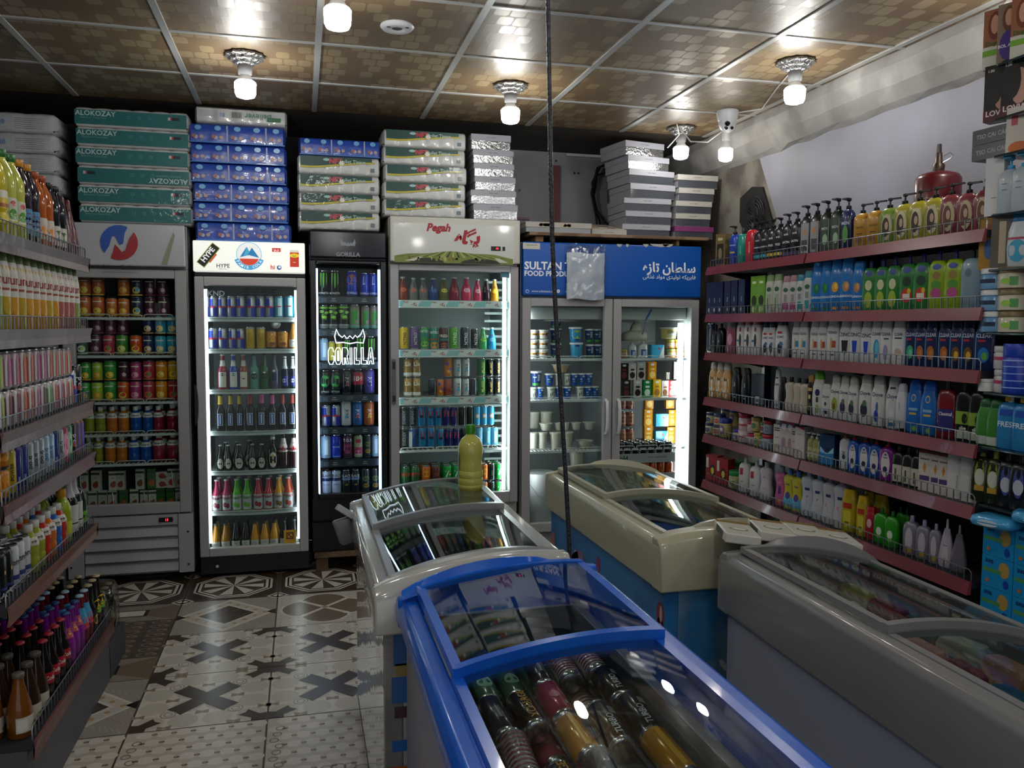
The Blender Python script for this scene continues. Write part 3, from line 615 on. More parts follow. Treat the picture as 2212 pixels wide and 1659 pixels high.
ch(mb, 'sign_lettering', hd); mb = MB(); x, z = q(1132, 590); _, _, w = text_tris('FOOD PRODUCTS', .03); mb.text('FOOD PRODUCTS', wt, face(x+w*.034/2+.003, y5, z), .034, bold=.03)
ch(mb, 'sign_lettering', hd); mb = MB(); x, z = q(1446, 581); mb.text(AR_SULTAN, wt, face(x, y5, z), .095, maxw=.37, bold=.03); ch(mb, 'sign_lettering', hd); mb = MB(); x, z = q(1446, 599); mb.text(AR_LINE, wt, face(x, y5, z), .048, maxw=.37)
ch(mb, 'sign_lettering', hd); mb = MB(); x, z = q(1175, 629); mb.text('www.sultantaza.com', wt, face(x, y5, z), .014, maxw=.16, bold=0); x2, z2 = q(1139, 629); disc(x2, z2, .011, wt, y5, n=12); disc(x2, z2, .008, M('#0a50a8', .3), y5-.0004, n=12); x2, z2 = q(1206, 629); disc(x2, z2, .011, wt, y5, n=12); mb.text('f', M('#0a50a8', .3), face(x2, y5-.0005, z2), .014); x2, z2 = q(1222, 629); mb.text('sultan', wt, face(x2+.02, y5, z2), .013)
ch(mb, 'sign_lettering', hd); mb = MB(); x, z = q(1148, 531); mb.box(x-.055, x+.055, y5-.0006, y5, z-.02, z+.018, M('#b9b9b0', .5)); mb.text('sultan taza food', DGREY, face(x, y5-.001, z+.006), .008)
ch(mb, 'paper_sticker', hd); mb = MB()
for px_, w_ in ((1338, .02), (1355, .012), (1395, .02), (1425, .07), (1442, .04)):
    x, z = q(px_, 530); mb.add([(x-w_, y5-.0004, z+.008), (x-w_*.6, y5-.0004, z-.006), (x+w_*.2, y5-.0004, z-.012), (x+w_*.7, y5-.0004, z-.004), (x+w_, y5-.0004, z+.008)], [(0, 1, 2, 3, 4)], M('#a9aaa8', .6))
ch(mb, 'torn_patch', hd)
# board on the blue-signed fridge
t = thing('wooden_board', (1.97, 5.3, 2.036), 'long thin wooden board lying across the blue-signed double fridge', 'board')
mb = MB(); mb.box(-.6, .61, -.34, .38, .0, .02, M('#7a6248', .6, bump=.3, bscale=25, noise=2, c2='#59442f')); mb.build('plank', t, bevel=.002)
mb = MB(); [mb.box(a, b, -.3, .3, -.034, -.0005, M('#8a6a45', .7)) for a, b in ((-.55, -.5), (.4, .42))]; mb.build('wood_block', t)
# cabinet left of the fridges carrying the far-left packs
mb = MB(); mb.box(-1.98, -1.30, 5.05, 5.66, 0, 1.86, M('#8d8f94', .5)); tag(mb.build('storage_cabinet', bevel=.005), 'pale cabinet behind the left shelves under the grey-white tissue packs', 'cabinet')

# ================================================================ open display shelving
def bay(name, label, axis_x, face_dir, y0, y1, zs, depth, lipm, lip_h, zbot, ztop, lip_tilt=0, rail=True, kick=False, side=True):
    """gondola bay along y; shelf fronts at x = axis_x, goods face face_dir (-1: towards -x)"""
    s = face_dir; xb = axis_x - s*depth; base = (xb, (y0+y1)/2, 0); t = thing(name, base, label, 'shelving')
    dk = M('#23242a', .5); B = lambda mb, nm, par=t: shift(mb, base).build(nm, par)
    X = lambda a: (min(a), max(a))
    mb = MB(); a, b = X((xb, xb-s*.02)); mb.box(a, b, y0, y1, zbot, ztop, M('#1c1c20', .6)); B(mb, 'back_panel')
    mb = MB(); a, b = X((xb+s*.001, xb+s*.03))
    for y in (y0, y1-.03): mb = MB(); mb.box(a, b, y, y+.03, zbot, ztop, M('#5b5d63', .45, .5)); B(mb, 'upright')
    for i, z in enumerate(zs):
        ax = axis_x + (s*.055 if kick and i == len(zs)-1 else 0)
        mb = MB(); a, b = X((xb+s*.031, ax-s*.006)); mb.box(a, b, y0+.002, y1-.002, z-.022, z, dk)
        br = [(xb+s*.031, z-.023), (ax-s*.03, z-.023), (xb+s*.031, z-.09)]
        if not (kick and i == len(zs)-1): mb.prism(br, 'y', y0+.003, y0+.008, dk); mb.prism(br, 'y', y1-.008, y1-.003, dk)
        sh_ = B(mb, 'shelf')
        mb = MB(); p = [(ax-s*.005, z+.004), (ax+s*(.004), z+.004), (ax+s*(.004+lip_tilt), z-lip_h), (ax-s*.001, z-lip_h)]
        mb.prism(p, 'y', y0+.001, y1-.001, lipm[i] if isinstance(lipm, list) else lipm); l = B(mb, 'shelf_edge', sh_)
        if rail:
            mb = MB(); n = int((y1-y0)/.033); xr = ax-s*.012; rr = .0016; st = M('#85888e', .35, .8); zt = z+.044
            mb.tube([(xr, y0+.012, z+.003), (xr, y0+.012, zt-.01), (xr, y0+.022, zt), (xr, y1-.022, zt), (xr, y1-.012, zt-.01), (xr, y1-.012, z+.003)], .0022, st, seg=5)
            for k in range(1, n): y = y0+.012+(y1-y0-.024)*k/n; mb.box(xr-rr, xr+rr, y-rr, y+rr, z+.002, zt, st)
            B(mb, 'wire_guard')
    if kick: mb = MB(); a, b = X((xb, axis_x+s*.03)); mb.box(a, b, y0+.004, y1-.004, 0, zs[-1]-.024, M('#4b4c52', .5)); B(mb, 'plinth')
    return t
MAR = M('#6e2f38', .3, coat=.25, bump=.05, bscale=12, noise=1, c2='#7c3640', nscale=3)
ZR = [1.818, 1.546, 1.326, 1.062, .843, .57]
bay('display_shelf', 'far bay of dark shelving with maroon edges by the blue-signed fridge', 2.3, -1, 3.455, 4.43, ZR, .4, MAR, .042, .3, 1.9, lip_tilt=.012)
bay('display_shelf', 'near bay of dark shelving with maroon edges on the right wall', 2.3, -1, 2.40, 3.445, ZR, .4, MAR, .042, .3, 1.9, lip_tilt=.012)
ZL = [1.735, 1.458, 1.165, .957, .662, .262]
PK = [M(c, .35, coat=.12, bump=.3, bscale=14, noise=1, c2=d, nscale=3) for c, d in (('#4a3838', '#5a4a4a'), ('#5d4a50', '#77686a'), ('#6a4c44', '#5a4444'), ('#6a3c44', '#5f4444'), ('#744a42', '#684a42'), ('#5c3030', '#663a38'))]
bay('display_shelf', 'near left shelving unit with film-covered pink edges and wire guards', -.82, 1, 2.60, 3.665, ZL, .42, PK, .052, .06, 1.95, lip_tilt=-.012, kick=True)
# glass shelves at the near end of the right wall
ZG = [2.372, 2.19, 2.065, 1.865, 1.68, 1.462, 1.255, 1.065, .862]
gg = M('#16292a', .12, coat=.5)
for i, z in enumerate(ZG):
    mb = MB(); mb.box(2.3, XR0-.001, 1.55, 2.385, z-.008, z, gg)
    tag(mb.build('glass_shelf', bevel=.002), ['topmost dark glass shelf, carrying pale hair colour boxes', 'second dark glass shelf, carrying black hair colour boxes', 'third dark glass shelf, carrying two flat black boxes', 'fourth dark glass shelf, carrying white lotion pumps', 'fifth dark glass shelf, carrying gold box and tube', 'sixth dark glass shelf, carrying blue and cream tubs', 'seventh dark glass shelf, carrying green and white jars', 'eighth dark glass shelf, carrying blue fresh bottles', 'lowest dark glass shelf, carrying dark herbal bottles'][i], 'shelf')

# ================================================================ chest freezers
def chest(label, XL, XR, y0, y1, zl, zr, ym, arch, body, rim, band=.11, inner=None, near=None, rot=0, open_y=None, hand=(), lidm=None, side=None, zin=.35):
    base = ((XL+XR)/2, (y0+y1)/2, 0); t = thing('chest_freezer', base, label, 'chest freezer'); t.rotation_euler.z = rot
    B = lambda mb, nm, par=t, bevel=0: shift(mb, base).build(nm, par, bevel)
    inner = inner or M('#5e6468', .45); lidm = lidm or rim; e = .025; zb = min(zl, zr)-band
    top = lambda x, k=0: zl+(zr-zl)*(x-XL)/(XR-XL)+arch*max(0, 1-(2*(x-XL)/(XR-XL)-1)**2)+k
    mb = MB(); a, b, c, d = XL+e, XR-e, y0+e, y1-e
    mb.box(a, a+.05, c, d, .05, zb+.03, side or body); mb.box(b-.05, b, c, d, .05, zb+.03, body); mb.box(a+.05, b-.05, d-.05, d, .05, zb+.03, body)
    mb.box(a+.05, b-.05, c, c+.05, .05, zb+.03, near or body); mb.box(a, b, c, d, .03, .05, DGREY); mb.box(a+.05, b-.05, c+.05, d-.05, .05, zin, inner)
    B(mb, 'cabinet', bevel=.004)
    mb = MB(); mb.box(a+.05, a+.054, c+.05, d-.05, zin, zb+.03, inner); mb.box(b-.054, b-.05, c+.05, d-.05, zin, zb+.03, inner); mb.box(a+.054, b-.054, c+.05, c+.054, zin, zb+.03, inner); mb.box(a+.054, b-.054, d-.054, d-.05, zin, zb+.03, inner); B(mb, 'inner_lining')
    mb = MB(); w = .05
    mb.prism([(XL+.006, zb), (XL, zb+.02), (XL, zl-.02), (XL+.014, zl), (XL+w, zl+.002), (XL+w, zb)], 'y', y0+.02, y1-.02, rim)
    mb.prism([(XR-.006, zb), (XR, zb+.02), (XR, zr-.02), (XR-.014, zr), (XR-w, zr+.002), (XR-w, zb)], 'y', y0+.02, y1-.02, rim)
    n = 16; xs = [XL+.0012+(XR-XL-.0024)*i/n for i in range(n+1)]
    for ya, yb_, s in ((y0, y0+.075, 1), (y1-.06, y1, -1)):
        R = []
        for x in xs:
            tz = top(x, .004); pr = [(ya, zb), (ya, tz-.05), (ya+.012, tz-.018), (ya+.035, tz), (yb_, tz), (yb_, zb)] if s > 0 else [(ya, zb), (ya, tz), (yb_-.03, tz), (yb_-.008, tz-.02), (yb_, tz-.05), (yb_, zb)]
            R.append([(x, yy_, zz_) for yy_, zz_ in pr])
        mb.rings(R, rim, smooth=True)
    B(mb, 'rim', bevel=.006)
    # two sliding curved lids
    for k, (ya, yb_, dz) in enumerate(((y0+.07, ym+.012, -.004), (ym-.012, y1-.055, .014))):
        mb = MB(); xi0, xi1 = XL+w-.004, XR-w+.004; xi = [xi0+.001+(xi1-xi0-.002)*i/n for i in range(n+1)]
        for yc, wd in ((ya, .022), (yb_-.022, .022)):
            mb.rings([[(x, yc, top(x, dz-.012)), (x, yc, top(x, dz+.0062)), (x, yc+wd, top(x, dz+.0062)), (x, yc+wd, top(x, dz-.012))] for x in xi], lidm, smooth=False)
        for x in (xi0, xi1-.02): mb.box(x, x+.02, ya+.001, yb_-.001, min(top(x), top(x+.02))-.012+dz, max(top(x), top(x+.02))+dz+.003, lidm)
        L_ = B(mb, 'sliding_lid')
        mb = MB(); x_ = [xi0+.015+(xi1-xi0-.03)*i/n for i in range(n+1)]
        mb.rings([[(x, ya+.01, top(x, dz)), (x, yb_-.01, top(x, dz)), (x, yb_-.01, top(x, dz+.003)), (x, ya+.01, top(x, dz+.003))] for x in x_], LID, smooth=True); B(mb, 'glass', L_)
        if k in hand:
            mb = MB(); m_ = 12; ua, ub, hh = hand[k]; xh = [XL+(XR-XL)*(ua+(ub-ua)*i/m_) for i in range(m_+1)]; yc = ya-.004 if k == 0 else yb_-.02
            mb.rings([[(x, yc, top(x, dz-.01)), (x, yc+(.012 if k == 0 else .02), top(x, dz+.004+hh*math.sin(math.pi*min(1, max(0, i/m_)))**.6)), (x, yc+.03, top(x, dz+.004+hh*.9*math.sin(math.pi*i/m_)**.6)), (x, yc+.032, top(x, dz-.01))] for i, x in enumerate(xh)], lidm, smooth=True); B(mb, 'grip', L_)
    return t, base, B, top
wrap = M('#8c8e8c', .05, coat=1, bump=.5, bscale=3.2, noise=1.5, c2='#6f716e', nscale=5)
CW = chest('white chest freezer wrapped in plastic film, in front of the red-lettered fridge', .17, .70, 2.07, 3.21, .80, .86, 2.68, .03, M('#9a9a96', .3), M('#aeb0ac', .14, coat=.9, bump=.06, bscale=10), near=M('#9a9aa6', .3), side=wrap, lidm=M('#8d8f90', .3, .5), inner=M('#3c4042', .4), hand={0: (.05, .95, .012)})
CB = chest('bright blue-rimmed chest freezer full of cans, nearest the camera', .222, .745, .80, 2.065, .80, .85, 1.505, .028, M('#7c84a0', .4, noise=1.5, c2='#8b8a90', nscale=4), M('#0b56c4', .25, coat=.15, noise=1, c2='#1260cc', nscale=9), band=.07, inner=M('#32404e', .4), hand={1: (.02, .75, .022)}, zin=.5)
CC = chest('cream chest freezer with blue ice cream graphics, before the blue-signed fridge', 1.09, 1.67, 2.37, 3.66, .80, .755, 3.0, .04, M('#1c5f96', .45, noise=2, c2='#2a72ad', nscale=3), M('#a8a790', .3, coat=.3), band=.12, near=M('#2b6b9b', .45, noise=2.2, c2='#5c7f9c', nscale=5), inner=M('#3c4244', .4), hand={0: (.25, .98, .03), 1: (.35, .98, .028)}, lidm=M('#a3a28f', .35))
CG = chest('grey chest freezer with arched glass lids, at the lower right', 1.20, 1.735, .82, 2.24, .80, .72, 1.53, .035, M('#878d9e', .4, bump=.03, bscale=80), M('#787879', .28, coat=.3), band=.10, inner=M('#4e5558', .4), hand={1: (.25, 1.0, .035)}, rot=math.radians(-1.5), lidm=M('#7b7b7d', .3), zin=.4)
# graphics on the freezers
t, base, B, _ = CC; mb = MB(); xx = 1.09+.0245
def blob(mb, y, z, ry, rz, c, n=12, k=0, ax='x', at_=None, a0=0):
    P = []
    for i in range(n):
        a = 6.2832*i/n; q = 1+(.18*math.sin(3*a+k) if k else 0); u, v = ry*q*math.cos(a), rz*q*math.sin(a)
        u, v = u*math.cos(a0)-v*math.sin(a0), u*math.sin(a0)+v*math.cos(a0); P.append((at_, y+u, z+v) if ax == 'x' else (y+u, at_, z+v))
    mb.add(P, [tuple(range(n))], M(c, .4))
for y, z, ry, rz, c, k in ((3.25, .42, .11, .13, '#7d5f80', 1), (3.28, .46, .06, .07, '#a894b4', 2), (3.0, .55, .022, .03, '#8a2a5e', 0), (2.93, .49, .014, .012, '#b9b04a', 0), (3.02, .38, .03, .03, '#a06a34', 0), (3.6, .45, .035, .09, '#9a5f58', 1), (2.62, .5, .012, .014, '#a07a58', 0)): blob(mb, y, z, ry, rz, c, k=k, at_=xx-.0006)
for z in (.35, .3, .25, .4, .45): blob(mb, 2.42, z+.1, .03, .04, '#7d2030', at_=xx-.0007); blob(mb, 2.415, z+.1, .01, .03, '#b9a0a0', at_=xx-.0012)
B(mb, 'side_graphics')
mb = MB(); yn = 2.37+.0245
for x, z, rx, rz, a in ((1.23, .37, .008, .025, .3), (1.28, .33, .007, .02, -.5), (1.33, .37, .009, .025, .6), (1.22, .33, .02, .01, 0)): blob(mb, x, z, rx, rz, '#b5b8b4', ax='y', at_=yn-.0006, a0=a)
B(mb, 'end_graphics')
random.seed(12); mb = MB()
for k in range(16):
    x_ = random.choice((random.uniform(1.27, 1.45), random.uniform(1.5, 1.6))); y_ = 3.66-.01-.03*random.random(); mb.add([(x_+.018*random.uniform(.4, 1.2)*math.cos(a), y_+.008*random.uniform(.5, 1.2)*math.sin(a), CC[3](x_)+.0062) for a in [6.28*i/8 for i in range(8)]], [tuple(range(8))], M(random.choice(('#1e1a14', '#3a2c1e')), .7))
B(mb, 'paint_chips')
t, base, B, _ = CW; mb = MB(); yn = 2.07+.0245
for x0_, x1_, z0_, z1_, c in ((.22, .3, .6, .69, '#2c5a92'), (.225, .3, .57, .605, '#8f7a4e'), (.215, .3, .5, .57, '#2e5f9c'), (.222, .3, .46, .49, '#4a3040'), (.215, .3, .37, .40, '#1f5fa8'), (.2, .3, .27, .33, '#a5561e'), (.2, .32, .06, .25, '#1d2026'), (.45, .64, .3, .6, '#3a6aa0')):
    mb.add([(x0_, yn-.0006, z0_), (x1_, yn-.0006, z0_), (x1_, yn-.0006, z1_), (x0_, yn-.0006, z1_)], [(0, 1, 2, 3)], M(c, .4))
B(mb, 'end_stickers')
# grey cup clip with blue card on the far left corner of the white freezer
t = thing('card_holder', (.158, 3.1, .665), 'grey plastic holder with light blue card clipped on the white freezer corner', 'holder')
mb = MB(); mb.lathe([(0, .03), (.02, .045), (.15, .055), (.155, .05)], M('#6a6c70', .4), n=4, b=.6, z0=0, mx=Matrix.Rotation(math.radians(-14), 4, 'Y')); mb.build('pocket', t)
mb = MB(); mx = Matrix.Translation((-.02, 0, .2)) @ Matrix.Rotation(math.radians(35), 4, 'Y') @ Matrix.Rotation(math.radians(-10), 4, 'X'); mb.box(-.05, .06, -.05, .03, -.018, .018, M('#9fa3a8', .4), mx); b_ = mb.build('lid', t, bevel=.004)
mb = MB(); mb.box(-.045, .055, -.045, .025, .0185, .0195, M('#4fb0cc', .4), mx); mb.text('SALE', WHITE, lambda a, b: mx @ Vector((a+.01, b, .0202)), .02); mb.build('blue_card', b_); t.scale = (.62, .62, .62)
# ================================================================ goods: shapes
PF = {
 'can': ([(0, .7), (.02, .86), (.06, 1), (.9, 1), (.955, .85)], [(.955, .85), (.975, .87), (.985, .87), (.985, .78), (.972, .76)], .86),
 'pet': ([(0, .86), (.03, 1), (.3, 1), (.34, .93), (.38, 1), (.6, 1), (.66, .94), (.78, .62), (.85, .4)], [(.845, .44), (.855, .47), (.985, .47), (1, .42)], 0),
 'long': ([(0, .9), (.02, 1), (.5, 1), (.57, .95), (.64, .66), (.7, .46), (.95, .38)], [(.95, .42), (.96, .47), (.985, .45), (1, .3)], 0),
 'malt': ([(0, .9), (.02, 1), (.42, 1), (.54, .9), (.66, .6), (.8, .42), (.95, .37)], [(.95, .42), (.96, .5), (.985, .47), (1, .3)], 0),
 'cone': ([(0, .92), (.02, 1), (.36, 1), (.5, .9), (.7, .6), (.86, .42), (.93, .38)], [(.925, .44), (.935, .48), (.99, .48), (1, .42)], 0),
 'big': ([(0, .85), (.03, 1), (.24, 1), (.27, .94), (.30, 1), (.5, .97), (.55, 1), (.66, .98), (.78, .72), (.88, .36), (.92, .34)], [(.915, .36), (.92, .4), (.99, .4), (1, .36)], 0),
 'shamp': ([(0, .9), (.02, .98), (.3, 1), (.7, .98), (.8, .9), (.83, .82)], [(.825, .78), (.83, .82), (.97, .74), (1, .66)], 0),
 'slant': ([(0, .8), (.02, .9), (.35, 1), (.65, .92), (.82, .66)], [(.815, .68), (.83, .7), (.96, .62), (1, .4)], 0),
 'kid': ([(0, .9), (.02, 1), (.62, 1), (.75, .92), (.82, .68), (.84, .5)], [(.83, .36), (.84, .4), (.98, .36), (1, .3)], 0),
 'hour': ([(0, .86), (.03, .98), (.22, 1), (.42, .8), (.58, .84), (.72, 1), (.8, .9), (.85, .55)], [(.845, .5), (.855, .56), (.985, .56), (1, .5)], 0),
 'pump': ([(0, .9), (.02, 1), (.6, 1), (.68, .92), (.74, .6), (.76, .42)], None, 0),
 'tub': ([(0, .76), (.02, .8), (.88, .97)], [(.88, 1.03), (.9, 1.06), (.97, 1.06), (1, 1.02)], 0),
 'bowl': ([(0, .62), (.03, .66), (.85, .95)], [(.85, .98), (.87, 1.06), (.93, 1.06), (.93, .93), (.9, .9)], 0),
 'jar': ([(0, .9), (.04, 1), (.66, 1), (.74, .9)], [(.73, .94), (.75, .99), (.97, .99), (1, .94)], 0),
 'drop': ([(0, .8), (.04, .95), (.18, 1), (.5, .72), (.8, .34)], [(.8, .3), (.82, .32), (.97, .24), (1, .12)], 0),
}
def superf(n, t, s=1): c, q = math.cos(t), math.sin(t); return math.copysign(abs(c)**(2/n), c), math.copysign(abs(q)**(2/n), q)
KINDS = {}
def K(key, kind, name, cat, w, h, col, cap, look, dec='', d=None, n=2, gloss=.25, sh=True, metal=0, trans=0, **kw):
    KINDS[key] = dict(kind=kind, name=name, cat=cat, w=w, h=h, col=col, cap=cap, look=look, dec=dec, d=d or w, n=n, gloss=gloss, metal=metal, trans=trans, kw=kw, parts=None)
def decor(k):
    w, d, h, n, box = k['w']/2, k['d']/2, k['h'], k['n'], k['kind'] in ('box', 'bag')
    pr = None if box else PF[k['kind']][0]
    def rad(v):
        if box: return 1
        for (z0, r0), (z1, r1) in zip(pr, pr[1:]):
            if v <= z1: return r0+(r1-r0)*(v-z0)/(z1-z0)
        return pr[-1][1]
    def pos(u, v, off):
        r = rad(v)
        if box: return (u*w, -d-off, v*h)
        if n <= 2.2: a = u*1.3; return ((w*r+off)*math.sin(a), -(d*r+off)*math.cos(a), v*h)
        uu = max(-.995, min(.995, u*.97)); return (uu*w*r, -d*r*(1-abs(uu)**n)**(1/n)-off, v*h)
    uw = w if box or n > 2.2 else w*1.3       # metres per unit u
    mb = MB(); lay = 0
    for it in k['dec'].split(';'):
        q = it.split()
        if not q: continue
        lay += 1; off = .0004+.00025*lay; o = q[0]; F = [float(a) for a in q[1:-1]] if o != 't' else None
        if o == 'r':
            u0, v0, u1, v1 = F; nu = 8 if not box else 1; nv = 1 if box else 4
            g = [pos(u0+(u1-u0)*i/nu, v0+(v1-v0)*j/nv, off) for j in range(nv+1) for i in range(nu+1)]
            mb.add(g, [(j*(nu+1)+i, j*(nu+1)+i+1, (j+1)*(nu+1)+i+1, (j+1)*(nu+1)+i) for j in range(nv) for i in range(nu)], M('#'+q[-1], k['gloss']+.1), smooth=not box)
        elif o == 'e':
            u, v, ru, rv = F; N_ = 14; P = [pos(u, v, off)]+[pos(u+ru*math.cos(6.2832*i/N_), v+rv*math.sin(6.2832*i/N_), off) for i in range(N_)]
            mb.add(P, [(0, i+1, (i+1) % N_+1) for i in range(N_)], M('#'+q[-1], k['gloss']+.1), smooth=True)
        elif o == 'p':
            L = [(F[i], F[i+1]) for i in range(0, len(F), 2)]; mb.add([pos(u, v, off) for u, v in L], [tuple(range(len(L)))], M('#'+q[-1], k['gloss']+.1))
        elif o == 'b' and not box:
            v0, v1 = F; mb.lathe([(v0+(v1-v0)*i/3, rad(v0+(v1-v0)*i/3)+off/w) for i in range(4)], M('#'+q[-1], k['gloss']+.1), a=w, b=d, n=n, h=h, seg=18, caps=(False, False))
        elif o == 't':
            u, v, hh = map(float, q[1:4]); s = q[5].replace('_', ' '); vert = len(q) > 6
            lim = (.8*h if vert else 1.75*uw)
            mb.text(s, M('#'+q[4], k['gloss']+.1), lambda a, b: pos(u+a/uw, v+b/h, off), hh*h if not vert else hh*uw, rot=math.pi/2 if vert else 0, maxw=lim, bold=.02)
    return mb if mb.f else None
def parts(k):
    """mesh parts of one product, made once"""
    if k['parts']: return k['parts']
    w, d, h, n, kd = k['w']/2, k['d']/2, k['h'], k['n'], k['kind']
    bm = M('#'+k['col'], k['gloss'], metal=k['metal'], coat=.15, trans=0); out = []
    cm_ = ALU if k['cap'] == 'alu' else (M('#'+k['cap'], .35) if k['cap'] else None)
    seg = 16 if n <= 2.2 else 20
    if kd == 'box':
        mb = MB(); mb.box(-w, w, -d, d, 0, h, bm); out.append(('carton', mb, 0))
    elif kd == 'bag':      # soft pack
        mb = MB(); R = []
        for v, r in ((0, .86), (.12, .97), (.5, 1.02), (.88, .97), (1, .84)): R.append([(w*r*superf(5, 6.2832*(j+.5)/20)[0], d*r*superf(5, 6.2832*(j+.5)/20)[1], v*h) for j in range(20)])
        mb.rings(R, M('#'+k['col'], .25, coat=.4, bump=.5, bscale=25)); out.append(('wrapper', mb, 0))
    else:
        pr, cp, _ = PF[kd]; mb = MB(); bn = {'can': 'can_body', 'tub': 'tub_body', 'bowl': 'bowl_body', 'jar': 'jar_body'}.get(kd, 'bottle_body')
        mb.lathe(pr, [ALU, ALU, bm, bm] if kd == 'can' else bm, a=w, b=d, n=n, h=h, seg=seg, caps=(True, True)); out.append((bn, mb, 0))
        if kd == 'can':
            mb = MB(); mb.lathe(cp, ALU, a=w, b=d, h=h, seg=seg, caps=(False, True)); mb.box(-.3*w, .3*w, -.55*w, .1*w, h*.972, h*.972+.0015, ALU); out.append(('can_end', mb, 0))
        elif kd == 'pump':
            mb = MB(); c_ = .36; mb.lathe([(.755, c_+.04), (.76, c_+.08), (.82, c_+.06), (.83, .16), (.9, .14), (.91, .34), (.95, .36), (.965, .2)], cm_, a=min(w, d*1.2), h=h, seg=12)
            mb.box(-.012, .012, -.9*max(d, .025)-.012, 0, h*.925, h*.955, cm_) if not k['kw'].get('side') else mb.box(0, .045, -.006, .006, h*.925, h*.955, cm_)
            out.append(('pump_head', mb, 0))
        elif cp and cm_:
            nn = n if kd in ('shamp', 'slant') else 2; ww, dd = (w, d) if kd in ('shamp', 'slant', 'tub', 'jar', 'bowl') else (min(w, d), min(w, d))
            mb = MB(); mb.lathe(cp, cm_, a=ww, b=dd, n=nn, h=h, seg=seg, caps=(True, True)); out.append(('rim' if kd == 'bowl' else 'lid' if kd in ('tub', 'jar') else 'cap', mb, 0))
    lb = decor(k)
    if lb: out.append(('printed_label', lb, 0))
    if k['kw'].get('straw'):
        mb = MB(); mb.tube([(w*.5, -d-.003, h*.12), (w*.1, -d-.003, h*.9)], .0025, WHITE, seg=5); out.append(('straw', mb, 0))
    k['parts'] = []
    for nm, mb, _ in out:
        o = mb.build(nm, link=False); k['parts'].append((nm, o.data)); bpy.data.objects.remove(o)
    return k['parts']
REG = {}      # goods that look alike in one place, in photo order, named apart at the end
ORD = 'first second third fourth fifth sixth seventh eighth ninth tenth eleventh twelfth thirteenth fourteenth fifteenth sixteenth seventeenth eighteenth nineteenth twentieth'.split()
def put(key, loc, label, group, rz=0, s=1, tilt=None, sz=None):
    k = KINDS[key]; o = bpy.data.objects.new(k['name'], None); o.empty_display_size = .02; COL.objects.link(o)
    o.location = loc; o.rotation_euler.z = rz
    if tilt: o.rotation_euler = tilt
    o.scale = (s, s, sz or s)
    tag(o, label, k['cat'], group)
    for nm, me in parts(k):
        c = bpy.data.objects.new(nm, me); COL.objects.link(c); c.parent = o
    return o
random.seed(11)
def row(keys, pts, z, loc, group, rz=0, jit=.06, smax=1.0, span=None, rows=1, dirn=None, gap=1.0, hs=1):
    """goods side by side through pts (room x,y pairs, one per key, '.' leaves a gap)"""
    keys = keys.split()
    if len(pts) == 2 and len(keys) != 2: pts = [tuple(pts[0][i]+(pts[1][i]-pts[0][i])*j/(len(keys)-1) for i in (0, 1)) for j in range(len(keys))]
    for rr in range(rows):
        cnt = {}; tot = {k: keys.count(k) for k in keys}
        lc = (loc if rows == 1 else loc+(', front row' if rr == 0 else ', '+ORD[rr]+' row')).replace(' near part', '').replace(' far end', '')
        for i, k in enumerate(keys):
            if k == '.': continue
            cnt[k] = cnt.get(k, 0)+1; kk = KINDS[k]; p = pts[i]
            ds = [math.dist(p, pts[j]) for j in (i-1, i+1) if 0 <= j < len(keys) and keys[j] != '.']
            s = min([smax]+[2*dd/(kk['w']+KINDS[keys[j]]['w'])*.975 for dd, j in zip(ds, [j for j in (i-1, i+1) if 0 <= j < len(keys) and keys[j] != '.'])])
            off = (dirn[0]*rr, dirn[1]*rr) if dirn else (0, 0)
            o = put(k, (p[0]+off[0], p[1]+off[1], z), kk['look'], group, rz+random.uniform(-jit, jit), s, sz=max(s, .93)*hs); REG.setdefault((kk['look'], lc), []).append(o)
    return
def fx(pxs, Y, py=800): return [(at(p, py, 'y', Y).x, Y) for p in pxs]
def wx(pxs, X, z): return [(X, at_z(p, X, z)) for p in pxs]
def at_z(px, X, z):
    """y on the wall plane X at height z whose image column is px"""
    lo, hi = .5, 6
    for _ in range(40):
        m = (lo+hi)/2; v = Vector((X, m, z-EYE)); c = 1106+FOC*v.dot(RT)/v.dot(FW)
        if (c > px) == (X > 0): lo = m
        else: hi = m
    return (lo+hi)/2
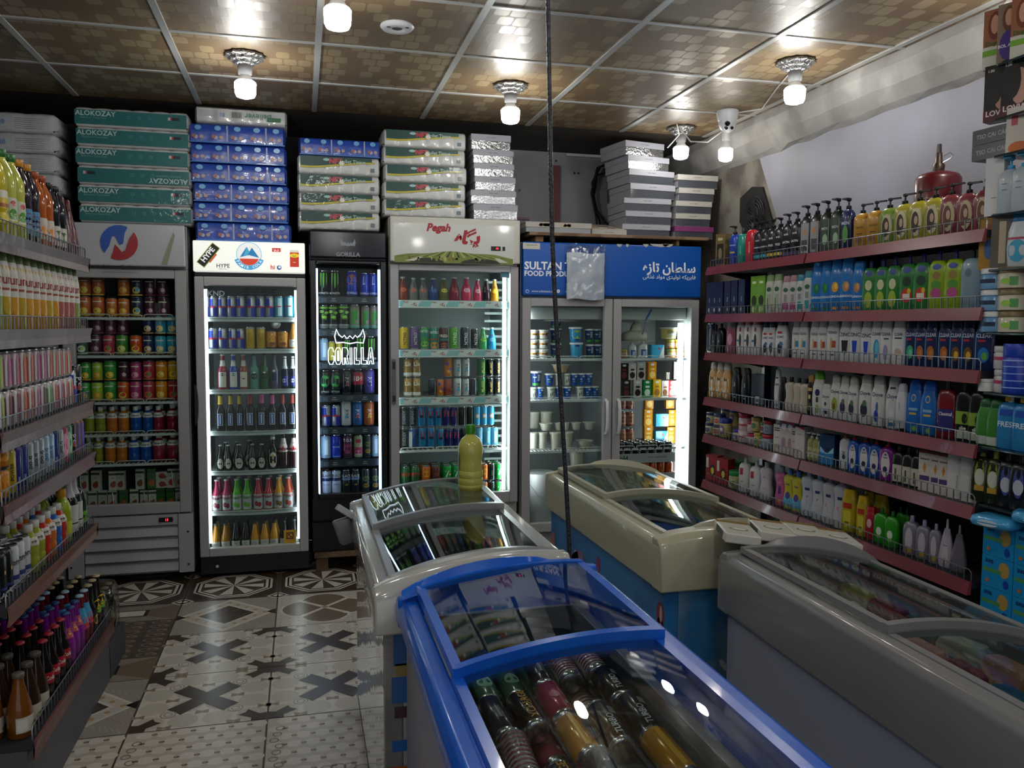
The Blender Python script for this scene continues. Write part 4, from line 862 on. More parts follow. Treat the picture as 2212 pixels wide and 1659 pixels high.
# ================================================================ goods: kinds
def can(key, size, col, look, dec, cap='alu', metal=0, name=None):
    name = name or ('juice_can' if 'juice' in look or 'milk' in look or 'flower' in look or 'striped' in look else 'soda_can' if 'soda' in look or key in ('ot', 'O1') else 'energy_drink_can')
    w, h = {'std': (.066, .115), 'slim': (.053, .134), 'tall': (.064, .155), 'sleek': (.057, .142), 's12': (.053, .120)}[size]
    K(key, 'can', name, 'can', w, h, col, cap, look, dec, metal=metal, gloss=.25)
fruit = lambda c, f, g='e8dcc8': 'r -.6 .72 .5 .77 %s;e 0 .3 .5 .17 %s;e .12 .33 .25 .1 %s;r -.9 .04 .9 .1 %s' % (g, f, c, f)
for k, c, lk, f1, f2 in (('pe', 'b5562a', 'orange peach juice can', 'd8a832', 'e8c85a'), ('or', 'c0652a', 'amber orange juice can', 'dc9a34', 'f0c060'), ('na', '23263f', 'navy pineapple juice can', 'd8b048', '4aa0c8'), ('gr', '45222f', 'dark grape juice can', '6a2a3a', 'cdb9c2'),
    ('pu', '4a1f36', 'dark purple juice can', '7a3a58', 'b8a0a8'), ('gu', 'a8324a', 'pink guava juice can', 'd86a4a', '6a8a3a'), ('gn', '3f7a2c', 'green lemon juice can', 'c8c05a', 'd8d8a0'), ('rd', 'c44a1c', 'orange-red juice can', 'e0c04a', 'd82a1a'), ('bl', '1e2c5a', 'deep blue milk drink can', 'c89a58', 'd8d0c0'),
    ('cy', '2a94b4', 'cyan juice can', 'd8b878', 'f0d8a0'), ('wh', '4a5a44', 'white-flowered dark juice can', 'd8dcd8', 'b8c070'), ('li', '9ab32c', 'lime green juice can', 'd8902a', 'e8b84a'), ('dg', '2c8a34', 'green mango juice can', 'e0a82c', 'f0d060'), ('ma', 'a83468', 'magenta berry juice can', 'd87898', 'e8a8b8'),
    ('ye', 'dca418', 'yellow mango juice can', 'f0c838', 'f08a1c'), ('og', 'd8841c', 'bright orange juice can', 'f0b43c', 'f8d878'), ('dr', 'a8282e', 'red apple juice can', 'd84a3a', '4a8a3a')):
    can(k, 'std', c, lk, fruit(f2, f1))
can('rb', 'slim', 'a9adb4', 'blue and silver energy can', 'r -1 .5 0 .93 16309a;r 0 .08 1 .5 16309a;r -.8 .46 .5 .54 a8222e;r -1.1 .06 1.1 .08 16309a', metal=.4)
can('lb', 'slim', '3fa0c4', 'light blue energy can', 'r -.2 .1 .5 .9 cfe6ee;r -.8 .5 .4 .55 b03a4a')
can('yt', 'slim', 'b39314', 'yellow slim energy can', 't 0 .5 .5 8a6c0c TASTE v;b .9 .95 c8c8c8')
can('gs', 'std', 'b8791a', 'gold short energy can', 'b .02 .12 3a2a3a;e 0 .55 .6 .2 c89030;e .1 .3 .4 .1 7a3a1a')
can('mo', 'tall', '0e100f', 'black can with green claw mark', 'p -.5 .9 -.3 .9 -.38 .5 -.48 .35 5fbf2a;p -.1 .9 .12 .9 .05 .4 -.06 .3 5fbf2a;p .35 .9 .5 .9 .5 .55 .38 .4 5fbf2a;t 0 .12 .08 d8d8d8 MONSTER')
can('go', 'tall', '1e3aa8', 'blue and orange energy can', 'e -.1 .65 .8 .2 b05a2a;e .1 .5 .4 .1 1e3aa8;t 0 .14 .09 c8d0e8 GORILLA')
can('gb', 'tall', '1a34a4', 'blue energy can with white flash', 'p -.2 .85 .5 .75 0 .55 .4 .4 -.3 .5 dfe6f2;t 0 .14 .09 c8d0e8 GORILLA')
can('gg', 'tall', '101a10', 'black energy can with green camouflage', 'b .84 .93 7fbf3a;e -.5 .72 .5 .06 8ccc44;e .5 .68 .4 .05 8ccc44;t 0 .52 .28 5f9a2c G;e .1 .5 .4 .06 8ccc44;b .0 .2 9aa0a0;t 0 .12 .08 2a2a2a GORILLA')
can('gp', 'tall', '8f7f7a', 'pinkish silver can with green panel', 'r -.5 .2 .6 .8 3f8a3a;e -.1 .8 .5 .08 8f7f7a;e .3 .3 .3 .08 8f7f7a;b .02 .16 5f9a86')
can('lg', 'tall', '9fc0dc', 'pale blue tall can', 'r -.2 .2 .3 .8 d8e8f4'); can('ys', 'slim', 'c8ac2c', 'slim yellow can', 'r -.3 .1 .2 .9 e0cc5a')
can('gd', 'tall', '0e1c12', 'dark can with green swirl', 'e 0 .55 .7 .25 1c7a34;e .2 .7 .4 .06 48b85a;e -.2 .4 .4 .05 48b85a;t 0 .12 .07 d0d0d0 ATTACK')
def bold(key, c, tc, oc, look, size='tall'): can(key, size, c, look, 't 0 .5 .55 %s bold v;e 0 .4 .2 .07 %s' % (tc, oc))
bold('bk', '15161a', 'b8bac0', '8a3a3a', 'black can lettered bold'); bold('bw', 'b9bcc0', '16181c', '3a9ac8', 'silver-white can lettered bold'); bold('bb', '245a9c', 'dfe4ea', 'b03a3a', 'blue can lettered bold')
bold('bo', 'b8602a', 'f0e8e0', 'e0b02a', 'orange can lettered bold'); bold('bp', '5a4a9c', 'e4e4f0', '3a2a6a', 'violet can lettered bold')
can('et', 'tall', '17181c', 'black can with red 18+ band', 'r -1.1 .38 1.1 .86 a8232e;t 0 .62 .2 e8e8e8 18+')
can('ry', 'tall', '1836b8', 'royal blue can', 'r -.6 .1 .6 .14 6a8ae0;e 0 .6 .5 .1 12288a;t 0 .5 .06 8aa4f0 POWER'); can('tg', 'tall', '4a2440', 'dark plum can lettered TGR', 't 0 .75 .12 e0d0dc T.G.R;e 0 .4 .6 .2 8a2a5a')
can('he', 'tall', '9fb08a', 'pink and green can with heart', 'e -.18 .74 .3 .09 a82a44;e .18 .74 .3 .09 a82a44;p -.45 .72 .45 .72 0 .54 a82a44;b .2 .48 a83a68;e 0 .25 .6 .1 d8a8b8'); can('dk', 'tall', '1e2c34', 'dim dark tall can', 'e 0 .6 .5 .12 5a6a3a;e 0 .3 .5 .1 8a6a2a')
can('bc', 'tall', 'b9c4dc', 'white can lettered BLACK', 'r -1.1 .55 1.1 .68 1a2a5a;t 0 .78 .14 10141c BLACK;t 0 .4 .07 6a7a9a EXTRA'); can('vp', 'tall', '141c2c', 'dark can lettered BLACK and VIP', 't 0 .74 .13 c8d0dc BLACK;b .56 .66 6a86b4;t 0 .36 .08 b0983a VIP')
def nitro(key, c, tc, look): can(key, 'sleek', c, look, 't .1 .48 .5 %s NITRO v' % tc)
nitro('n1', 'c8a418', '1a1a10', 'yellow can lettered NITRO'); nitro('n2', '5f4478', 'c8c4d0', 'purple can lettered NITRO'); nitro('n6', '4f9a24', 'e8f0e0', 'green can lettered NITRO'); nitro('n7', '182430', 'e4e8ec', 'dark blue-topped can lettered NITRO'); nitro('n8', '1c1e20', 'c8cccc', 'black and silver can lettered NITRO')
can('n3', 'sleek', '3a8a4a', 'green and lime drink can', 'b .55 .75 2a7a6a;t 0 .8 .1 c8e0c8 NITRO;e 0 .25 .7 .12 8ab84a'); can('n4', 'sleek', '157a6a', 'teal drink can with orange base', 't 0 .75 .12 d0e4dc NITRO;b .42 .48 a0462a;e 0 .2 .7 .14 c8842a'); can('n5', 'sleek', '4a1c20', 'dark red can lettered FRESA', 't 0 .6 .16 e8e0dc FRESA;b .38 .5 2a6a64;e 0 .2 .6 .12 9a4a34')
can('gw', 's12', 'a8844a', 'gold and white slim can', 'b .1 .26 d8d8d8;t 0 .7 .2 f0ead8 Lik;b .5 .56 8a6a34', metal=.3); can('bn', 's12', '1e2430', 'plain dark navy can', 'r .4 .1 .6 .9 8a929c'); can('oy', 's12', 'b86a24', 'orange can with violet swirls', 'e -.3 .7 .3 .1 5a4a9a;e .4 .4 .3 .1 5a4a9a;e 0 .3 .3 .08 e0a040'); can('br', 's12', '9a4430', 'brick red slim can', 'r -.3 .3 .2 .34 6a2a20')
can('b3', 's12', 'b4b8ba', 'silver slim can lettered bold', 't 0 .5 .6 15171a bold v;e 0 .4 .25 .09 3a9ac0', metal=.2); can('mg', 's12', '1c6a30', 'green can lettered MILANO', 't .1 .5 .4 c8b84a MILANO v'); can('mk', 's12', '17181a', 'black can lettered MILANO', 't .1 .5 .4 c8a84a MILANO v')
can('en', 'slim', '141c22', 'dark can lettered ENERGY', 't 0 .5 .5 9aa8b0 ENERGY v'); can('wb', 'slim', '2a4a8a', 'white and blue slim can', 'r -1 .1 -.2 .93 cdd4da;p -1 .6 .2 .75 -.2 .5 -1 .45 cdd4da'); can('hb', 'slim', '1878b0', 'blue can with red letters', 't 0 .68 .3 a83444 H;e 0 .5 .4 .07 2a1a2a;p -1 .2 1 .3 1 .26 -1 .16 6ab4dc'); can('hn', 'slim', '1a1a64', 'navy and silver can', 't 0 .65 .3 b03a5a H;p -1 .3 .9 .1 .9 .04 -1 .04 b8bcc4'); can('bg', 'slim', '101a18', 'black-green slim can', 'r .3 .1 .42 .9 3a5a40'); can('cb', 'slim', '3aa8dc', 'sky blue can with orange ring', 'e 0 .5 .5 .14 d88a3a;e 0 .5 .35 .09 b8d8ec'); can('sb', 'slim', '62b8e0', 'pale sky blue slim can', 'r -.2 .2 .3 .8 a8d8ee')
can('su', 'std', '1c9a3c', 'green lemon-lime soda can', 't -.1 .5 .4 e8f0e8 7;e .35 .5 .2 .07 c82a2a;t .35 .45 .1 e8f0e8 up'); can('mt', 'std', '1c5a2c', 'dark green soda can', 'p -.8 .7 .8 .85 .6 .5 -.6 .35 6ab42c;t 0 .55 .2 c83a2a MTN'); can('os', 'std', 'c86414', 'orange soda can', 'e 0 .55 .6 .2 e89a2c'); can('bs', 'std', '5a2a1c', 'brown soda can', 'r -.4 .4 .4 .6 7a3a2a'); can('ks', 'std', '15201a', 'black soda can', 'r -.3 .3 .3 .6 2a4030')
# bottles
for k, c, lk in (('py', '8a8a20', 'olive yellow juice bottle'), ('po', 'b8661a', 'amber orange juice bottle'), ('pb', '10489a', 'deep blue juice bottle'), ('pr', '861c34', 'crimson juice bottle')):
    K(k, 'pet', 'juice_bottle', 'bottle', .068, .160, c, 'd4d4d2', lk, 'b .58 .76 d2d0cc;t 0 .67 .08 3a3a44 mmaid', gloss=.15)
K('l1', 'long', 'soda_bottle', 'bottle', .062, .225, '8a2a3c', 'c8c8c8', 'red malt drink bottle', 'r -.6 .08 .6 .5 c8c4bc;e 0 .43 .4 .04 5a2030;b .66 .82 c8c4bc', gloss=.15)
K('l2', 'long', 'soda_bottle', 'bottle', .062, .225, '1c4a9a', 'c8c8c8', 'blue malt drink bottle', 'r -.6 .08 .6 .5 c8c8c4;e 0 .43 .4 .04 2a7a6a;b .66 .82 c8c8c8', gloss=.15)
K('l3', 'long', 'soda_bottle', 'bottle', .062, .225, '8a4a3a', 'b8b0a8', 'brown-pink malt drink bottle', 'r -.6 .08 .6 .5 c8c0b4;r -.2 .3 .2 .33 7a2a20;b .66 .82 c8c0b8', gloss=.15)
K('l4', 'long', 'soda_bottle', 'bottle', .062, .225, '5a8a84', '303436', 'pale aqua glass bottle', 'e 0 .38 .5 .09 2a2a28;r -.2 .46 .2 .5 d0d4d0', gloss=.1)
K('l5', 'long', 'soda_bottle', 'bottle', .062, .225, '2f5a3c', '303436', 'green glass bottle', 'e 0 .38 .5 .09 1a2a20;r -.2 .46 .2 .5 d0d4d0', gloss=.1)
K('l6', 'long', 'soda_bottle', 'bottle', .058, .225, '4a4c60', '303436', 'grey-violet glass bottle', 'r -.4 .25 .4 .45 2a3050;r -.2 .5 .2 .55 d0d4d0', gloss=.1)
K('l7', 'long', 'soda_bottle', 'bottle', .058, .21, '12182c', 'd8dadc', 'dark bottle with silver foil neck', 'r -.7 .1 .7 .4 1c2c78;e -.1 .26 .4 .06 d8d8e0;b .62 .93 c8ccd0', gloss=.15)
K('l8', 'long', 'soda_bottle', 'bottle', .06, .21, '8aa8b8', 'd8dadc', 'clear bottle with blue base', 'b .02 .22 1e5ab0;b .3 .5 d0dce4', gloss=.1)
for k, c, lk in (('m1', 'c4a83a', 'dark bottle with yellow neck wrap'), ('m2', '9a3a34', 'dark bottle with red neck wrap'), ('m3', 'c8569a', 'dark bottle with pink neck wrap')):
    K(k, 'long', 'soda_bottle', 'bottle', .062, .235, '121214', '2a2a2c', lk, 'r -.42 .16 .42 .48 a8b0b8;r -.3 .18 .3 .46 28509a;r -.08 .2 .08 .44 c8d0d8;p -1 .74 1 .74 .95 .95 -.95 .95 %s;b .72 .97 %s' % (c, c), gloss=.12)
K('mh', 'malt', 'soda_bottle', 'bottle', .062, .165, '10140f', 'b8b8b8', 'dark malt bottle with round white label', 'e 0 .28 .62 .2 c4c2b8;e 0 .28 .5 .15 b0aca0;t 0 .27 .05 3a3a30 MALT', gloss=.1)
K('mj', 'long', 'soda_bottle', 'bottle', .066, .225, '141410', 'b8b8b0', 'tall dark malt bottle with oval label', 'e 0 .28 .6 .22 c4c0b4;r -.4 .25 .4 .29 2a2a24;e 0 .38 .2 .04 a88a3a;b .85 .93 c8c4b8', gloss=.12)
K('ms', 'malt', 'soda_bottle', 'bottle', .066, .24, '2a1418', '3a8a3a', 'strawberry drink bottle with white wrap', 'b .46 .82 c8bcb8;e 0 .56 .5 .06 a02a3a;t 0 .68 .05 8a2a3a SODA', gloss=.12)
for k, c, f, lk in (('h1', '9a2a50', '7a2a40', 'plum fruit drink bottle'), ('h2', '4a9a1c', '5a9a2c', 'green fruit drink bottle'), ('h3', 'a82438', '8a2030', 'red fruit drink bottle'), ('h4', 'c88a18', '6a5a2a', 'golden fruit drink bottle'), ('h5', 'b85038', 'a84a3a', 'coral fruit drink bottle')):
    K(k, 'malt', 'fruit_drink_bottle', 'bottle', .062, .2, c, 'b8b8b8', lk, 'b .03 .5 a9abae;e -.2 .2 .3 .08 %s;e .25 .17 .3 .08 %s;t 0 .4 .06 3a3a3a KING' % (f, f), gloss=.15)
for k, c, f, lk in (('j1', '9a6a20', '6a8a2a', 'amber apple juice bottle'), ('j2', '1a181c', 'a03a3a', 'black grape juice bottle'), ('j3', 'c88a20', 'd8a83a', 'orange nectar glass bottle')):
    K(k, 'cone', 'juice_bottle', 'bottle', .06, .175, c, '3a3c3e', lk, 'r -.8 .08 .8 .36 c0bfb8;e .2 .13 .4 .05 %s;t 0 .27 .05 3a3a34 Juice' % f, gloss=.12)
for k, c, c2, f, lk in (('q1', '7a2c1c', '6fa0b8', 'b04a2a', 'brown-red basil drink bottle'), ('q2', '6a6a66', '6fa0b8', 'a84a34', 'grey basil drink bottle'), ('q3', '123a78', 'c4c8cc', '2a4a8a', 'blue basil drink bottle'), ('q4', '5a5a20', 'c4c8c4', 'c0b03a', 'olive basil drink bottle'), ('q5', '7a1430', '3a6a78', '9a2a3a', 'crimson basil drink bottle'), ('q6', 'c02a54', '6ab0b4', 'd8a0b0', 'pink berry drink bottle'), ('q7', '2c1428', 'c8c0b0', '3a1a30', 'dark purple drink bottle'), ('q8', 'c8841c', 'd4d4cc', 'e0c02a', 'orange basil drink bottle'), ('q9', '1f8ac8', 'c0d4d8', '6ab0d0', 'bright blue drink bottle'), ('q0', '3a9a5a', 'a8b8b0', '88b83a', 'clear green drink bottle')):
    K(k, 'cone', 'basil_drink_bottle', 'bottle', .066, .15, c, 'b9bcbe', lk, 'p -.9 .42 .9 .42 .7 .82 -.7 .82 %s;e 0 .45 .5 .09 %s;t 0 .65 .07 8a2a34 basil' % (c2, f), gloss=.12)
# cartons
for k, c, f, lk, st in (('c1', 'b4b0a8', '8a3a2a', 'white date juice carton', 0), ('c2', 'b4b0a8', '6a4a2a', 'white mixed juice carton', 0), ('c3', 'b0aca4', 'a02a2a', 'white cherry carton with straw', 1), ('c4', '2a5a24', 'a8502a', 'green peach juice carton', 0)):
    K(k, 'box', 'juice_carton', 'carton', .046, .115, c, None, lk, 'r -1 .8 1 .92 %s;e 0 .3 .7 .16 %s;e .3 .42 .35 .09 %s;t 0 .65 .06 4a3a34 juice' % ('2a3a2a', f, f), d=.036, straw=st)
# dairy
K('t1', 'tub', 'dairy_tub', 'tub', .11, .062, 'c8c6be', 'd4d4ce', 'white red-gold cheese tub', 'r -.9 .42 .9 .62 b8862a;t 0 .5 .2 4a2a2a cheese;e .5 .5 .2 .2 6a2a3a')
K('t2', 'tub', 'dairy_tub', 'tub', .072, .095, '1a3468', 'c8ccd0', 'navy yogurt tub', 'r -.9 .04 .9 .2 3a8a3a;r .05 .35 .55 .8 9aa0a4;t -.4 .6 .12 c8d0d8 Pegah'); K('t3', 'tub', 'dairy_tub', 'tub', .085, .1, '2a84b8', 'c8ccd0', 'bright blue and lime yogurt tub', 'e 0 .5 .8 .3 a8b42c;r -.6 .42 .6 .62 2a84b8;r -.3 .1 .3 .25 1a3a8a'); K('t4', 'tub', 'dairy_tub', 'tub', .085, .1, '3a94c0', 'c8ccd0', 'sky blue yogurt tub with white wave', 'p -.2 .04 1 .04 1 .55 .5 .3 c4ccc8;e -.1 .8 .3 .06 1a2a6a')
K('t5', 'tub', 'dairy_tub', 'tub', .066, .085, '2050a4', 'ccd0d2', 'royal blue yogurt cup', 'p -1 .04 1 .04 .2 .3 -1 .2 c0c8c8;e .2 .75 .3 .08 c4ccd4;r -.4 .3 0 .38 7aa83a;r -.5 .5 -.1 .56 c8d0d0'); K('t6', 'tub', 'dairy_tub', 'tub', .066, .085, 'b4b8b4', 'd0d2d0', 'white-backed yogurt cup', 'r -.4 .1 .4 .72 c8ccc4;r -.35 .78 .35 .84 6a9a3a;r -.3 .2 -.1 .5 3a3a3a;r .1 .3 .3 .6 5a5a5a')
K('u1', 'tub', 'plastic_pot', 'pot', .1, .12, 'b4b1a2', 'bcbaac', 'cream plastic yogurt pot'); K('u2', 'bowl', 'plastic_bowl', 'bowl', .11, .055, 'bcb9ac', 'c4c2b6', 'cream plastic bowl'); K('u3', 'bowl', 'nut_tub', 'tub', .12, .055, 'b09a78', 'b8b4a8', 'clear tub of nuts')
K('v1', 'kid', 'yogurt_bottle', 'bottle', .065, .11, 'bcbec0', 'c8cacc', 'white yogurt drink bottle', 'r -.5 .1 .5 .5 2a4a8a;r -.2 .15 .2 .4 a8b4c8'); K('v2', 'box', 'butter_box', 'box', .09, .085, '3a9ac4', None, 'sky blue and white dairy box', 'p .2 0 1 0 1 1 .6 .6 b4bab8;e .2 .7 .15 .1 b02a3a', d=.06); K('v3', 'jar', 'jam_jar', 'jar', .075, .062, 'a0602c', '8a8a3a', 'amber spread jar', 'r -.8 .2 .8 .6 b0a484;t 0 .4 .16 5a2a1c Dona'); K('v4', 'tub', 'spread_tub', 'tub', .12, .075, 'c4b468', 'c8ccc8', 'wide tub lettered ONA', 'e 0 .25 .5 .2 8aa8b8;e .2 .2 .3 .12 b87a34;t 0 .62 .26 2a2a3a ONA')
for k, c, f, lk in (('w1', '2c1c20', '6a2a34', 'dark chocolate milk carton'), ('w2', 'b8b4b0', '2a1a1a', 'white chocolate milk carton'), ('w3', '1c7a3c', 'c0c8c0', 'green milk carton'), ('w4', 'c8a41c', '8a5a1c', 'yellow milk carton'), ('w5', 'c0bcb4', '7a4a2a', 'white cocoa milk carton'), ('w6', 'a8242c', 'd0c0bc', 'red milk carton'), ('w7', 'c4b8b4', 'a82a34', 'white and red milk carton'), ('w8', 'c8841c', 'e0bc6a', 'orange cream carton')):
    K(k, 'box', 'milk_carton', 'carton', .058, .118, c, None, lk, 'e 0 .28 .7 .2 %s;e 0 .86 .5 .07 d0ccc8;r -.5 .55 .5 .66 %s' % (f, f), d=.042)
can('ot', 'tall', 'b04a20', 'orange can', 'r -.3 .3 .2 .6 c87a3a')
can('w9', 'std', '8a4a3a', 'small brown food can', 'b .2 .8 a07058;e 0 .5 .6 .2 5a2a20', name='food_can')
# toiletries (flat bottles seen along the right wall)
def sp(key, kind, c, cap, look, dec='', w=.07, h=.2, d=.045, name='shampoo_bottle', n=3, cat='bottle', **kw): K(key, kind, name, cat, w, h, c, cap, look, dec, d=d, n=n, gloss=.28, **kw)
oval = lambda c, t='', tc='2a2a2a', f='8a6a4a': 'e 0 .36 .62 .27 %s;e -.12 .36 .42 .2 %s;e .0 .39 .2 .085 b89a84;e -.3 .26 .2 .1 %s;r .1 .2 .5 .22 3a3428;r .1 .26 .5 .28 3a3428' % (c, f, f) + (';t 0 .5 .05 %s %s' % (tc, t) if t else '')
sp('a1', 'box', '6a5a34', None, 'gold and black boxed lotion', 'r -.7 .1 .7 .7 1c1a18;e 0 .4 .4 .18 7a6a50;r -.5 .8 .5 .88 b0a884', d=.06, h=.19, name='lotion_box', cat='box')
sp('a2', 'pump', '1a3aa0', '151518', 'cobalt blue pump bottle', 'r -.6 .3 .6 .34 b0a050;t 0 .5 .05 a8b4dc shower', h=.23, w=.06); sp('a3', 'kid', '1a8478', '1a1a1c', 'teal squeeze bottle', 't .0 .4 .2 8ac0b4 ABSOLUTE v', w=.065, h=.2); sp('a4', 'kid', 'b81c2c', '1a1a1c', 'red bottle lettered ABSOLUTE', 't 0 .4 .25 e4c8c8 ABSOLUTE v', w=.075, h=.215)
sp('a5', 'pump', '121318', '0c0c0e', 'black pump bottle with cyan band', 't 0 .52 .05 c8ccd0 arsh;r -.8 .1 .8 .17 2a9ab4;t 0 .35 .035 c8ccd0 SHAMPOO', w=.062, h=.22); sp('a6', 'pump', '121318', '0c0c0e', 'black pump bottle with yellow band', 't 0 .52 .05 c8ccd0 arsh;r -.8 .1 .8 .17 c4b03a;t 0 .35 .05 c8ccd0 FREE', w=.062, h=.22); sp('a7', 'pump', '121318', '0c0c0e', 'black pump bottle with violet base', 't 0 .52 .05 c8ccd0 arsh;r -.8 .06 .8 .14 3a2a5a;t 0 .35 .05 c8ccd0 SATIN', w=.066, h=.23)
sp('a8', 'pump', '1a1c20', '0c0c0e', 'black and silver tall pump bottle', 'r -.7 .05 .7 .62 8a8c90;r -.5 .1 .5 .3 3a3c40;r -.3 .4 .3 .5 a87a54', w=.068, h=.25); sp('a9', 'pump', '142018', '0c0c0e', 'dark green tall pump bottle', 'r -.7 .05 .7 .62 24382c;e .1 .25 .4 .1 8ab090;t 0 .45 .05 b0b8b0 MEN;r .6 .1 .66 .6 9ab08a', w=.07, h=.25); sp('b0', 'pump', '14204a', '0c0c0e', 'dark blue pump bottle', 'e 0 .3 .5 .16 4a8a3a;t 0 .5 .06 b8c4dc MEN', w=.06, h=.24)
sp('b1', 'pump', 'a87c24', '121212', 'gold pump bottle with argan drawing', 't 0 .45 .04 3a2a14 ARGAN;e -.1 .18 .4 .08 7a4a1c;r -.4 .3 .4 .32 3a2a14', w=.075, h=.2, side=1); sp('b2', 'pump', '6a8430', '121212', 'leaf green pump bottle with portrait label', oval('b8b08a', f='2a1a14'), w=.078, h=.2, side=1); sp('b5', 'pump', '96902a', '121212', 'olive yellow pump bottle with portrait label', oval('c8c0a0', f='2a1c14'), w=.08, h=.205, side=1); sp('b6', 'pump', '74343a', '121212', 'maroon pump bottle with portrait label', oval('b8a888', f='5a3424'), w=.08, h=.205, side=1)
sp('d1', 'box', '16204a', None, 'navy boxed cream', 't 0 .45 .3 b8c4dc DeLux v;e 0 .15 .3 .06 b8c4dc', w=.046, h=.19, d=.05, name='cream_box', cat='box'); sp('d2', 'box', '6aa02c', None, 'lime green box with olive drawing', 'e 0 .35 .7 .14 2a3a20;e 0 .12 .5 .08 c8dca0;r -.5 .8 .5 .86 d8e4c0', w=.05, h=.2, d=.045, name='soap_box', cat='box')
sp('d3', 'shamp', 'b8bab0', '8aa074', 'white bottle with green cap', 'e 0 .62 .5 .06 2a5a3a;r -.4 .15 .4 .5 9aa890;r -.3 .12 -.1 .4 3a6a3a', w=.062); sp('d4', 'shamp', 'bcb6b8', 'a8808c', 'white bottle with pink cap', 'e 0 .62 .5 .06 2a5a3a;r -.6 .1 .6 .28 9a3a78;r -.3 .3 .3 .5 8a8a88', w=.065); sp('d5', 'shamp', 'b6bcbc', '3a8aa0', 'white bottle with teal cap', 'e 0 .62 .5 .06 2a5a3a;r -.4 .1 .4 .3 2a8a90;r -.3 .35 .3 .5 7a8a88', w=.062)
for k, f, f2, lk in (('e1', '1a6a3a', '2a8a4a', 'blue shampoo bottle with green leaf'), ('e2', 'd8962a', 'e8c04a', 'blue shampoo bottle with lemon'), ('e3', 'b07a4a', 'd0a070', 'blue shampoo bottle with almonds')): sp(k, 'shamp', '1a6cb4', '1a74bc', lk, 'e 0 .48 .5 .1 %s;e .15 .5 .25 .06 %s;t 0 .3 .06 dce6f0 BLENDAX;r -.5 .05 .5 .1 %s' % (f, f2, f), w=.07, h=.235)
sp('e4', 'kid', '2f7a38', '18246a', 'green children\'s shampoo with lime pear', 'e 0 .73 .5 .06 243a8a;e 0 .5 .45 .1 c8c8a0;e 0 .22 .5 .16 9ab03a', w=.085, h=.236); sp('e5', 'kid', '2f7a38', '18246a', 'green children\'s shampoo with strawberry label', 'e 0 .73 .5 .06 243a8a;e 0 .52 .5 .09 223a2a;e 0 .27 .6 .13 b8342c;r -.4 .22 .4 .3 dcd0c8;e .3 .35 .2 .05 d8b02a', w=.088, h=.238); sp('e6', 'kid', '88a41c', '18246a', 'lime yellow children\'s shampoo bottle', 'e 0 .73 .5 .05 243a8a;e 0 .58 .4 .07 8a7040;e 0 .42 .5 .08 4a8a34;e 0 .28 .55 .09 a84a80', w=.092, h=.24); sp('e7', 'kid', '7c97a6', '14161c', 'pale blue bottle with dark cap', 'e -.2 .6 .3 .07 5a7482', w=.09, h=.235)
sp('f1', 'can', '1c2c48', '20304a', 'dark blue spray can', 'r .2 .1 .4 .8 8a98a8', w=.055, h=.18, n=2, d=.055, name='spray_can', cat='can'); sp('f2', 'kid', '101216', '15151a', 'black squeeze bottle with white script', 't 0 .4 .3 b8bcc0 gel v', w=.06, h=.17); sp('f3', 'jar', '8a4658', '6a6a70', 'translucent pink jar bottle', 'e 0 .4 .5 .16 b88a94', w=.07, h=.2)
sp('f4', 'shamp', 'c0bebc', '7a3448', 'white bottle with maroon cap and figure', 'e .1 .7 .2 .07 8a2430;e .1 .4 .25 .18 2c2220;r -.7 .36 -.2 .42 2a6a9a', w=.07, h=.196); sp('f5', 'slant', 'c2c4c8', '1c2438', 'white clinic bottle with navy cap', 'r -.5 .6 .3 .66 a82a34;t 0 .52 .06 2c3450 CLINIC;e 0 .22 .4 .14 23242c;e .2 .34 .3 .06 3a6a9a', w=.08, h=.196)
sp('f6', 'shamp', 'c0c2c2', 'a8aaaa', 'white bottle with blue panel', 't 0 .65 .06 4a4c50 TREND;r -.1 .3 .6 .46 2278a8;e -.1 .4 .15 .14 b89a5a;r -.3 .12 .4 .15 3a3a3a', w=.072, h=.196); sp('f7', 'shamp', 'c0c2c2', 'a8aaaa', 'white bottle with copper panel', 't 0 .65 .06 4a4c50 TREND;r -.1 .3 .6 .46 9a4a3a;e -.1 .4 .15 .14 b89a5a;r -.3 .12 .4 .15 3a3a3a', w=.072, h=.196)
sp('f8', 'shamp', 'bfc1c2', 'b0b2b2', 'white ZINC bottle with black arrow', 't 0 .64 .09 1c1c20 ZINC;p -.5 .5 .5 .5 .35 .2 -.35 .2 202222;e 0 .22 .2 .04 6a9a6a', w=.072, h=.196); sp('f9', 'shamp', 'bfc1c2', 'b0b2b2', 'white ZINC bottle with blue arrow', 't 0 .64 .09 1c1c20 ZINC;p -.4 .5 .4 .5 .25 .2 -.25 .2 1c3cb0', w=.07, h=.196)
sp('g1', 'shamp', 'c2c4c4', 'b4b6b6', 'white CLEAR bottle with blue disc', 't 0 .68 .07 2a2c34 CLEAR;e .1 .34 .45 .22 2a8ab4;e .2 .36 .3 .14 5ab0cc', w=.075, h=.196); sp('g2', 'shamp', 'c2c4c4', 'b4b6b6', 'white CLEAR bottle with violet drawing', 't 0 .68 .07 2a2c34 CLEAR;r -.3 .56 .5 .59 2a2c34;e 0 .26 .35 .18 8a84a8', w=.075, h=.196); sp('g3', 'shamp', 'c4c6c6', 'b4b6b6', 'broad white CLEAR bottle with beige wings', 't 0 .68 .07 2a2c34 CLEAR;r -.5 .58 .5 .61 2a2c34;e 0 .28 .45 .09 b89a8a', w=.09, h=.196)
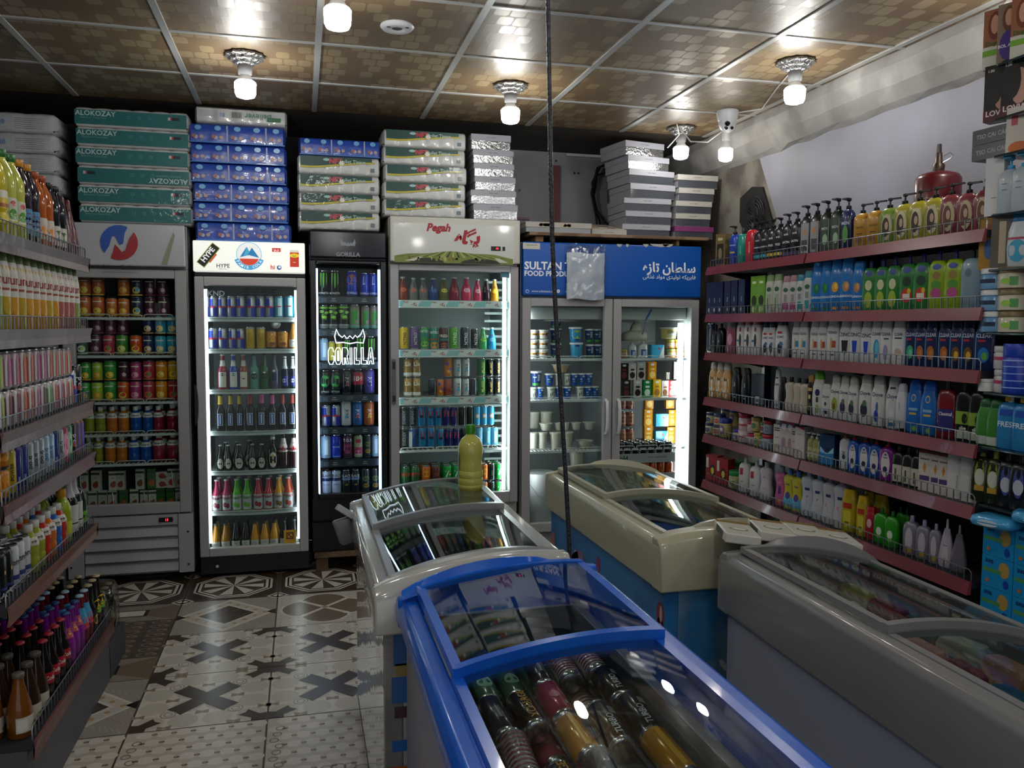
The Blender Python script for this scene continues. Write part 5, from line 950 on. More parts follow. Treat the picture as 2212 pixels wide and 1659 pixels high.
for k, f, f2, lk in (('g4', '3aa070', '6ac4a0', 'navy CLEAR bottle with green drop'), ('g5', 'a0602c', 'b87a44', 'navy CLEAR bottle with copper hair'), ('g6', '6a4a24', 'd8a83a', 'navy CLEAR bottle with brown swirl'), ('g7', '1c6ab4', '5a9a3a', 'navy CLEAR bottle with blue swirl')): sp(k, 'shamp', '14244e', '101c40', lk, 't 0 .68 .08 c8d4e8 CLEAR;r -.6 .56 .2 .6 b02a34;e 0 .3 .55 .15 %s;e .1 .28 .3 .08 %s;r -.9 .02 -.75 .75 4a8ac8' % (f, f2), w=.082, h=.196)
sp('i1', 'slant', 'b88a4a', 'b8b4aa', 'gold and white bottle lettered fax', 'e 0 .42 .75 .4 c8c6bc;t 0 .56 .09 1c1a18 fax;e .3 .2 .25 .06 d8942a;e -.3 .12 .3 .06 d8942a', w=.072, h=.205); sp('i2', 'slant', '101218', '16181c', 'black bottle lettered type', 't 0 .5 .35 b4bac0 type v;r -.2 .1 .3 .14 6a8ac0', w=.068, h=.19); sp('i3', 'box', '14161e', None, 'black boxed perfume', 'r -.3 .06 .3 .28 b8bcc0;r -.2 .1 .2 .2 3a3c44', w=.09, h=.165, d=.05, name='perfume_box', cat='box')
dv = lambda f, r='': 't 0 .62 .08 2a3458 Dove;e .1 .55 .1 .015 b09a5a;%s%s' % (f, r)
sp('i4', 'slant', 'bcbec0', 'a8aab0', 'white DOVE bottle with navy bar', dv('r -.5 .76 .5 .8 2a3048;', 'r -.4 .05 .5 .12 2a6a8a;e 0 .3 .4 .08 c8caca'), w=.07, h=.215); sp('i5', 'slant', '100f12', '0c0c0e', 'glossy black faceted bottle', '', w=.078, h=.175); sp('i6', 'hour', 'aca394', '14141a', 'beige curved bottle with black cap', '', w=.07, h=.18); sp('i7', 'shamp', '1c1c16', 'a8803a', 'black and gold slim box bottle', 'r -.6 .1 .6 .3 4a4a2a;r -.6 .6 .6 .68 b09a4a;r -.3 .4 .3 .5 c8b87a', w=.048, h=.2)
sp('i8', 'slant', 'bebeba', '5a9a2c', 'white bottle with green slanted cap', 'e 0 .52 .4 .08 24245a;r -.2 .3 .2 .42 3a3a3c;e 0 .15 .3 .1 7a9a4a', w=.078, h=.225); sp('i9', 'shamp', 'bebebc', 'b4b4b0', 'small white DOVE bottle', dv('e 0 .4 .2 .06 2a2a3a;', 'r -.4 .1 .4 .2 2a2c5a'), w=.062, h=.165); sp('k1', 'slant', 'c0c0bc', 'a8a498', 'white DOVE bottle with avocado', dv('e 0 .32 .5 .17 8a9a3a;', 'e -.05 .28 .25 .08 6a4a24'), w=.07, h=.215); sp('k2', 'slant', 'c0c0be', 'a8a498', 'white DOVE bottle with dark fig leaf', dv('e -.1 .28 .5 .14 2c3040;', 'e 0 .42 .3 .06 4a6a4a'), w=.07, h=.215); sp('k3', 'slant', 'c0c0c0', 'a8a8a8', 'white DOVE bottle with blue drop', dv('e -.1 .2 .3 .12 1c3c9c;', 'e 0 .38 .15 .1 3a5a9a'), w=.07, h=.215)
sp('k4', 'slant', 'b8bac0', 'aeb0b8', 'white tube standing tilted', 't 0 .5 .25 6a6c78 Intensive v', w=.05, h=.19); sp('k5', 'slant', '1a62ae', '1a5cb8', 'azure gold-ring lotion bottle', 'e 0 .66 .3 .07 c8b06a;e 0 .66 .22 .05 1a62ae;r -.5 .42 .5 .47 7aa4c8;r -.4 .34 .4 .38 c0a050;e .2 .08 .3 .05 6a9a5a', w=.085, h=.225); sp('k6', 'kid', '6e1220', '101014', 'dark red gloss bottle', 'r -.8 .12 .8 .5 2a2a6a;t 0 .42 .06 d8d0dc Classical;p -.8 .3 .8 .4 .8 .36 -.8 .26 d8d0dc', w=.095, h=.235); sp('k7', 'kid', '0e1212', '0c0c10', 'black olive oil shampoo bottle', 'r -.9 .28 .9 .5 7a9a34;e .3 .38 .35 .09 1a2414;r -.9 .04 .9 .18 a8b0a0;t .1 .22 .07 d8dcd0 olive', w=.1, h=.235)
jr = lambda key, c, cap, lk, dec='', w=.062, h=.062, nm='cream_jar', kind='jar', d=None: K(key, kind, nm, 'jar', w, h, c, cap, lk, dec, d=d, n=2, gloss=.3)
jr('o1', 'a8a47c', '1a2c5c', 'small petroleum jelly jar, navy lid', 'e 0 .35 .4 .2 1c3a7a'); jr('o2', 'a8a084', '1a2c5c', 'petroleum jelly jar with red mark', 'e 0 .38 .5 .2 a82c24', w=.068); jr('o3', 'b0a060', '2a3a8c', 'tall yellow blue-lidded jar', 'e 0 .4 .4 .26 6a4a8a;r -.2 .3 .2 .5 d0ccc0', w=.075, h=.11); jr('o4', 'a89a70', '3a3a94', 'low yellow jar with violet lid', 'r -.4 .2 .4 .5 5a4a9a;r -.2 .25 .2 .35 c8c8c0'); jr('o5', 'bca8ac', 'a0204c', 'white jar with raspberry lid', 'r -.6 .3 .6 .42 a03048;e 0 .5 .3 .1 c8c0c0', w=.08, h=.1); jr('o6', 'b8a4a8', 'a82458', 'small white jar with raspberry lid', 'p -.3 .1 .1 .1 .4 .5 .1 .5 b03a4a'); jr('o7', 'b8a464', 'b09a50', 'tan ribbed beauty jar', 'e 0 .4 .4 .2 3a7a5a', h=.075, w=.06); jr('o8', 'a8aa94', '2c8a34', 'small jar with green lid', 'e 0 .4 .5 .2 6a2a34', w=.045, h=.06); jr('o9', '8a8ca0', 'a02c34', 'jar with red lid', 'e 0 .35 .5 .2 5a7a8a', w=.07, h=.075)
sp('r1', 'box', 'b8b0a8', None, 'white strip box with dark bars', 'r -.8 .84 .8 .88 2a2a2a;r -.8 .76 .8 .8 2a2a2a;r -.6 .5 .6 .54 8a8484;e .2 .2 .5 .08 b08a5a', w=.055, h=.15, d=.05, name='cream_box', cat='box'); sp('r2', 'box', 'b4aeb0', None, 'white and pink hair removal box', 'r -1 .82 1 1 4a5a8a;e .1 .84 .6 .1 d0ccd0;p -1 1 1 1 1 .9 0 .92 a82a4a;e 0 .35 .5 .16 9a7a8a', w=.055, h=.175, d=.05, name='cream_box', cat='box'); sp('r3', 'box', 'bcb8ba', None, 'plain white box with red corner', 'p -1 1 1 1 1 .9 a02444;r -.4 .75 .4 .77 7a7a80', w=.06, h=.165, d=.08, name='cream_box', cat='box'); sp('r4', 'pump', '8a8a54', 'c8ccc8', 'clear serum pump bottle with gold collar', 'r -.8 .1 .8 .45 a8a47c;r -.5 .3 .5 .32 3a3a2a', w=.045, h=.15, d=.04); sp('r5', 'box', '123a5c', None, 'blue box with ocean wave picture', 'r -.9 .02 .9 .4 2478b4;p -.9 .6 0 .35 .9 .6 .9 .4 -.9 .4 8ac0dc;p -.2 .5 .6 .6 .2 .45 141c28', w=.1, h=.15, d=.05, name='gift_box', cat='box')
pl = 'e 0 .36 .6 .3 c8c6c4;e 0 .25 .3 .07 2a3058;t 0 .52 .04 3a3a4a lotion'
sp('s1', 'pump', 'c2c2c4', 'a01c28', 'white lotion bottle with red pump', 't 0 .4 .09 2a3058 2K;e 0 .3 .3 .06 2a3058', w=.085, h=.195); sp('s2', 'pump', '1a50ac', '9a1c2a', 'blue lotion bottle with red pump', pl, w=.088, h=.195); sp('s3', 'pump', '7c1c86', 'a01c30', 'purple lotion bottle with red pump', pl, w=.088, h=.195)
sp('s4', 'kid', '1c1c1c', '101012', 'dark dropper bottle with white label', 'r -.8 .05 .8 .5 b4b2a4;r -.3 .1 0 .4 4a4a3a', w=.062, h=.165); sp('s5', 'box', 'c0bab4', None, 'white box with orange diamond', 'p 0 .72 .3 .58 0 .44 -.3 .58 c07a2a;r -.8 .26 .8 .38 4a3a6a;r -1 .94 1 1 6a2a24;t 0 .8 .05 2a2a2a Eminence', w=.062, h=.17, d=.05, name='serum_box', cat='box'); sp('s6', 'box', 'bcbcbc', None, 'plain white tall box', 't .2 .4 .22 7a7a80 PUTICA v;r .4 .9 .8 .92 3a3a3a', w=.1, h=.175, d=.05, name='serum_box', cat='box')
sp('x1', 'box', '8a1c20', None, 'dark red boxed cream', 'e .2 .4 .5 .24 1a1614;e .2 .4 .3 .14 c0b03a;r -.9 .5 -.5 .9 c0b8b0', w=.085, h=.15, d=.06, name='cream_box', cat='box'); jr('x2', '8a8e60', '1c7a34', 'herbal cream jar with green lid', 'e 0 .4 .5 .3 a8ac84;e .1 .3 .3 .14 4a6a2a', w=.085, h=.1); sp('x3', 'kid', 'c2bfc0', 'c0bec0', 'white bottle with red square', 'r -.6 .5 0 .7 9a2434;r -.4 .3 .2 .32 6a6a6a', w=.08, h=.19, d=.05); sp('x4', 'hour', 'b4b0ba', 'b8b4bc', 'tall white waisted powder bottle', 't 0 .6 .05 6a6a78 baby;r -.3 .3 .3 .31 7a7a88', w=.08, h=.2)
sp('x5', 'hour', 'b05a88', '8a9aa8', 'pink children\'s powder bottle', 'r -.3 .3 .3 .5 5a2a6a;t 0 .6 .07 d88ab0 kids;e 0 .12 .3 .05 c87a2a', w=.07, h=.2); sp('x6', 'hour', 'b4ac30', '4a7ac0', 'yellow-blue powder bottle', 'b .02 .3 4aa0cc;e 0 .34 .5 .09 4a3a8a;t 0 .62 .06 2a4a9a kids', w=.07, h=.2); sp('x7', 'hour', 'b0b4bc', '7fa8c4', 'translucent white bottle with blue cap', 'r -.4 .55 .4 .61 24305c;t 0 .3 .16 7a7c88 baby v;r -.1 .4 .1 .44 a83a3a', w=.085, h=.235); sp('x8', 'hour', 'b2b2ba', 'a87c94', 'translucent white bottle with pink cap', 'r -.4 .55 .4 .61 24305c;t 0 .3 .16 7a7c88 baby v;r -.5 .35 -.2 .42 b88a94', w=.085, h=.235)
sp('y1', 'shamp', 'a8981c', 'c8a418', 'yellow baby shampoo bottle', 'r -.6 .55 .6 .68 a83028;r -.5 .1 .5 .5 c0b83a;r -.3 .2 .3 .24 6a5a1c', w=.075, h=.19, d=.05); sp('y2', 'shamp', '9a2430', 'a01c24', 'small red bottle', 'e 0 .5 .5 .14 c8a8a4', w=.06, h=.15); sp('y3', 'kid', '2c8a1c', '14642c', 'green mouthwash bottle', 'e 0 .35 .4 .12 c8d4c0;e 0 .2 .3 .06 7ab84a', w=.075, h=.16); sp('y4', 'kid', '7a7686', 'a898c4', 'clear bottle with lilac cap', 'e 0 .4 .5 .3 b4acb4;e 0 .12 .5 .06 a8903a', w=.07, h=.165); sp('y5', 'drop', 'a8a0b0', 'c4c0c4', 'white drop-shaped lotion bottle', 'e 0 .3 .5 .2 bcb0b8;t 0 .45 .05 3a4a7a johnson;e 0 .12 .4 .06 b09a9a', w=.09, h=.2); sp('y6', 'drop', '6a6470', '8a8890', 'smoky clear drop-shaped bottle', '', w=.09, h=.19)
# near glass shelves
hb = lambda h_, b1, b2, t_: 'e 0 .72 .6 .24 %s;e 0 .74 .36 .16 b88a74;r -1 .0 1 .38 %s;r -1 .22 1 .32 %s;t -.1 .42 .1 %s Dugol' % (h_, b1, b2, t_)
sp('G1', 'box', '8a5a44', None, 'hair colour box with auburn portrait and lime band', hb('6a3424', 'b8b8ac', '6a9a2c', '2a5a2a'), w=.075, h=.2, d=.05, name='hair_colour_box', cat='box'); sp('G2', 'box', '7a6a5c', None, 'hair colour box with violet badge', 'e 0 .74 .6 .22 5a3a24;e 0 .76 .36 .14 b88a74;e 0 .3 .8 .25 3c2a74;t 0 .3 .09 d8d0e4 BOL_ALICI', w=.075, h=.2, d=.05, name='hair_colour_box', cat='box'); sp('G3', 'box', '141214', None, 'black hair colour box with face', 'e .3 .5 .6 .32 b08a7a;e -.3 .62 .7 .34 141214;r -1 0 1 .2 4a1420;t 0 .14 .1 d8d0d0 LOVIA;t -.5 .9 .05 c8c8c8 1.00', w=.09, h=.19, d=.05, name='hair_colour_box', cat='box')
sp('G4', 'box', '22282e', None, 'flat dark box lettered TSO CAI CAI', 't -.1 .5 .3 9aa0a4 TSO_CAI_CAI', w=.17, h=.052, d=.1, name='flat_box', cat='box'); sp('G5', 'box', 'bcb4ac', None, 'white box with orange corner', 'e 0 .1 .8 .14 b8602a;r -.6 .6 -.1 .8 a84a5a', w=.08, h=.15, d=.05, name='cream_box', cat='box'); sp('G6', 'box', 'c2c4c6', None, 'tall white lotion box', 'r -.3 .3 .3 .32 8a8c90', w=.06, h=.2, d=.05, name='lotion_box', cat='box'); sp('G7', 'pump', 'a8b2ba', '3a94c0', 'white lotion bottle with blue pump', 'p .1 .7 .5 .7 .3 .3 4a9ac8;r -.5 .5 0 .52 7a8490;r -.5 .4 0 .42 7a8490', w=.075, h=.2)
sp('G8', 'box', '9a7434', None, 'gold skin cream box with blue oval', 'e 0 .4 .5 .2 3a5a8a;e 0 .8 .4 .08 8a4a34', w=.07, h=.18, d=.05, name='cream_box', cat='box'); sp('G9', 'box', '5a5650', None, 'grey box showing a beige tube', 'r -.3 .1 .3 .85 a89c84', w=.075, h=.19, d=.05, name='cream_box', cat='box'); sp('H1', 'slant', 'b4bcc0', '1c6a9c', 'white and blue face wash tube', 'e 0 .3 .8 .2 3a94b8;r -.9 .5 .9 .54 a03a4a', w=.08, h=.19, d=.05); jr('H2', '5a8ab4', 'c8cacc', 'blue cream tub with white lid', 'r -.8 .3 .3 .5 1c2c4a', w=.095, h=.073); jr('H3', 'b4b09c', '6a5a38', 'cream tub with bronze lid', 'r .1 .15 .5 .55 4a8a4a;e -.1 .35 .25 .14 8ab84a', w=.1, h=.073); jr('H4', 'b8b6ba', 'b4b6b8', 'white jar with red band', 'r -.7 .4 .7 .55 a83a5a', w=.075, h=.08); jr('H5', '9cae7c', '5c8a2c', 'pale green jar with green lid', 'r .1 .4 .6 .55 3a5a2a', w=.078, h=.095); jr('H6', 'bcbec0', 'bec0c2', 'low white jar', '', w=.06, h=.045); jr('H7', '1c3ca8', '1c3ca8', 'tall blue ribbed jar stack', 'b .12 .14 8aa4e0;b .26 .28 8aa4e0;b .4 .42 8aa4e0;b .54 .56 8aa4e0;b .66 .68 8aa4e0', w=.09, h=.17)
sp('H8', 'slant', '3a7a34', '14502a', 'green gel tube, clear ended', 'b .02 .2 a8b4a8', w=.07, h=.165); sp('H9', 'kid', '2478b0', 'c4c8cc', 'clear blue bottle lettered FRESH', 'r -.8 .86 .2 .94 c89a2a;r -.7 .6 .4 .72 1c4aa0;t 0 .45 .1 c8d8e4 FRESH', w=.08, h=.19); sp('I1', 'kid', '1c2414', '7a8428', 'dark herbal bottle with olive cap', 'e 0 .5 .55 .3 7a8a2c;e 0 .46 .5 .16 b8bcac;r -.5 .2 .5 .3 b08a34', w=.07, h=.19); sp('I2', 'kid', '14161c', '181a20', 'dark herbal bottle with blue flower', 'e 0 .5 .5 .28 3a4a8a;e 0 .42 .5 .14 a8aeb8', w=.07, h=.19)
sp('I3', 'box', '1c86c0', None, 'bright blue product box with grass picture', 'e .45 .65 .35 .25 a88a4a;r -.9 .48 .3 .6 4a8a4a;e .6 .22 .18 .14 143c9a;e -.6 .2 .12 .06 b86a2a;t -.5 .82 .12 14306a ava', w=.13, h=.11, d=.1, name='product_box', cat='box'); sp('I4', 'bag', '3a94c8', None, 'shiny blue wet wipes pack', 'e 0 .5 .5 .3 c0c8d0', w=.15, h=.035, d=.2, name='wet_wipes_pack', cat='pack')
# left unit
K('L1', 'big', 'squash_bottle', 'bottle', .078, .27, 'b0a41c', 'c8a018', 'yellow squash bottle', 'r -.8 .3 .8 .5 c0a83a;r -.6 .42 .6 .5 c8c4b8;r -.6 .32 .6 .36 9a5a2a;e 0 .2 .5 .06 c8bc4a', gloss=.12); K('L2', 'big', 'squash_bottle', 'bottle', .078, .27, 'a8aa4a', '1c5a24', 'pale lemon bottle with green cap', 'r -.7 .2 .8 .46 b8bca8;e .2 .28 .3 .06 4a8a3a;e .2 .4 .2 .03 a83a3a', gloss=.12); K('L3', 'big', 'squash_bottle', 'bottle', .07, .27, '201420', 'a8741c', 'dark berry squash bottle', 'r -.7 .12 .8 .42 4a7aa0;e .1 .27 .5 .1 7a2a30', gloss=.12); K('L4', 'big', 'squash_bottle', 'bottle', .07, .26, '9a4c10', '8a3c10', 'amber orange squash bottle', 'r -.7 .12 .8 .4 b8b0a4;e .1 .22 .5 .07 c87a1c', gloss=.12); K('L5', 'big', 'squash_bottle', 'bottle', .07, .25, '101216', '141416', 'black squash bottle', 'r -.7 .1 .8 .38 b4b0ac;e .1 .24 .5 .08 3a5a34', gloss=.12); K('L6', 'drop', 'syrup_bottle', 'bottle', .085, .24, '4a1a24', '4a1820', 'maroon drop-shaped syrup bottle', 't .2 .4 .3 8a5a64 Arsi v', gloss=.3)
for k, c, lk in (('M1', 'a8902a', 'yellow nectar bottle'), ('M2', 'b8862a', 'golden nectar bottle'), ('M3', '94584e', 'pink nectar bottle'), ('M4', '7a8a4a', 'green nectar bottle')): K(k, 'shamp', 'nectar_bottle', 'bottle', .062, .24, c, '6a7a4a', lk, 'b .42 .86 bcbab2;t 0 .62 .1 8a3a3a sun;r -.5 .5 .5 .53 8a4a3a;e 0 .3 .4 .1 %s' % c, n=2.6, gloss=.15)
for k, c, lk in (('N1', '9a4a78', 'pink striped can'), ('N2', 'a8502a', 'orange striped can'), ('N3', '3a8a3a', 'green striped can'), ('N4', '5a1c34', 'wine striped can'), ('N5', '8aa03a', 'lime striped can')): can(k, 'std', 'aca4a8', lk, 'r -.7 .1 -.1 .92 %s;r .2 .1 .6 .92 %s;r -.05 .1 .1 .92 c8c4c4' % (c, c), metal=.2)
can('O1', 'std', 'b07018', 'gold beer-shaped can', 'e 0 .5 .6 .25 c88a24;b .0 .1 3a3050'); can('O2', 'tall', 'a8941c', 'yellow tall can lettered POWER', 't 0 .5 .3 1a1a10 POWER v'); can('O3', 'tall', '28287a', 'indigo tall can', 't 0 .25 .3 a8b4dc 8m v;r .4 .1 .7 .9 3a8a6a'); can('O4', 'tall', '9aa0a8', 'silver can with dark letters', 't 0 .5 .5 1c1e24 bold v', metal=.3); can('O5', 'tall', '9ab4c4', 'silver can with blue letters', 't 0 .5 .5 1c5a94 bold v', metal=.2); can('O6', 'tall', 'b03a5a', 'pink tall can', 'e 0 .5 .6 .3 d8a0b0'); can('O7', 'tall', '3a8a5a', 'mint green tall can', 'e 0 .5 .5 .3 a8c8b0'); can('O8', 'tall', 'a8683a', 'copper and violet tall can', 'r 0 .1 1 .9 3a3a94')
can('O9', 'tall', '10131a', 'black can with navy base band', 't .2 .14 .16 c8ccd4 BLACK;r -1.1 .24 1.1 .3 2a3a7a;e .3 .6 .1 .05 b0a04a'); can('P1', 'tall', 'b4b6be', 'white can with BLACK band', 't .2 .14 .16 1a1c28 BLACK;r -1.1 .24 1.1 .34 2a3a7a;t 0 .6 .1 3a3a44 zero')
for k, c, lk in (('P2', '8a942a', 'lime pulp juice bottle'), ('P3', 'a82c1c', 'red pulp juice bottle'), ('P4', 'b8641c', 'orange pulp juice bottle'), ('P5', '2458a8', 'blue pulp juice bottle')): K(k, 'pet', 'juice_bottle', 'bottle', .064, .16, c, 'c4c4c0', lk, 'b .58 .74 b8b6ae;t 0 .66 .07 3a3a3a pulp', gloss=.12)
K('P6', 'pet', 'juice_bottle', 'bottle', .066, .2, '8a9a1c', 'b88a10', 'lime bottle with yellow cap', 'b .1 .4 a8b43a', gloss=.12); K('P7', 'long', 'sparkling_bottle', 'bottle', .075, .262, '0e1010', '0e1010', 'dark white-label sparkling bottle', 'r -.8 .08 .8 .5 b0b0b0;b .62 .93 a4a4a8;r -.4 .2 .4 .22 2a2a2a', gloss=.12); K('P8', 'long', 'sparkling_bottle', 'bottle', .075, .255, '0e2414', '1a2a1c', 'deep green sparkling bottle', 'e .2 .2 .5 .1 5a9a2c', gloss=.12)
K('Q1', 'cone', 'juice_bottle', 'bottle', .07, .19, '6a3c0c', '55534a', 'amber glass juice bottle', 'r -.7 .1 .7 .34 b8b4a8;r -.6 .13 0 .31 c8c6c0;e .5 .15 .2 .05 4a7a2a', gloss=.1); K('Q2', 'cone', 'juice_bottle', 'bottle', .07, .19, '2a1a10', '4a4844', 'brown glass juice bottle', 'r -.7 .1 .7 .34 b0aca0;e .3 .15 .3 .05 4a7a2a', gloss=.1); K('Q3', 'malt', 'cola_bottle', 'bottle', .06, .2, '140c0c', '8a1c28', 'cola glass bottle with red cap', 'r -.8 .3 .8 .48 9a1c2a;t 0 .39 .07 d8d0d0 Cola', gloss=.08); K('Q4', 'malt', 'soda_bottle', 'bottle', .06, .2, '6a1478', '1a3a6a', 'purple soda bottle with navy cap', 'b .4 .7 7a1c84;r -.4 .55 .4 .72 a84a5a;e 0 .64 .2 .04 c89a2a', gloss=.15)
K('Q5', 'malt', 'soda_bottle', 'bottle', .06, .2, '5a1020', '8aa8b8', 'red-blue soda bottle with pale cap', 'b .45 .75 3a8ab4;e .1 .5 .5 .08 b83a3a;b .36 .42 b83a6a', gloss=.15); K('Q6', 'malt', 'soda_bottle', 'bottle', .06, .2, '100e0e', '9a8a6a', 'black soda bottle with brass cap', 'r -.6 .1 .6 .5 1c1a1a;e .3 .3 .4 .1 b8942a', gloss=.08); K('Q7', 'malt', 'soda_bottle', 'bottle', .06, .2, '14100e', '9a8a6a', 'dark fruit-label soda bottle', 'e .1 .5 .7 .1 c8a01c;e .2 .4 .5 .07 5a9a2c', gloss=.08)
# ================================================================ goods: placed
PI = math.pi
def z1(py, px=300, Y=5.065): return at(px, py, 'y', Y).z+.0006
# --- grey fridge 1
f = 'dark grey fridge'; Y = 5.12
def fr(keys, pxs, z, loc, g, py, Y=Y, **k):
    if len(pxs) == 2 and len(keys.split()) > 2: n = len(keys.split()); pxs = [pxs[0]+(pxs[1]-pxs[0])*i/(n-1) for i in range(n)]
    row(keys, fx(pxs, Y, py), z, loc, g, **k)
za = z1(685); fr('pe pe or or na gr gr', [184, 213, 242, 268, 297, 325, 354], za, 'lower tier, top shelf, '+f, 'juice cans on the top shelf of the grey fridge', 680)
fr('pe pe . or na gr gr', [184, 213, 242, 268, 297, 325, 352], za+.116, 'upper tier, top shelf, '+f, 'juice cans on the top shelf of the grey fridge', 640)
zb = z1(767); fr('wh pu gu gn rd bl cy cy', [178, 208, 236, 264, 294, 321, 347, 373], zb, 'lower tier, second shelf, '+f, 'juice cans on the second shelf of the grey fridge', 760)
fr('pu pu pu pu . bl cy cy', [181, 212, 240, 266, 294, 321, 347, 373], zb+.116, 'upper tier, second shelf, '+f, 'juice cans on the second shelf of the grey fridge', 720)
zc = z1(867); fr('dg li dg rd ma gu og dr', [184, 211, 239, 267, 294, 322, 349, 376], zc, 'lower tier, third shelf, '+f, 'juice cans on the third shelf of the grey fridge', 860)
fr('dg li dg gr ma gu og ye', [186, 211, 239, 268, 294, 322, 349, 376], zc+.116, 'upper tier, third shelf, '+f, 'juice cans on the third shelf of the grey fridge', 815)
for i, p in enumerate((200, 232, 264, 291, 317)):
    c = at(p, 783, 'y', 5.2); put('or' if i == 0 else 'gr', (c.x, 5.16, zc+.232+.034), '%s juice can lying with its end outward, %s such from left, third shelf, grey fridge' % ('orange' if i == 0 else 'dark', ORD[0 if i == 0 else i-1]), 'juice cans on the third shelf of the grey fridge', tilt=(-PI/2, 0, 0))
zd = z1(936); fr('py py po po pb pb pr pr', [194, 218, 243, 268, 294, 320, 343, 374], zd, 'fourth shelf, '+f, 'juice bottles on the fourth shelf of the grey fridge', 930, rows=2, dirn=(.004, .075))
ze = z1(1000); fr('py py po po pb pb pr pr', [192, 213, 239, 264, 290, 316, 344, 375], ze, 'fifth shelf, '+f, 'juice bottles on the fifth shelf of the grey fridge', 990, rows=2, dirn=(.004, .075))
zf = .40+.0126; fr('c1 c1 c2 c3 c4 c2 c3 c1 c4 c4 c1', [181, 202, 224, 245, 268, 291, 313, 330, 349, 370, 388], zf, 'bottom tier, lowest level, '+f, 'juice cartons at the bottom of the grey fridge', 1095, jit=.15)
fr('c1 c1 . c1 c1 . c2 c4 c3 c1', [182, 209, 230, 244, 262, 285, 304, 328, 372, 390], zf+.116, 'upper tier, lowest level, '+f, 'juice cartons at the bottom of the grey fridge', 1045, jit=.2)
for i in range(2): c = at(349, 1045, 'y', Y); put('c1', (c.x-.03, 5.13, zf+.117+.047*i+.023), 'white carton lying flat, %s of two stacked, lowest level, dark grey fridge' % ('lower' if i == 0 else 'upper'), 'juice cartons at the bottom of the grey fridge', tilt=(0, PI/2, 0))
# --- fridge 2
f = 'lit-header fridge'; zz = [at(560, py-6, 'y', 5.06).z+.0003 for py in (693, 761, 848, 937, 1022, 1108)]
fr('rb rb rb rb rb rb rb rb lb lb', [445, 462, 480, 500, 520, 543, 563, 583, 603, 625], zz[0], 'top shelf, '+f, 'cans on the top shelf of the lit-header fridge', 685, Y=5.10)
fr('rb rb rb rb yt yt gs gs j1', [461, 481, 502, 520, 541, 564, 587, 611, 634], zz[1], 'second shelf, '+f, 'cans on the second shelf of the lit-header fridge', 755, Y=5.10)
c = at(595, 713, 'y', 5.1); put('gs', (c.x, 5.08, zz[1]+.116+.034), 'gold can lying on two gold cans, second shelf, lit-header fridge', 'cans on the second shelf of the lit-header fridge', tilt=(-PI/2, 0, 0))
fr('l1 l2 l3 l4 l5 l6 l7 l7 l8', [482, 505, 527, 550, 572, 593, 616, 633, 649], zz[2], 'third shelf, '+f, 'bottles on the third shelf of the lit-header fridge', 840, Y=5.10, smax=.95)
fr('m1 m1 m1 m2 m3 m3 m2 m2', [477, 499, 518, 541, 566, 589, 611, 632], zz[3], 'fourth shelf, '+f, 'bottles on the fourth shelf of the lit-header fridge', 930, Y=5.10)
fr('mh mh mh mh mh mj ms ms', [477, 494, 517, 546, 566, 590, 613, 635], zz[4], 'fifth shelf, '+f, 'bottles on the fifth shelf of the lit-header fridge', 1015, Y=5.10)
fr('mh mh mh', [490, 513, 540], zz[4], 'behind, fifth shelf, '+f, 'bottles on the fifth shelf of the lit-header fridge', 1015, Y=5.2)
fr('h1 h1 h2 h2 h3 h3 h4 h5', [469, 490, 512, 534, 558, 580, 602, 623], zz[5], 'sixth shelf, '+f, 'bottles on the sixth shelf of the lit-header fridge', 1100, Y=5.10, rows=2, dirn=(.008, .08))
fr('j1 j1 j2 j2 j3 j3 j3 j2 j2', [467, 488, 510, 531, 551, 572, 593, 614, 636], .1426, 'lowest level, '+f, 'bottles on the lowest level of the lit-header fridge', 1180, Y=5.10, rows=2, dirn=(.006, .075))
# --- fridge 3
f = 'narrow black fridge'; zz = [at(750, py, 'y', 5.06).z for py in (640, 711, 782, 853, 923, 993)]
G_ = lambda n: 'tall cans on the %s shelf of the black fridge' % n
fr('mo mo . go gb gb', [699, 723, 742, 760, 787, 807], zz[0], 'top shelf, '+f, G_('top'), 635)
fr('gg gg gg gp gp gp', [700, 720, 743, 766, 789, 808], zz[1], 'second shelf, '+f, G_('second'), 705)
fr('lg ys ys mo mo mo', [700, 717, 733, 750, 778, 802], zz[2], 'third shelf, '+f, G_('third'), 775)
fr('gd gd bk et bp', [702, 725, 749, 774, 798], zz[3], 'fourth shelf, '+f, G_('fourth'), 845)
fr('rb rb bw bb bo', [705, 726, 748, 772, 797], zz[4], 'fifth shelf, '+f, G_('fifth'), 915)
fr('lg ry tg he dk lg', [704, 727, 751, 774, 794, 812], zz[5], 'sixth shelf, '+f, G_('sixth'), 985)
fr('bc bc vp vp dk dk', [706, 727, 748, 768, 790, 811], .4526, 'lowest level, '+f, G_('lowest'), 1060)
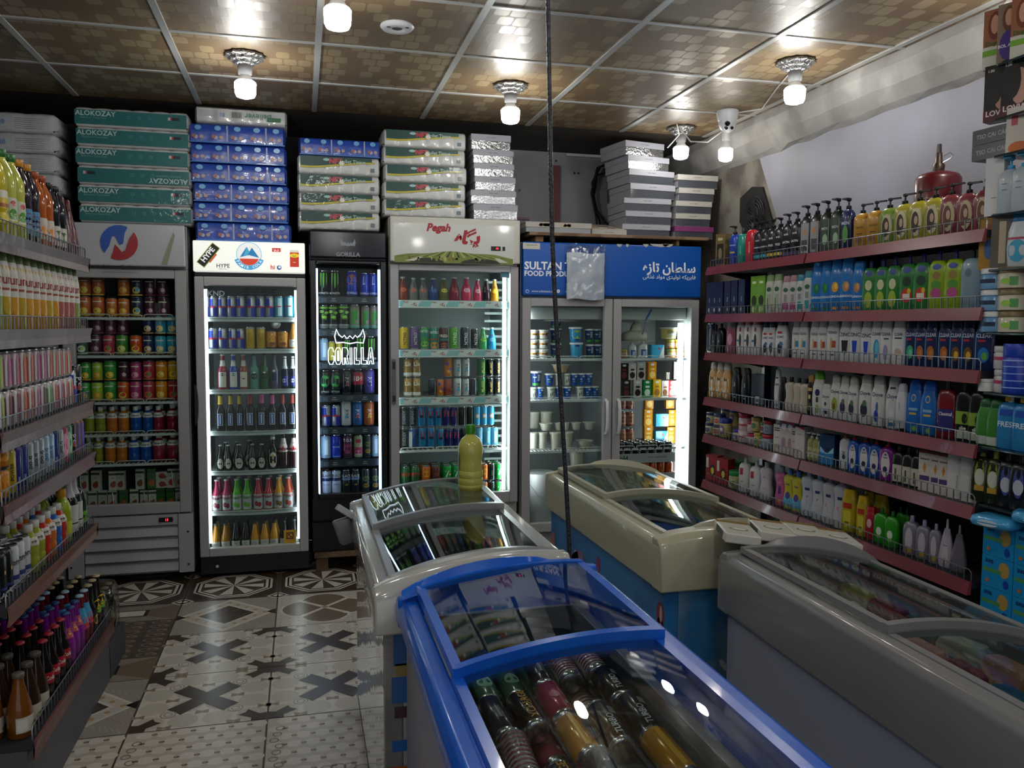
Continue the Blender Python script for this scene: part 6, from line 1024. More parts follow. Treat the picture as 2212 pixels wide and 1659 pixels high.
# --- fridge 4
f = 'red-lettered fridge'; zz = [at(970, py, 'y', 5.06).z for py in (650, 756, 858)]
G_ = lambda n: 'drinks on the %s shelf of the red-lettered fridge' % n
fr('q1 q2 q2 q3 q4 q5 q6 q6 q7 q8', [870, 893, 914, 936, 958, 981, 1007, 1031, 1050, 1068], zz[0]+.001, 'top shelf, '+f, G_('top'), 645)
fr('n1 n2 n3 n4 n5 n6 n7 n8 q0 q9', [872, 895, 916, 937, 958, 980, 1004, 1025, 1043, 1062], zz[1]+.001, 'second shelf, '+f, G_('second'), 750)
fr('gw gw . bn oy br b3 b3 bn mg mk mk', [881, 900, 917, 934, 951, 968, 988, 1006, 1022, 1040, 1058, 1075], zz[2]+.001, 'lower tier, third shelf, '+f, G_('third'), 850)
fr('gw gw . . . oy b3 b3 . mg mk mk', [881, 900, 917, 934, 951, 968, 988, 1006, 1022, 1040, 1058, 1075], zz[2]+.122, 'upper tier, third shelf, '+f, G_('third'), 815)
zz = at(970, 970, 'y', 5.06).z
fr('en wb hb hb hb hn hn bg bg sb sb sb', [872, 892, 912, 931, 951, 968, 985, 1002, 1019, 1035, 1052, 1068], zz+.001, 'lower tier, fourth shelf, '+f, G_('fourth'), 960)
fr('en en hb hb hb hn hn bg bg cb cb cb', [872, 890, 910, 929, 946, 963, 980, 998, 1015, 1030, 1045, 1060], zz+.136, 'upper tier, fourth shelf, '+f, G_('fourth'), 915)
fr('mt mt os bs su su . os ks su', [876, 897, 920, 941, 966, 986, 1010, 1046, 1062, 1079], .3776, 'lower tier, lowest level, '+f, G_('lowest'), 1060)
fr('mt mt os bs su su . os ks su', [876, 897, 920, 941, 966, 986, 1010, 1046, 1062, 1079], .3776+.116, 'upper tier, lowest level, '+f, G_('lowest'), 1020, rows=3, dirn=(.003, .07))
# --- fridge 5
f = 'blue-signed fridge'; ZS = [at(1300, py, 'y', 5.07).z+.0006 for py in (774, 862, 970)]; L5 = 'left door, '+f; R5 = 'right door, '+f; Y = 5.14
G_ = lambda n: 'dairy goods on the %s shelf of the blue-signed fridge' % n
for i in range(3): fr('t1 t1', [1151, 1173], ZS[0]+.0625*i, ('bottom', 'middle', 'top')[i]+' layer, top shelf, '+L5, G_('top'), 765, Y=Y)
for i in range(3): fr('t2', [1200], ZS[0]+.0965*i, ('bottom', 'middle', 'top')[i]+' layer, top shelf, '+L5, G_('top'), 765, Y=5.2)
fr('t4 t2 t2', [1245, 1274, 1291], ZS[0], 'bottom layer right, top shelf, '+L5, G_('top'), 765, Y=Y); fr('t3 t2 t2', [1243, 1272, 1290], ZS[0]+.101, 'stacked right, top shelf, '+L5, G_('top'), 730, Y=Y)
fr('t6 t5 t6 t5 t5 t6 t5 t5', [1152, 1167, 1190, 1208, 1225, 1252, 1269, 1285], ZS[1], 'lower tier, second shelf, '+L5, G_('second'), 855, Y=Y)
fr('t2 t5 t6 t6 t5 t5 t5', [1158, 1186, 1206, 1224, 1240, 1256, 1272], ZS[1]+.0865, 'upper tier, second shelf, '+L5, G_('second'), 815, Y=Y); fr('u3', [1212], ZS[1]+.173, 'second shelf, '+L5, G_('second'), 790, Y=Y)
fr('u1 u1 u1 u1 u2', [1152, 1172, 1200, 1225, 1262], ZS[2], 'lower tier, third shelf, '+L5, G_('third'), 965, Y=Y)
fr('u2 u2 u2 u2 u2', [1179, 1206, 1222, 1244, 1272], ZS[2]+.121, 'upper tier, third shelf, '+L5, G_('third'), 930, Y=5.16); fr('u1 u1', [1152, 1180], ZS[2]+.121, 'rear tier, third shelf, '+L5, G_('third'), 920, Y=5.3)
fr('u2', [1246], .4906, 'low shelf, '+L5, G_('lowest'), 1010, Y=Y); fr('u1', [1246], .547, 'low shelf, '+L5, G_('lowest'), 1000, Y=Y)
fr('v3 v1 v1 v2 v3 v3', [1345, 1365, 1388, 1417, 1449, 1468], ZS[0], 'lower tier, top shelf, '+R5, G_('top'), 765, Y=Y); fr('v3 v3', [1447, 1466], ZS[0]+.063, 'middle tier, top shelf, '+R5, G_('top'), 745, Y=Y); fr('v4', [1444], ZS[0]+.126, 'top shelf, '+R5, G_('top'), 725, Y=Y)
fr('w1 w2 w3 w4 w5 w6 w7', [1351, 1375, 1395, 1416, 1434, 1449, 1464], ZS[1], 'lower tier, second shelf, '+R5, G_('second'), 855, Y=Y, jit=.1)
fr('w1 w2 w2 w8 . . w1', [1346, 1363, 1383, 1406, 1421, 1440, 1462], ZS[1]+.1185, 'upper tier, second shelf, '+R5, G_('second'), 815, Y=Y, jit=.1); fr('u2 u2', [1440, 1444], ZS[1]+.1185, 'foil-like, second shelf, '+R5, G_('second'), 815, Y=5.12)
fr('w9 w9 . w8 v2 w8 w8', [1343, 1360, 1375, 1398, 1425, 1447, 1463], ZS[2], 'bottom tier, third shelf, '+R5, G_('third'), 965, Y=5.25, jit=.1)
fr('w9 w9 . w8 v2 w8 w8', [1343, 1360, 1375, 1398, 1427, 1449, 1463], ZS[2]+.119, 'middle tier, third shelf, '+R5, G_('third'), 925, Y=5.24, jit=.1); fr('w9 w9 . w8 . w8', [1343, 1360, 1375, 1400, 1422, 1445], ZS[2]+.238, 'upper tier, third shelf, '+R5, G_('third'), 890, Y=5.26, jit=.1)
# trays of cans at the bottom right, bucket, cloth-wrapped cheese and knife
def tray(z, key, txt, lab, tl, tn, nx=8):
    t = thing('cardboard_tray', (2.19, 5.175, z), lab, 'tray'); mb = MB(); c = M('#a9aaae', .5)
    mb.box(-.23, .23, -.11, .11, 0, .004, c); mb.box(-.23, .23, -.11, -.106, .004, .062, c); mb.box(-.23, .23, .106, .11, .004, .062, c); mb.box(-.23, -.226, -.106, .106, .004, .062, c); mb.box(.226, .23, -.106, .106, .004, .062, c); mb.build('tray_body', t)
    mb = MB(); mb.text(txt, DGREY, lambda a, b: (a-.15, -.1105, b+.033), .034, bold=.03); mb.text('DRINK VITAMIN EXTREME', M('#5a2a30', .5), lambda a, b: (a+.1, -.1105, b+.034), .008); mb.build('printed_label', t)
    for j in range(4):
        for i in range(nx): put(key, (2.19-.199+.0568*i, 5.175-.079+.0535*j, z+.005), '%s, %s from left, %s row of %s' % (tl, ORD[i], ORD[j], tn), 'cans in the trays of the blue-signed fridge', s=.83)
tray(.5748, 'bk', 'bold', 'white cardboard tray of black cans behind the right glass door', 'black can', 'top tray')
tray(.4407, 'ot', 'bold', 'white cardboard tray of orange cans under the black can tray', 'orange can', 'second tray')
for i, z_ in enumerate((.1725, .3066)): mb = MB(); mb.box(1.962, 2.418, 5.065, 5.285, z_, z_+.1335, M('#a3a4a6', .5)); mb.text('bold', DGREY, lambda a, b: (2.1+a, 5.0645, z_+.06+b), .04, bold=.03); tag(mb.build('drinks_carton', bevel=.003), 'pale drinks carton under the orange can tray, %s one' % ('lower', 'upper')[i], 'box', 'cartons under the can trays')
mb = MB(); mb.lathe([(0, .07), (.02, .075), (.3, .08), (.31, .09), (.315, .09)], M('#b4b5b3', .4), seg=24, mx=Matrix.Translation((at(1246, 1000, 'y', 5.14).x, 5.16, .1725))); tag(mb.build('lidded_tub'), 'pale lidded tub carrying a bowl and pot in the blue-signed fridge', 'tub')
t = thing('plastic_bucket', (1.52, 5.22, .173), 'tall white plastic bucket at the bottom of the blue-signed fridge', 'bucket')
mb = MB(); mb.lathe([(0, .085), (.01, .092), (.3, .1), (.31, .106), (.34, .107)], M('#bfc0bf', .35), seg=28, caps=(True, False)); mb.lathe([(.0, .02), (.3, .02)], M('#bfc0bf', .35), z0=.01, a=.01, h=.1) if 0 else None; mb.build('bucket_body', t)
mb = MB(); mb.lathe([(.34, .1), (.342, .02)], M('#bfc0bf', .35), seg=28); mb.build('bucket_lid', t)
mb = MB(); mb.tube([(-.1, -.03, .3), (-.04, -.11, .2), (.05, -.115, .17), (.1, -.03, .3)], .002, STEEL, seg=5); mb.build('wire_handle', t)
t = thing('wrapped_cheese', (at(1373, 740, 'y', 5.16).x, 5.2, ZS[0]+.112), 'cloth-wrapped cheese block on white bottles behind the right door', 'cheese')
mb = MB(); R = []
for v, r in ((0, .9), (.1, 1), (.5, 1), (.85, .92), (1, .7), (1.15, .42), (1.7, .36), (2.0, .2)): R.append([(.085*r*superf(3, 6.2832*j/22)[0]+.01*v, .07*r*superf(3, 6.2832*j/22)[1], .06*v) for j in range(22)])
mb.rings(R, M('#aba69a', .7, bump=.5, bscale=30)); mb.build('cloth_wrap', t)
mb = MB(); mb.prism([(-.12, -.1), (.12, -.1), (.13, .02), (.1, .06), (-.1, .06)], 'z', -.004, 0, M('#a5a196', .7)); mb.build('cloth_sheet', t)
t = thing('kitchen_knife', (at(1388, 712, 'y', 5.07).x, 5.068, at(1388, 712, 'y', 5.07).z), 'knife with blue handle leaning out of the wrapped cheese', 'knife')
mb = MB(); mb.prism([(-.008, -.04), (.004, -.04), (.03, .07), (.024, .072)], 'y', -.001, .001, STEEL); mb.build('blade', t)
mb = MB(); mb.tube([(.026, 0, .07), (.04, 0, .1), (.062, 0, .135), (.076, 0, .165)], [.006, .009, .009, .007], M('#1c4a8a', .35), seg=8); mb.build('blade_handle', t); t.scale = (.8, .8, .8)
# ---- tissue packs on top of the fridges
def pack(x, z, w, h, kind, label, y=5.17, d=.3, rz=0, n=None, group=None):
    t = thing('tissue_pack', (x, y, z), label, 'tissue pack', group, rz=rz); n = n or {'a': 6, 'b': 5, 'n': 6, 'w': 4, 'k': 5}[kind]
    mb = MB(); m = n*8; base = {'a': 'b4b6b6', 'b': '26449c', 'n': 'b2b4b4', 'w': 'a7aab0', 'k': 'a4a6a8'}[kind]
    mat = M('#'+base, .35, coat=.3, bump=.35, bscale=22); bul = lambda u: abs(math.sin(math.pi*n*u))**.6
    R = []
    for i in range(m+1):
        u = i/m; X = -w/2+w*u; e = 1 if 0 < i < m else .8; b = bul(u)*.006 if kind != 'b' else bul(u)*.002; q = .005*bul(u) if kind in 'anw' else .001
        yy = d/2; zz_ = h/2
        R.append([(X, -yy*e-b*.3, zz_*.12 if e == 1 else h*.25), (X, -yy*e-b, h*.15), (X, -yy*e-b, h*.5), (X, -yy*e-b, h*.86), (X, -(yy-.012)*e, (h-.004+q)*(1 if e == 1 else .9)), (X, 0, (h-.004)*(1 if e == 1 else .92)), (X, (yy-.01)*e, h-.006), (X, yy*e, h*.8), (X, yy*e, h*.15), (X, (yy-.01)*e, .003), (X, -(yy-.012)*e, .003-(.003 if e == 1 else -.01))])
    mb.rings(R, mat); mb.build('wrapped_rolls', t)
    F = -d/2; mb = MB(); S_ = lambda u, v, o=.0085: (-w/2+w*u, F-o, h*v)
    def band(v0, v1, u0, u1, c, top=None, o=.0085):
        g = []; N_ = 30
        for i in range(N_+1): u = u0+(u1-u0)*i/N_; a, b = (v0, v1) if not top else top(u); g += [S_(u, a, o), S_(u, b, o)]
        mb.add(g, [(2*i, 2*i+2, 2*i+3, 2*i+1) for i in range(N_)], M('#'+c, .5, coat=.1, bump=.15, bscale=25), smooth=True)
    TX = lambda s, u, v, hh, c, rot=0, o=.0105, b=.015: mb.text(s, M('#'+c, .35), lambda a, bb: (-w/2+w*u+a, F-o, h*v+bb), hh*h, rot=rot, bold=b, maxw=.45*w)
    if kind in ('a', 'A'):
        band(.1, .86, .01, .985, '0f5a5c'); rot = PI if rz == 9 else 0
        fl = label.find('upside') >= 0
        TX('ALOKOZAY', .19 if not fl else .8, .68 if not fl else .3, .27, 'a8bcbc', rot=PI if fl else 0); TX('Bathroom Tissue Rolls', .17 if not fl else .8, .45 if not fl else .55, .1, '5a8a8a', rot=PI if fl else 0)
        for k in range(3): TX('o', .48+.09*k, .55, .2, '2a7476')
        u0 = .82 if not fl else .06; band(0, 0, u0, u0+.1, '15182e', top=lambda u: (.52, .68), o=.0105); band(0, 0, u0, u0+.02, 'a8a8b0', top=lambda u: (.52, .68), o=.0112); band(0, 0, u0+.02, u0+.035, 'a02430', top=lambda u: (.52, .68), o=.0112)
    elif kind == 'b':
        for k in range(n):
            u = (k+.5)/n; P = [(S_(u+.035*math.cos(a), .76+.13*math.sin(a), .0098)) for a in [6.2832*i/12 for i in range(12)]]; mb.add(P, [tuple(range(12))], M('#5a94c4', .3))
            for du, hh, c in ((-.045, .2, '8a5a54'), (.035, .16, 'a08a80'), (-.02, .12, '9a9ab0')): P = [(S_(u+du+.022*math.cos(a), .2+hh*.6+.1*math.sin(a), .0092+.001*hh)) for a in [6.2832*i/8 for i in range(8)]]; mb.add(P, [tuple(range(8))], M('#'+c, .35))
            if k in (1, 3): band(0, 0, (k+1)/n-.012, (k+1)/n+.004, '8a94b4', top=lambda u: (.08, .9), o=.0095)
        band(0, 0, .01, .99, '2c6ab0', top=lambda u: (.0, .06), o=.0085)
    elif kind == 'n':
        lo = lambda u: .52-.1*math.sin(6.2832*(u*.95+.12))+(.28*max(0, u-.6)/.4)
        band(0, 0, .04, .90, '0c3c38', top=lambda u: (lo(u), .97)); band(0, 0, .04, .93, 'a8a02c', top=lambda u: (lo(u)-.1+.03*u, lo(u)+.01), o=.0095)
        TX('NFT', .46, .74, .3, 'a83240', b=.05, o=.011); TX('Toilet Tissue', .66, .74, .2, '9ab4ac', o=.011); P = [(-w/2+w*.53+.014*math.cos(a)*(1+.25*math.cos(6*a)), F-.0115, h*.64+.014*math.sin(a)*(1+.25*math.cos(6*a))) for a in [6.2832*i/24 for i in range(24)]]; mb.add(P, [tuple(range(24))], M('#c8c8c0', .4))
        P = [(-w/2+w*.35+.02*math.cos(a), F-.011, h*.8+.008*math.sin(a)) for a in [6.2832*i/10 for i in range(10)]]; mb.add(P, [tuple(range(10))], M('#8ab0ac', .4)); band(0, 0, .88, .93, '5a6a74', top=lambda u: (.2, .42), o=.0095)
    else:
        c = '2c6a58'; TX('Believer', .12 if kind == 'w' else .68, .5, .35, c, rot=0 if kind == 'w' else PI)
        for k in range(9): band(0, 0, (.36 if kind == 'w' else .4)+.012*k, (.36 if kind == 'w' else .4)+.012*k+.006, '2a2c30', top=lambda u: (.35, .7), o=.0095)
        for k in range(6): band(0, 0, (.66 if kind == 'w' else .06), (.9 if kind == 'w' else .25), '7a7c84', top=lambda u: (.2+.1*k, .215+.1*k), o=.0095)
        TX('10', .56 if kind == 'w' else .3, .5, .25, '4a7ab0')
        if kind == 'k': band(0, 0, .78, .93, '1c5a34', top=lambda u: (.25, .5), o=.0095)
    mb.build('printed_band', t); return t
LV = ['topmost', 'second from top', 'third from top', 'fourth from top', 'fifth from top', 'sixth from top', 'lowest']
for i in range(6):
    k = 5-i; pack(-.885+(.0, .004, -.003, .006, .004, .008)[i]*(1), 2.034+.1035*k, .585, .1015, 'a', ('teal and white tissue pack printed upside down, fourth from top' if i == 3 else 'teal and white tissue pack, %s of the teal stack' % LV[i]), group='teal tissue packs', rz=(-.01, .0, .01, -.01, 0, .01)[i])
for i in range(6): k = 5-i; pack(-.315+.008*math.sin(3*i)-.004*k, 1.953+.109*k, .525, .107, 'b', 'dark blue pocket tissue bale, %s above the lit header' % LV[i], group='blue tissue bales', rz=.012*math.sin(5*i))
pack(-.315, 2.609, .50, .092, 'k', 'white tissue pack lying on the top blue bale, printed green', rz=.02)
for i in range(4): k = 3-i; pack(.228, 2.034+.1065*k, .475, .1045, 'n', 'white tissue pack with dark green wave, %s above the black fridge' % LV[i], group='green wave tissue packs on the black fridge', rz=.01*math.sin(4*i))
pack(.235, 2.462, .47, .1, 'b', 'blue tissue bale with white gaps above the black fridge', n=5)
for i in range(5): k = 4-i; pack(.735+.006*math.sin(4*i), 2.128+.102*k, .505, .1, 'n', 'white tissue pack with green wave, %s above the red-lettered fridge' % LV[i], group='green wave tissue packs on the white fridge', rz=.012*math.sin(3*i))
for i in range(7): k = 6-i; pack(-1.56+.01*math.sin(3*i), 1.862+.106*k, .60, .104, 'w', ('plain white roll pack topping the far-left stack' if i == 0 else 'grey-white tissue pack with barcode, %s of the far-left stack' % LV[i]), group='grey-white tissue packs', rz=.01*math.sin(5*i))
# ---- silver pastry boxes
LIDW = M('#8e8e98', .5); FOIL = M('#b4b8bc', .16, 1, bump=.35, bscale=70); DARKW = M('#3a3e46', .12, coat=.8)
def pbox(x, y, z, w, h, label, front, rz=0, d=.3, lidc=None, side=None, fl=.42, tilt=0, group=None):
    t = thing('pastry_box', (x, y, z), label, 'box', group, rz=rz); t.rotation_euler.y = tilt; l = lidc or LIDW
    mb = MB(); mb.box(-w/2+.003, w/2-.003, -d/2+.003, d/2-.003, 0, h-.006, side or M('#8d8f96', .5)); mb.build('tray', t)
    mb = MB(); mb.box(-w/2+.004, w/2-.004, -d/2, -d/2+.003, .003, h*(1-fl), front); mb.build('window', t)
    mb = MB(); mb.box(-w/2, w/2, -d/2-.004, d/2+.002, h-.006, h-.001, l); mb.box(-w/2, w/2, -d/2-.004, -d/2-.001, h*(1-fl), h-.006, l); mb.prism([(-w/2, h*(1-fl)), (-w/2, h-.006), (-w/2-.002, h-.006)], 'y', -d/2, d/2, l); mb.box(-w/2-.002, -w/2, -d/2, d/2, h*(1-fl), h-.006, l); mb.box(w/2, w/2+.002, -d/2, d/2, h*(1-fl), h-.006, l)
    mb.text('FANCY SWEETS', DGREY, lambda a, b: (a, -d/2-.0045, h*(1-fl*.5)+b), .006, bold=.01); mb.build('lid', t); return t
for i, (x0_, x1_, zb_, h) in enumerate(((1.015, 1.262, 2.548, .092), (1.03, 1.282, 2.467, .08), (1.035, 1.285, 2.387, .079), (1.035, 1.292, 2.305, .081), (1.01, 1.295, 2.222, .082), (1.03, 1.308, 2.128, .093))):
    pbox((x0_+x1_)/2, 5.17, zb_, x1_-x0_, h, 'foil-fronted pastry box, %s of the stack beside the green-wave packs' % ORD[i], FOIL, rz=.02*math.sin(5*i), group='foil pastry boxes on the white fridge')
SB = 2.0565
for i, (x0_, x1_, h, rz, fr_) in enumerate(((2.02, 2.355, .083, 0, DARKW), (2.04, 2.362, .083, .01, DARKW), (2.03, 2.36, .083, .0, DARKW), (2.05, 2.38, .09, .1, DARKW), (2.035, 2.37, .088, .12, DARKW), (2.02, 2.33, .086, .15, FOIL), (1.99, 2.29, .09, .2, FOIL))):
    pbox((x0_+x1_)/2, 5.22, SB+sum((.083, .083, .083, .09, .088, .086, .09)[:i])+.001*i, x1_-x0_, h, '%s pastry box, %s from the bottom of the tall leaning stack' % ('bright foil' if fr_ is FOIL else 'grey window', ORD[i]), fr_, rz=rz, group='leaning pastry boxes')
MAG = M('#6e2a5e', .45); SPW = M('#9c9a94', .5)
for i, (x0_, x1_, h, l_) in enumerate(((2.375, 2.66, .078, MAG), (2.38, 2.635, .082, SPW), (2.38, 2.645, .08, SPW), (2.40, 2.66, .084, SPW), (2.385, 2.69, .085, SPW))):
    pbox((x0_+x1_)/2-.012*0, 5.2, SB+sum((.078, .082, .08, .084, .085)[:i])+.001*i, min(x1_, 2.68)-x0_-.006, h, ['magenta-lidded clear pastry box at the bottom of the right stack', 'white-lidded pastry box with orange sticker, second from bottom, right stack', 'white-lidded dark pastry box, middle of the right stack', 'speckled white-lidded pastry box, second from top, right stack', 'speckled white-lidded pastry box topping the right stack'][i], DARKW, lidc=l_, group='white lidded pastry boxes')
t = thing('cake_box', (1.56, 5.12, SB), 'long cream cake box with floral lid at the left of the board', 'box'); mb = MB(); mb.box(-.21, .21, -.15, .15, 0, .058, M('#80848a', .15, coat=.6)); mb.build('tray', t)
mb = MB(); mb.box(-.214, .214, -.154, .154, .059, .062, SPW); mb.box(-.214, .214, -.154, -.1515, .03, .059, SPW); random.seed(4)
for k in range(16): u = random.uniform(-.12, .12); mb.add([(u+.014*math.cos(a)*random.uniform(.5, 1.2), -.1545, .045+.01*math.sin(a)) for a in [6.28*i/7 for i in range(7)]], [tuple(range(7))], M(random.choice(('#8a5a3a', '#a8843a', '#7a3a44', '#b09a7a')), .5))
mb.build('floral_lid', t)
t = thing('cake_box', (1.893, 5.2, SB), 'flat cake box with printed pastries on its sloping lid', 'box'); mb = MB(); mb.box(-.105, .13, -.2, .1, 0, .03, SPW); mb.text('FANCY SWEETS', DGREY, lambda a, b: (a+.01, -.2005, .016+b), .006); mb.build('tray', t)
mb = MB(); mb.add([(-.105, -.2, .031), (.13, -.2, .031), (.1, .1, .095), (-.16, .1, .095), (-.105, -.2, .034), (.13, -.2, .034), (.1, .1, .1), (-.16, .1, .1)], [(3, 2, 1, 0), (4, 5, 6, 7), (0, 1, 5, 4), (1, 2, 6, 5), (2, 3, 7, 6), (3, 0, 4, 7)], M('#a9a294', .5))
for x_, y_, r, c in ((.03, -.03, .04, '4a3020'), (.06, -.12, .035, '5a3a24'), (-.05, -.12, .03, '9a8a3a'), (-.04, -.06, .03, '8a6a8a'), (.0, .02, .03, '7a6a5a')): mb.add([(x_+r*math.cos(a), y_+r*.6*math.sin(a), .035+(y_+r*.6*math.sin(a)+.2)*.213+.001) for a in [6.28*i/12 for i in range(12)]], [tuple(range(12))], M('#'+c, .5))
mb.build('printed_lid', t)
mb = MB(); mb.box(1.325, 1.46, 5.3, 5.6, 2.0+.058, 2.17, M('#4a4c52', .5)); mb.box(1.323, 1.462, 5.298, 5.602, 2.171, 2.185, M('#5a3a4a', .5)); tag(mb.build('storage_box', bevel=.003), 'dark grey box with plum lid behind the floral cake box', 'box')
# plastic bag of bags on the blue header
t = thing('plastic_bag', (1.738, 4.966, 1.645), 'white plastic bag bundle hanging over the blue header sign', 'plastic bag')
def sheet(w, z0_, z1_, y, th, m, nm, amp, seed, nx=14, nz=18):
    random.seed(seed); mb = MB(); g = []
    for s_ in (0, 1):
        for j in range(nz+1):
            for i in range(nx+1):
                u, v = i/nx, j/nz; e = math.sin(PI*u)**.3*math.sin(PI*min(1, v*1.0+.02))**.3 if 0 < u < 1 else 0
                g.append((-w/2+w*u+(amp*.6*math.sin(9*v+3*s_) if i in (0, nx) else 0), y+(th*e if s_ else -th*e)+(-amp if s_ == 0 else amp*.3)*random.random(), z0_+(z1_-z0_)*v+(amp*math.sin(7*u) if j in (0, nz) else 0)))
    k = (nx+1)*(nz+1); F = []
    for j in range(nz):
        for i in range(nx): a = j*(nx+1)+i; F += [(a, a+1, a+nx+2, a+nx+1), (k+a, k+a+nx+1, k+a+nx+2, k+a+1)]
    mb.add(g, F, m, smooth=True); return mb.build(nm, t)
sheet(.245, .0, .29, 0, .013, M('#ccd6e0', .4, bump=.3, bscale=18, noise=1.5, c2='#b0bccb', nscale=9), 'folded_bags', .005, 3)
sheet(.262, -.006, .345, -.0, .0155, glass_mat('bag film', '#eef0f2', base=.05, gain=.4, power=2, rough=.15, bump=.8), 'clear_sleeve', .004, 8)
# ---- things on the back wall and the bare right stretch
t = thing('junction_box', (2.37, 5.779, 2.33), 'grey metal electrical box on the back wall behind the leaning boxes', 'electrical box'); mb = MB(); mb.box(-.19, .16, -.14, 0, 0, .36, M('#5c5e66', .5)); mb.build('box_body', t, bevel=.005)
mb = MB(); mb.box(-.14, .155, -.149, -.141, .02, .34, M('#6b6d70', .5)); d_ = mb.build('door', t, bevel=.002); mb = MB(); mb.lathe([(0, .014), (.02, .012)], BLACK, mx=Matrix.Translation((-.1, -.149, .17)) @ Matrix.Rotation(PI/2, 4, 'X')); mb.build('lock', d_)
for k, pp in enumerate(([(2.18, 5.7, 2.64), (2.1, 5.7, 2.62), (2.03, 5.68, 2.5), (2.05, 5.66, 2.32), (2.1, 5.6, 2.2), (2.24, 5.5, 2.14)], [(2.2, 5.72, 2.6), (2.08, 5.72, 2.56), (2.05, 5.7, 2.4), (2.08, 5.68, 2.26), (2.1, 5.62, 2.1)], [(2.2, 5.66, 2.66), (2.06, 5.66, 2.6), (2.01, 5.64, 2.42), (2.04, 5.62, 2.25), (2.05, 5.6, 2.11)])):
    q = []
    for i in range(len(pp)-1):
        for s_ in range(4): q.append(tuple(pp[i][j]+(pp[i+1][j]-pp[i][j])*s_/4 for j in range(3)))
    mb = MB(); mb.tube(q+[pp[-1]], .009, M('#121318', .5), seg=6); tag(mb.build('power_cable'), 'black power cable looping from the grey electrical box, %s one' % ('outer', 'middle', 'inner')[k], 'cable', 'black cables on the back wall')
mb = MB(); mb.box(1.86, 2.25, 5.755, 5.778, 2.695, 2.712, M('#a8aab0', .4)); tag(mb.build('cable_conduit'), 'short white plastic conduit under the ceiling on the back wall', 'conduit')
mb = MB(); mb.box(1.755, 1.81, 5.74, 5.778, 2.06, 2.62, M('#551a22', .5)); [mb.box(1.779, 1.786, 5.738, 5.7405, 2.1+.06*k, 2.12+.06*k, BLACK) for k in range(8)]; tag(mb.build('slotted_upright'), 'dark red slotted metal strip standing against the back wall', 'shelf upright')
mb = MB(); [mb.lathe([(0, .009), (.003, .007)], BLACK, seg=8, mx=Matrix.Translation((x_, 5.78, z_)) @ Matrix.Rotation(PI/2, 4, 'X')) for x_, z_ in ((1.79, 2.66), (1.93, 2.58), (1.96, 2.58), (1.52, 2.44), (1.48, 2.35))]; struct('trim_4', mb)
t = thing('exhaust_fan', (2.719, 4.60, 2.16), 'dirty black exhaust fan set into the bare plaster wall', 'fan'); mb = MB(); mb.prism([(.20, .13), (.06, .18), (-.06, .16), (-.22, -.14), (.05, -.18), (.2, -.02)], 'x', -.012, 0, M('#030303', .9)); mb.build('opening', t)
for nm_, rr in (('guard_ring', (.11, .09, .07, .05, .03)),):
    mb = MB()
    for r in rr: mb.tube([(-.03+.01*(r < .05), r*math.cos(a), r*math.sin(a)) for a in [6.2832*i/24 for i in range(25)]], .0025, M('#1e2024', .5, .4), seg=5)
    for k in range(6): a = k*PI/6; mb.box(-.031, -.028, -.11*abs(math.cos(a))-.001, .11*abs(math.cos(a))+.001, -.001, .001, M('#33353a', .4, .6)) if k == 0 else mb.tube([(-.03, -.11*math.cos(a), -.11*math.sin(a)), (-.03, .11*math.cos(a), .11*math.sin(a))], .002, M('#33353a', .4, .6), seg=4)
    mb.build(nm_, t)
mb = MB(); mb.lathe([(0, .03), (.012, .026)], M('#25272b', .5), mx=Matrix.Translation((-.012, 0, 0)) @ Matrix.Rotation(-PI/2, 4, 'Y'))
for k in range(5): a = k*6.2832/5; c_, s_ = math.cos(a), math.sin(a); mb.add([(-.014, .025*c_, .025*s_), (-.018, .1*c_-.02*s_, .1*s_+.02*c_), (-.026, .1*c_+.03*s_, .1*s_-.03*c_), (-.02, .03*c_+.02*s_, .03*s_-.02*c_)], [(0, 1, 2, 3)], M('#1b1d20', .5))
mb.build('blades', t)
# ---- right wall goods
R_ = lambda n: n+' shelf, right wall'; XW = 2.366; GR = lambda n: 'toiletries on the %s right-wall shelf' % n
def rw(keys, cxs, z, loc, g, x0=1500, sc=3.107, X=XW, **k): row(keys, wx([x0+c/sc for c in cxs], X, z), z+.0008, loc, g, rz=-1.25, jit=.05, **k)
rw('a1 a2 a3 a4 a5 a5 a6 a6 a7 a7 a8 a8 a9 a9 b0 b1 b1 b2 b5 b5 b5 b6 b6 b6', [195, 270, 325, 385, 437, 482, 528, 576, 630, 688, 755, 820, 890, 960, 1028, 1125, 1215, 1305, 1405, 1505, 1610, 1720, 1835, 1950], ZR[0], R_('top'), GR('top'))
rw('d1 d1 d1 d1 d1 d1 d2 d2 d3 d3 d4 d4 d5 d5 e1 e1 e2 e3 e3 e4 e4 e4 e5 e5 e6 e6 e7', [118, 152, 188, 238, 285, 335, 418, 465, 515, 568, 625, 672, 718, 772, 830, 892, 958, 1030, 1105, 1180, 1260, 1340, 1435, 1530, 1635, 1745, 1860], ZR[1], R_('second'), GR('second'))
rw('f1 f2 f2 f3 f4 f4 f4 f5 f5 f5', [200, 255, 320, 450, 570, 660, 750, 860, 930, 1050], ZR[2], R_('third'), GR('third'), sc=5.53); rw('f6 f6 f7 f7 f7 f8 f9', [1230, 1315, 1450, 1545, 1670, 1820, 1940], ZR[2], R_('third'), GR('third'), sc=5.53)
rw('f9 g1 g2 g3 g4 g5 g5 g5 g6 g6 g7', [280, 390, 500, 640, 770, 880, 1000, 1150, 1280, 1415, 1600], ZR[2], R_('third')+' near part', GR('third'), x0=1820, sc=5.184)
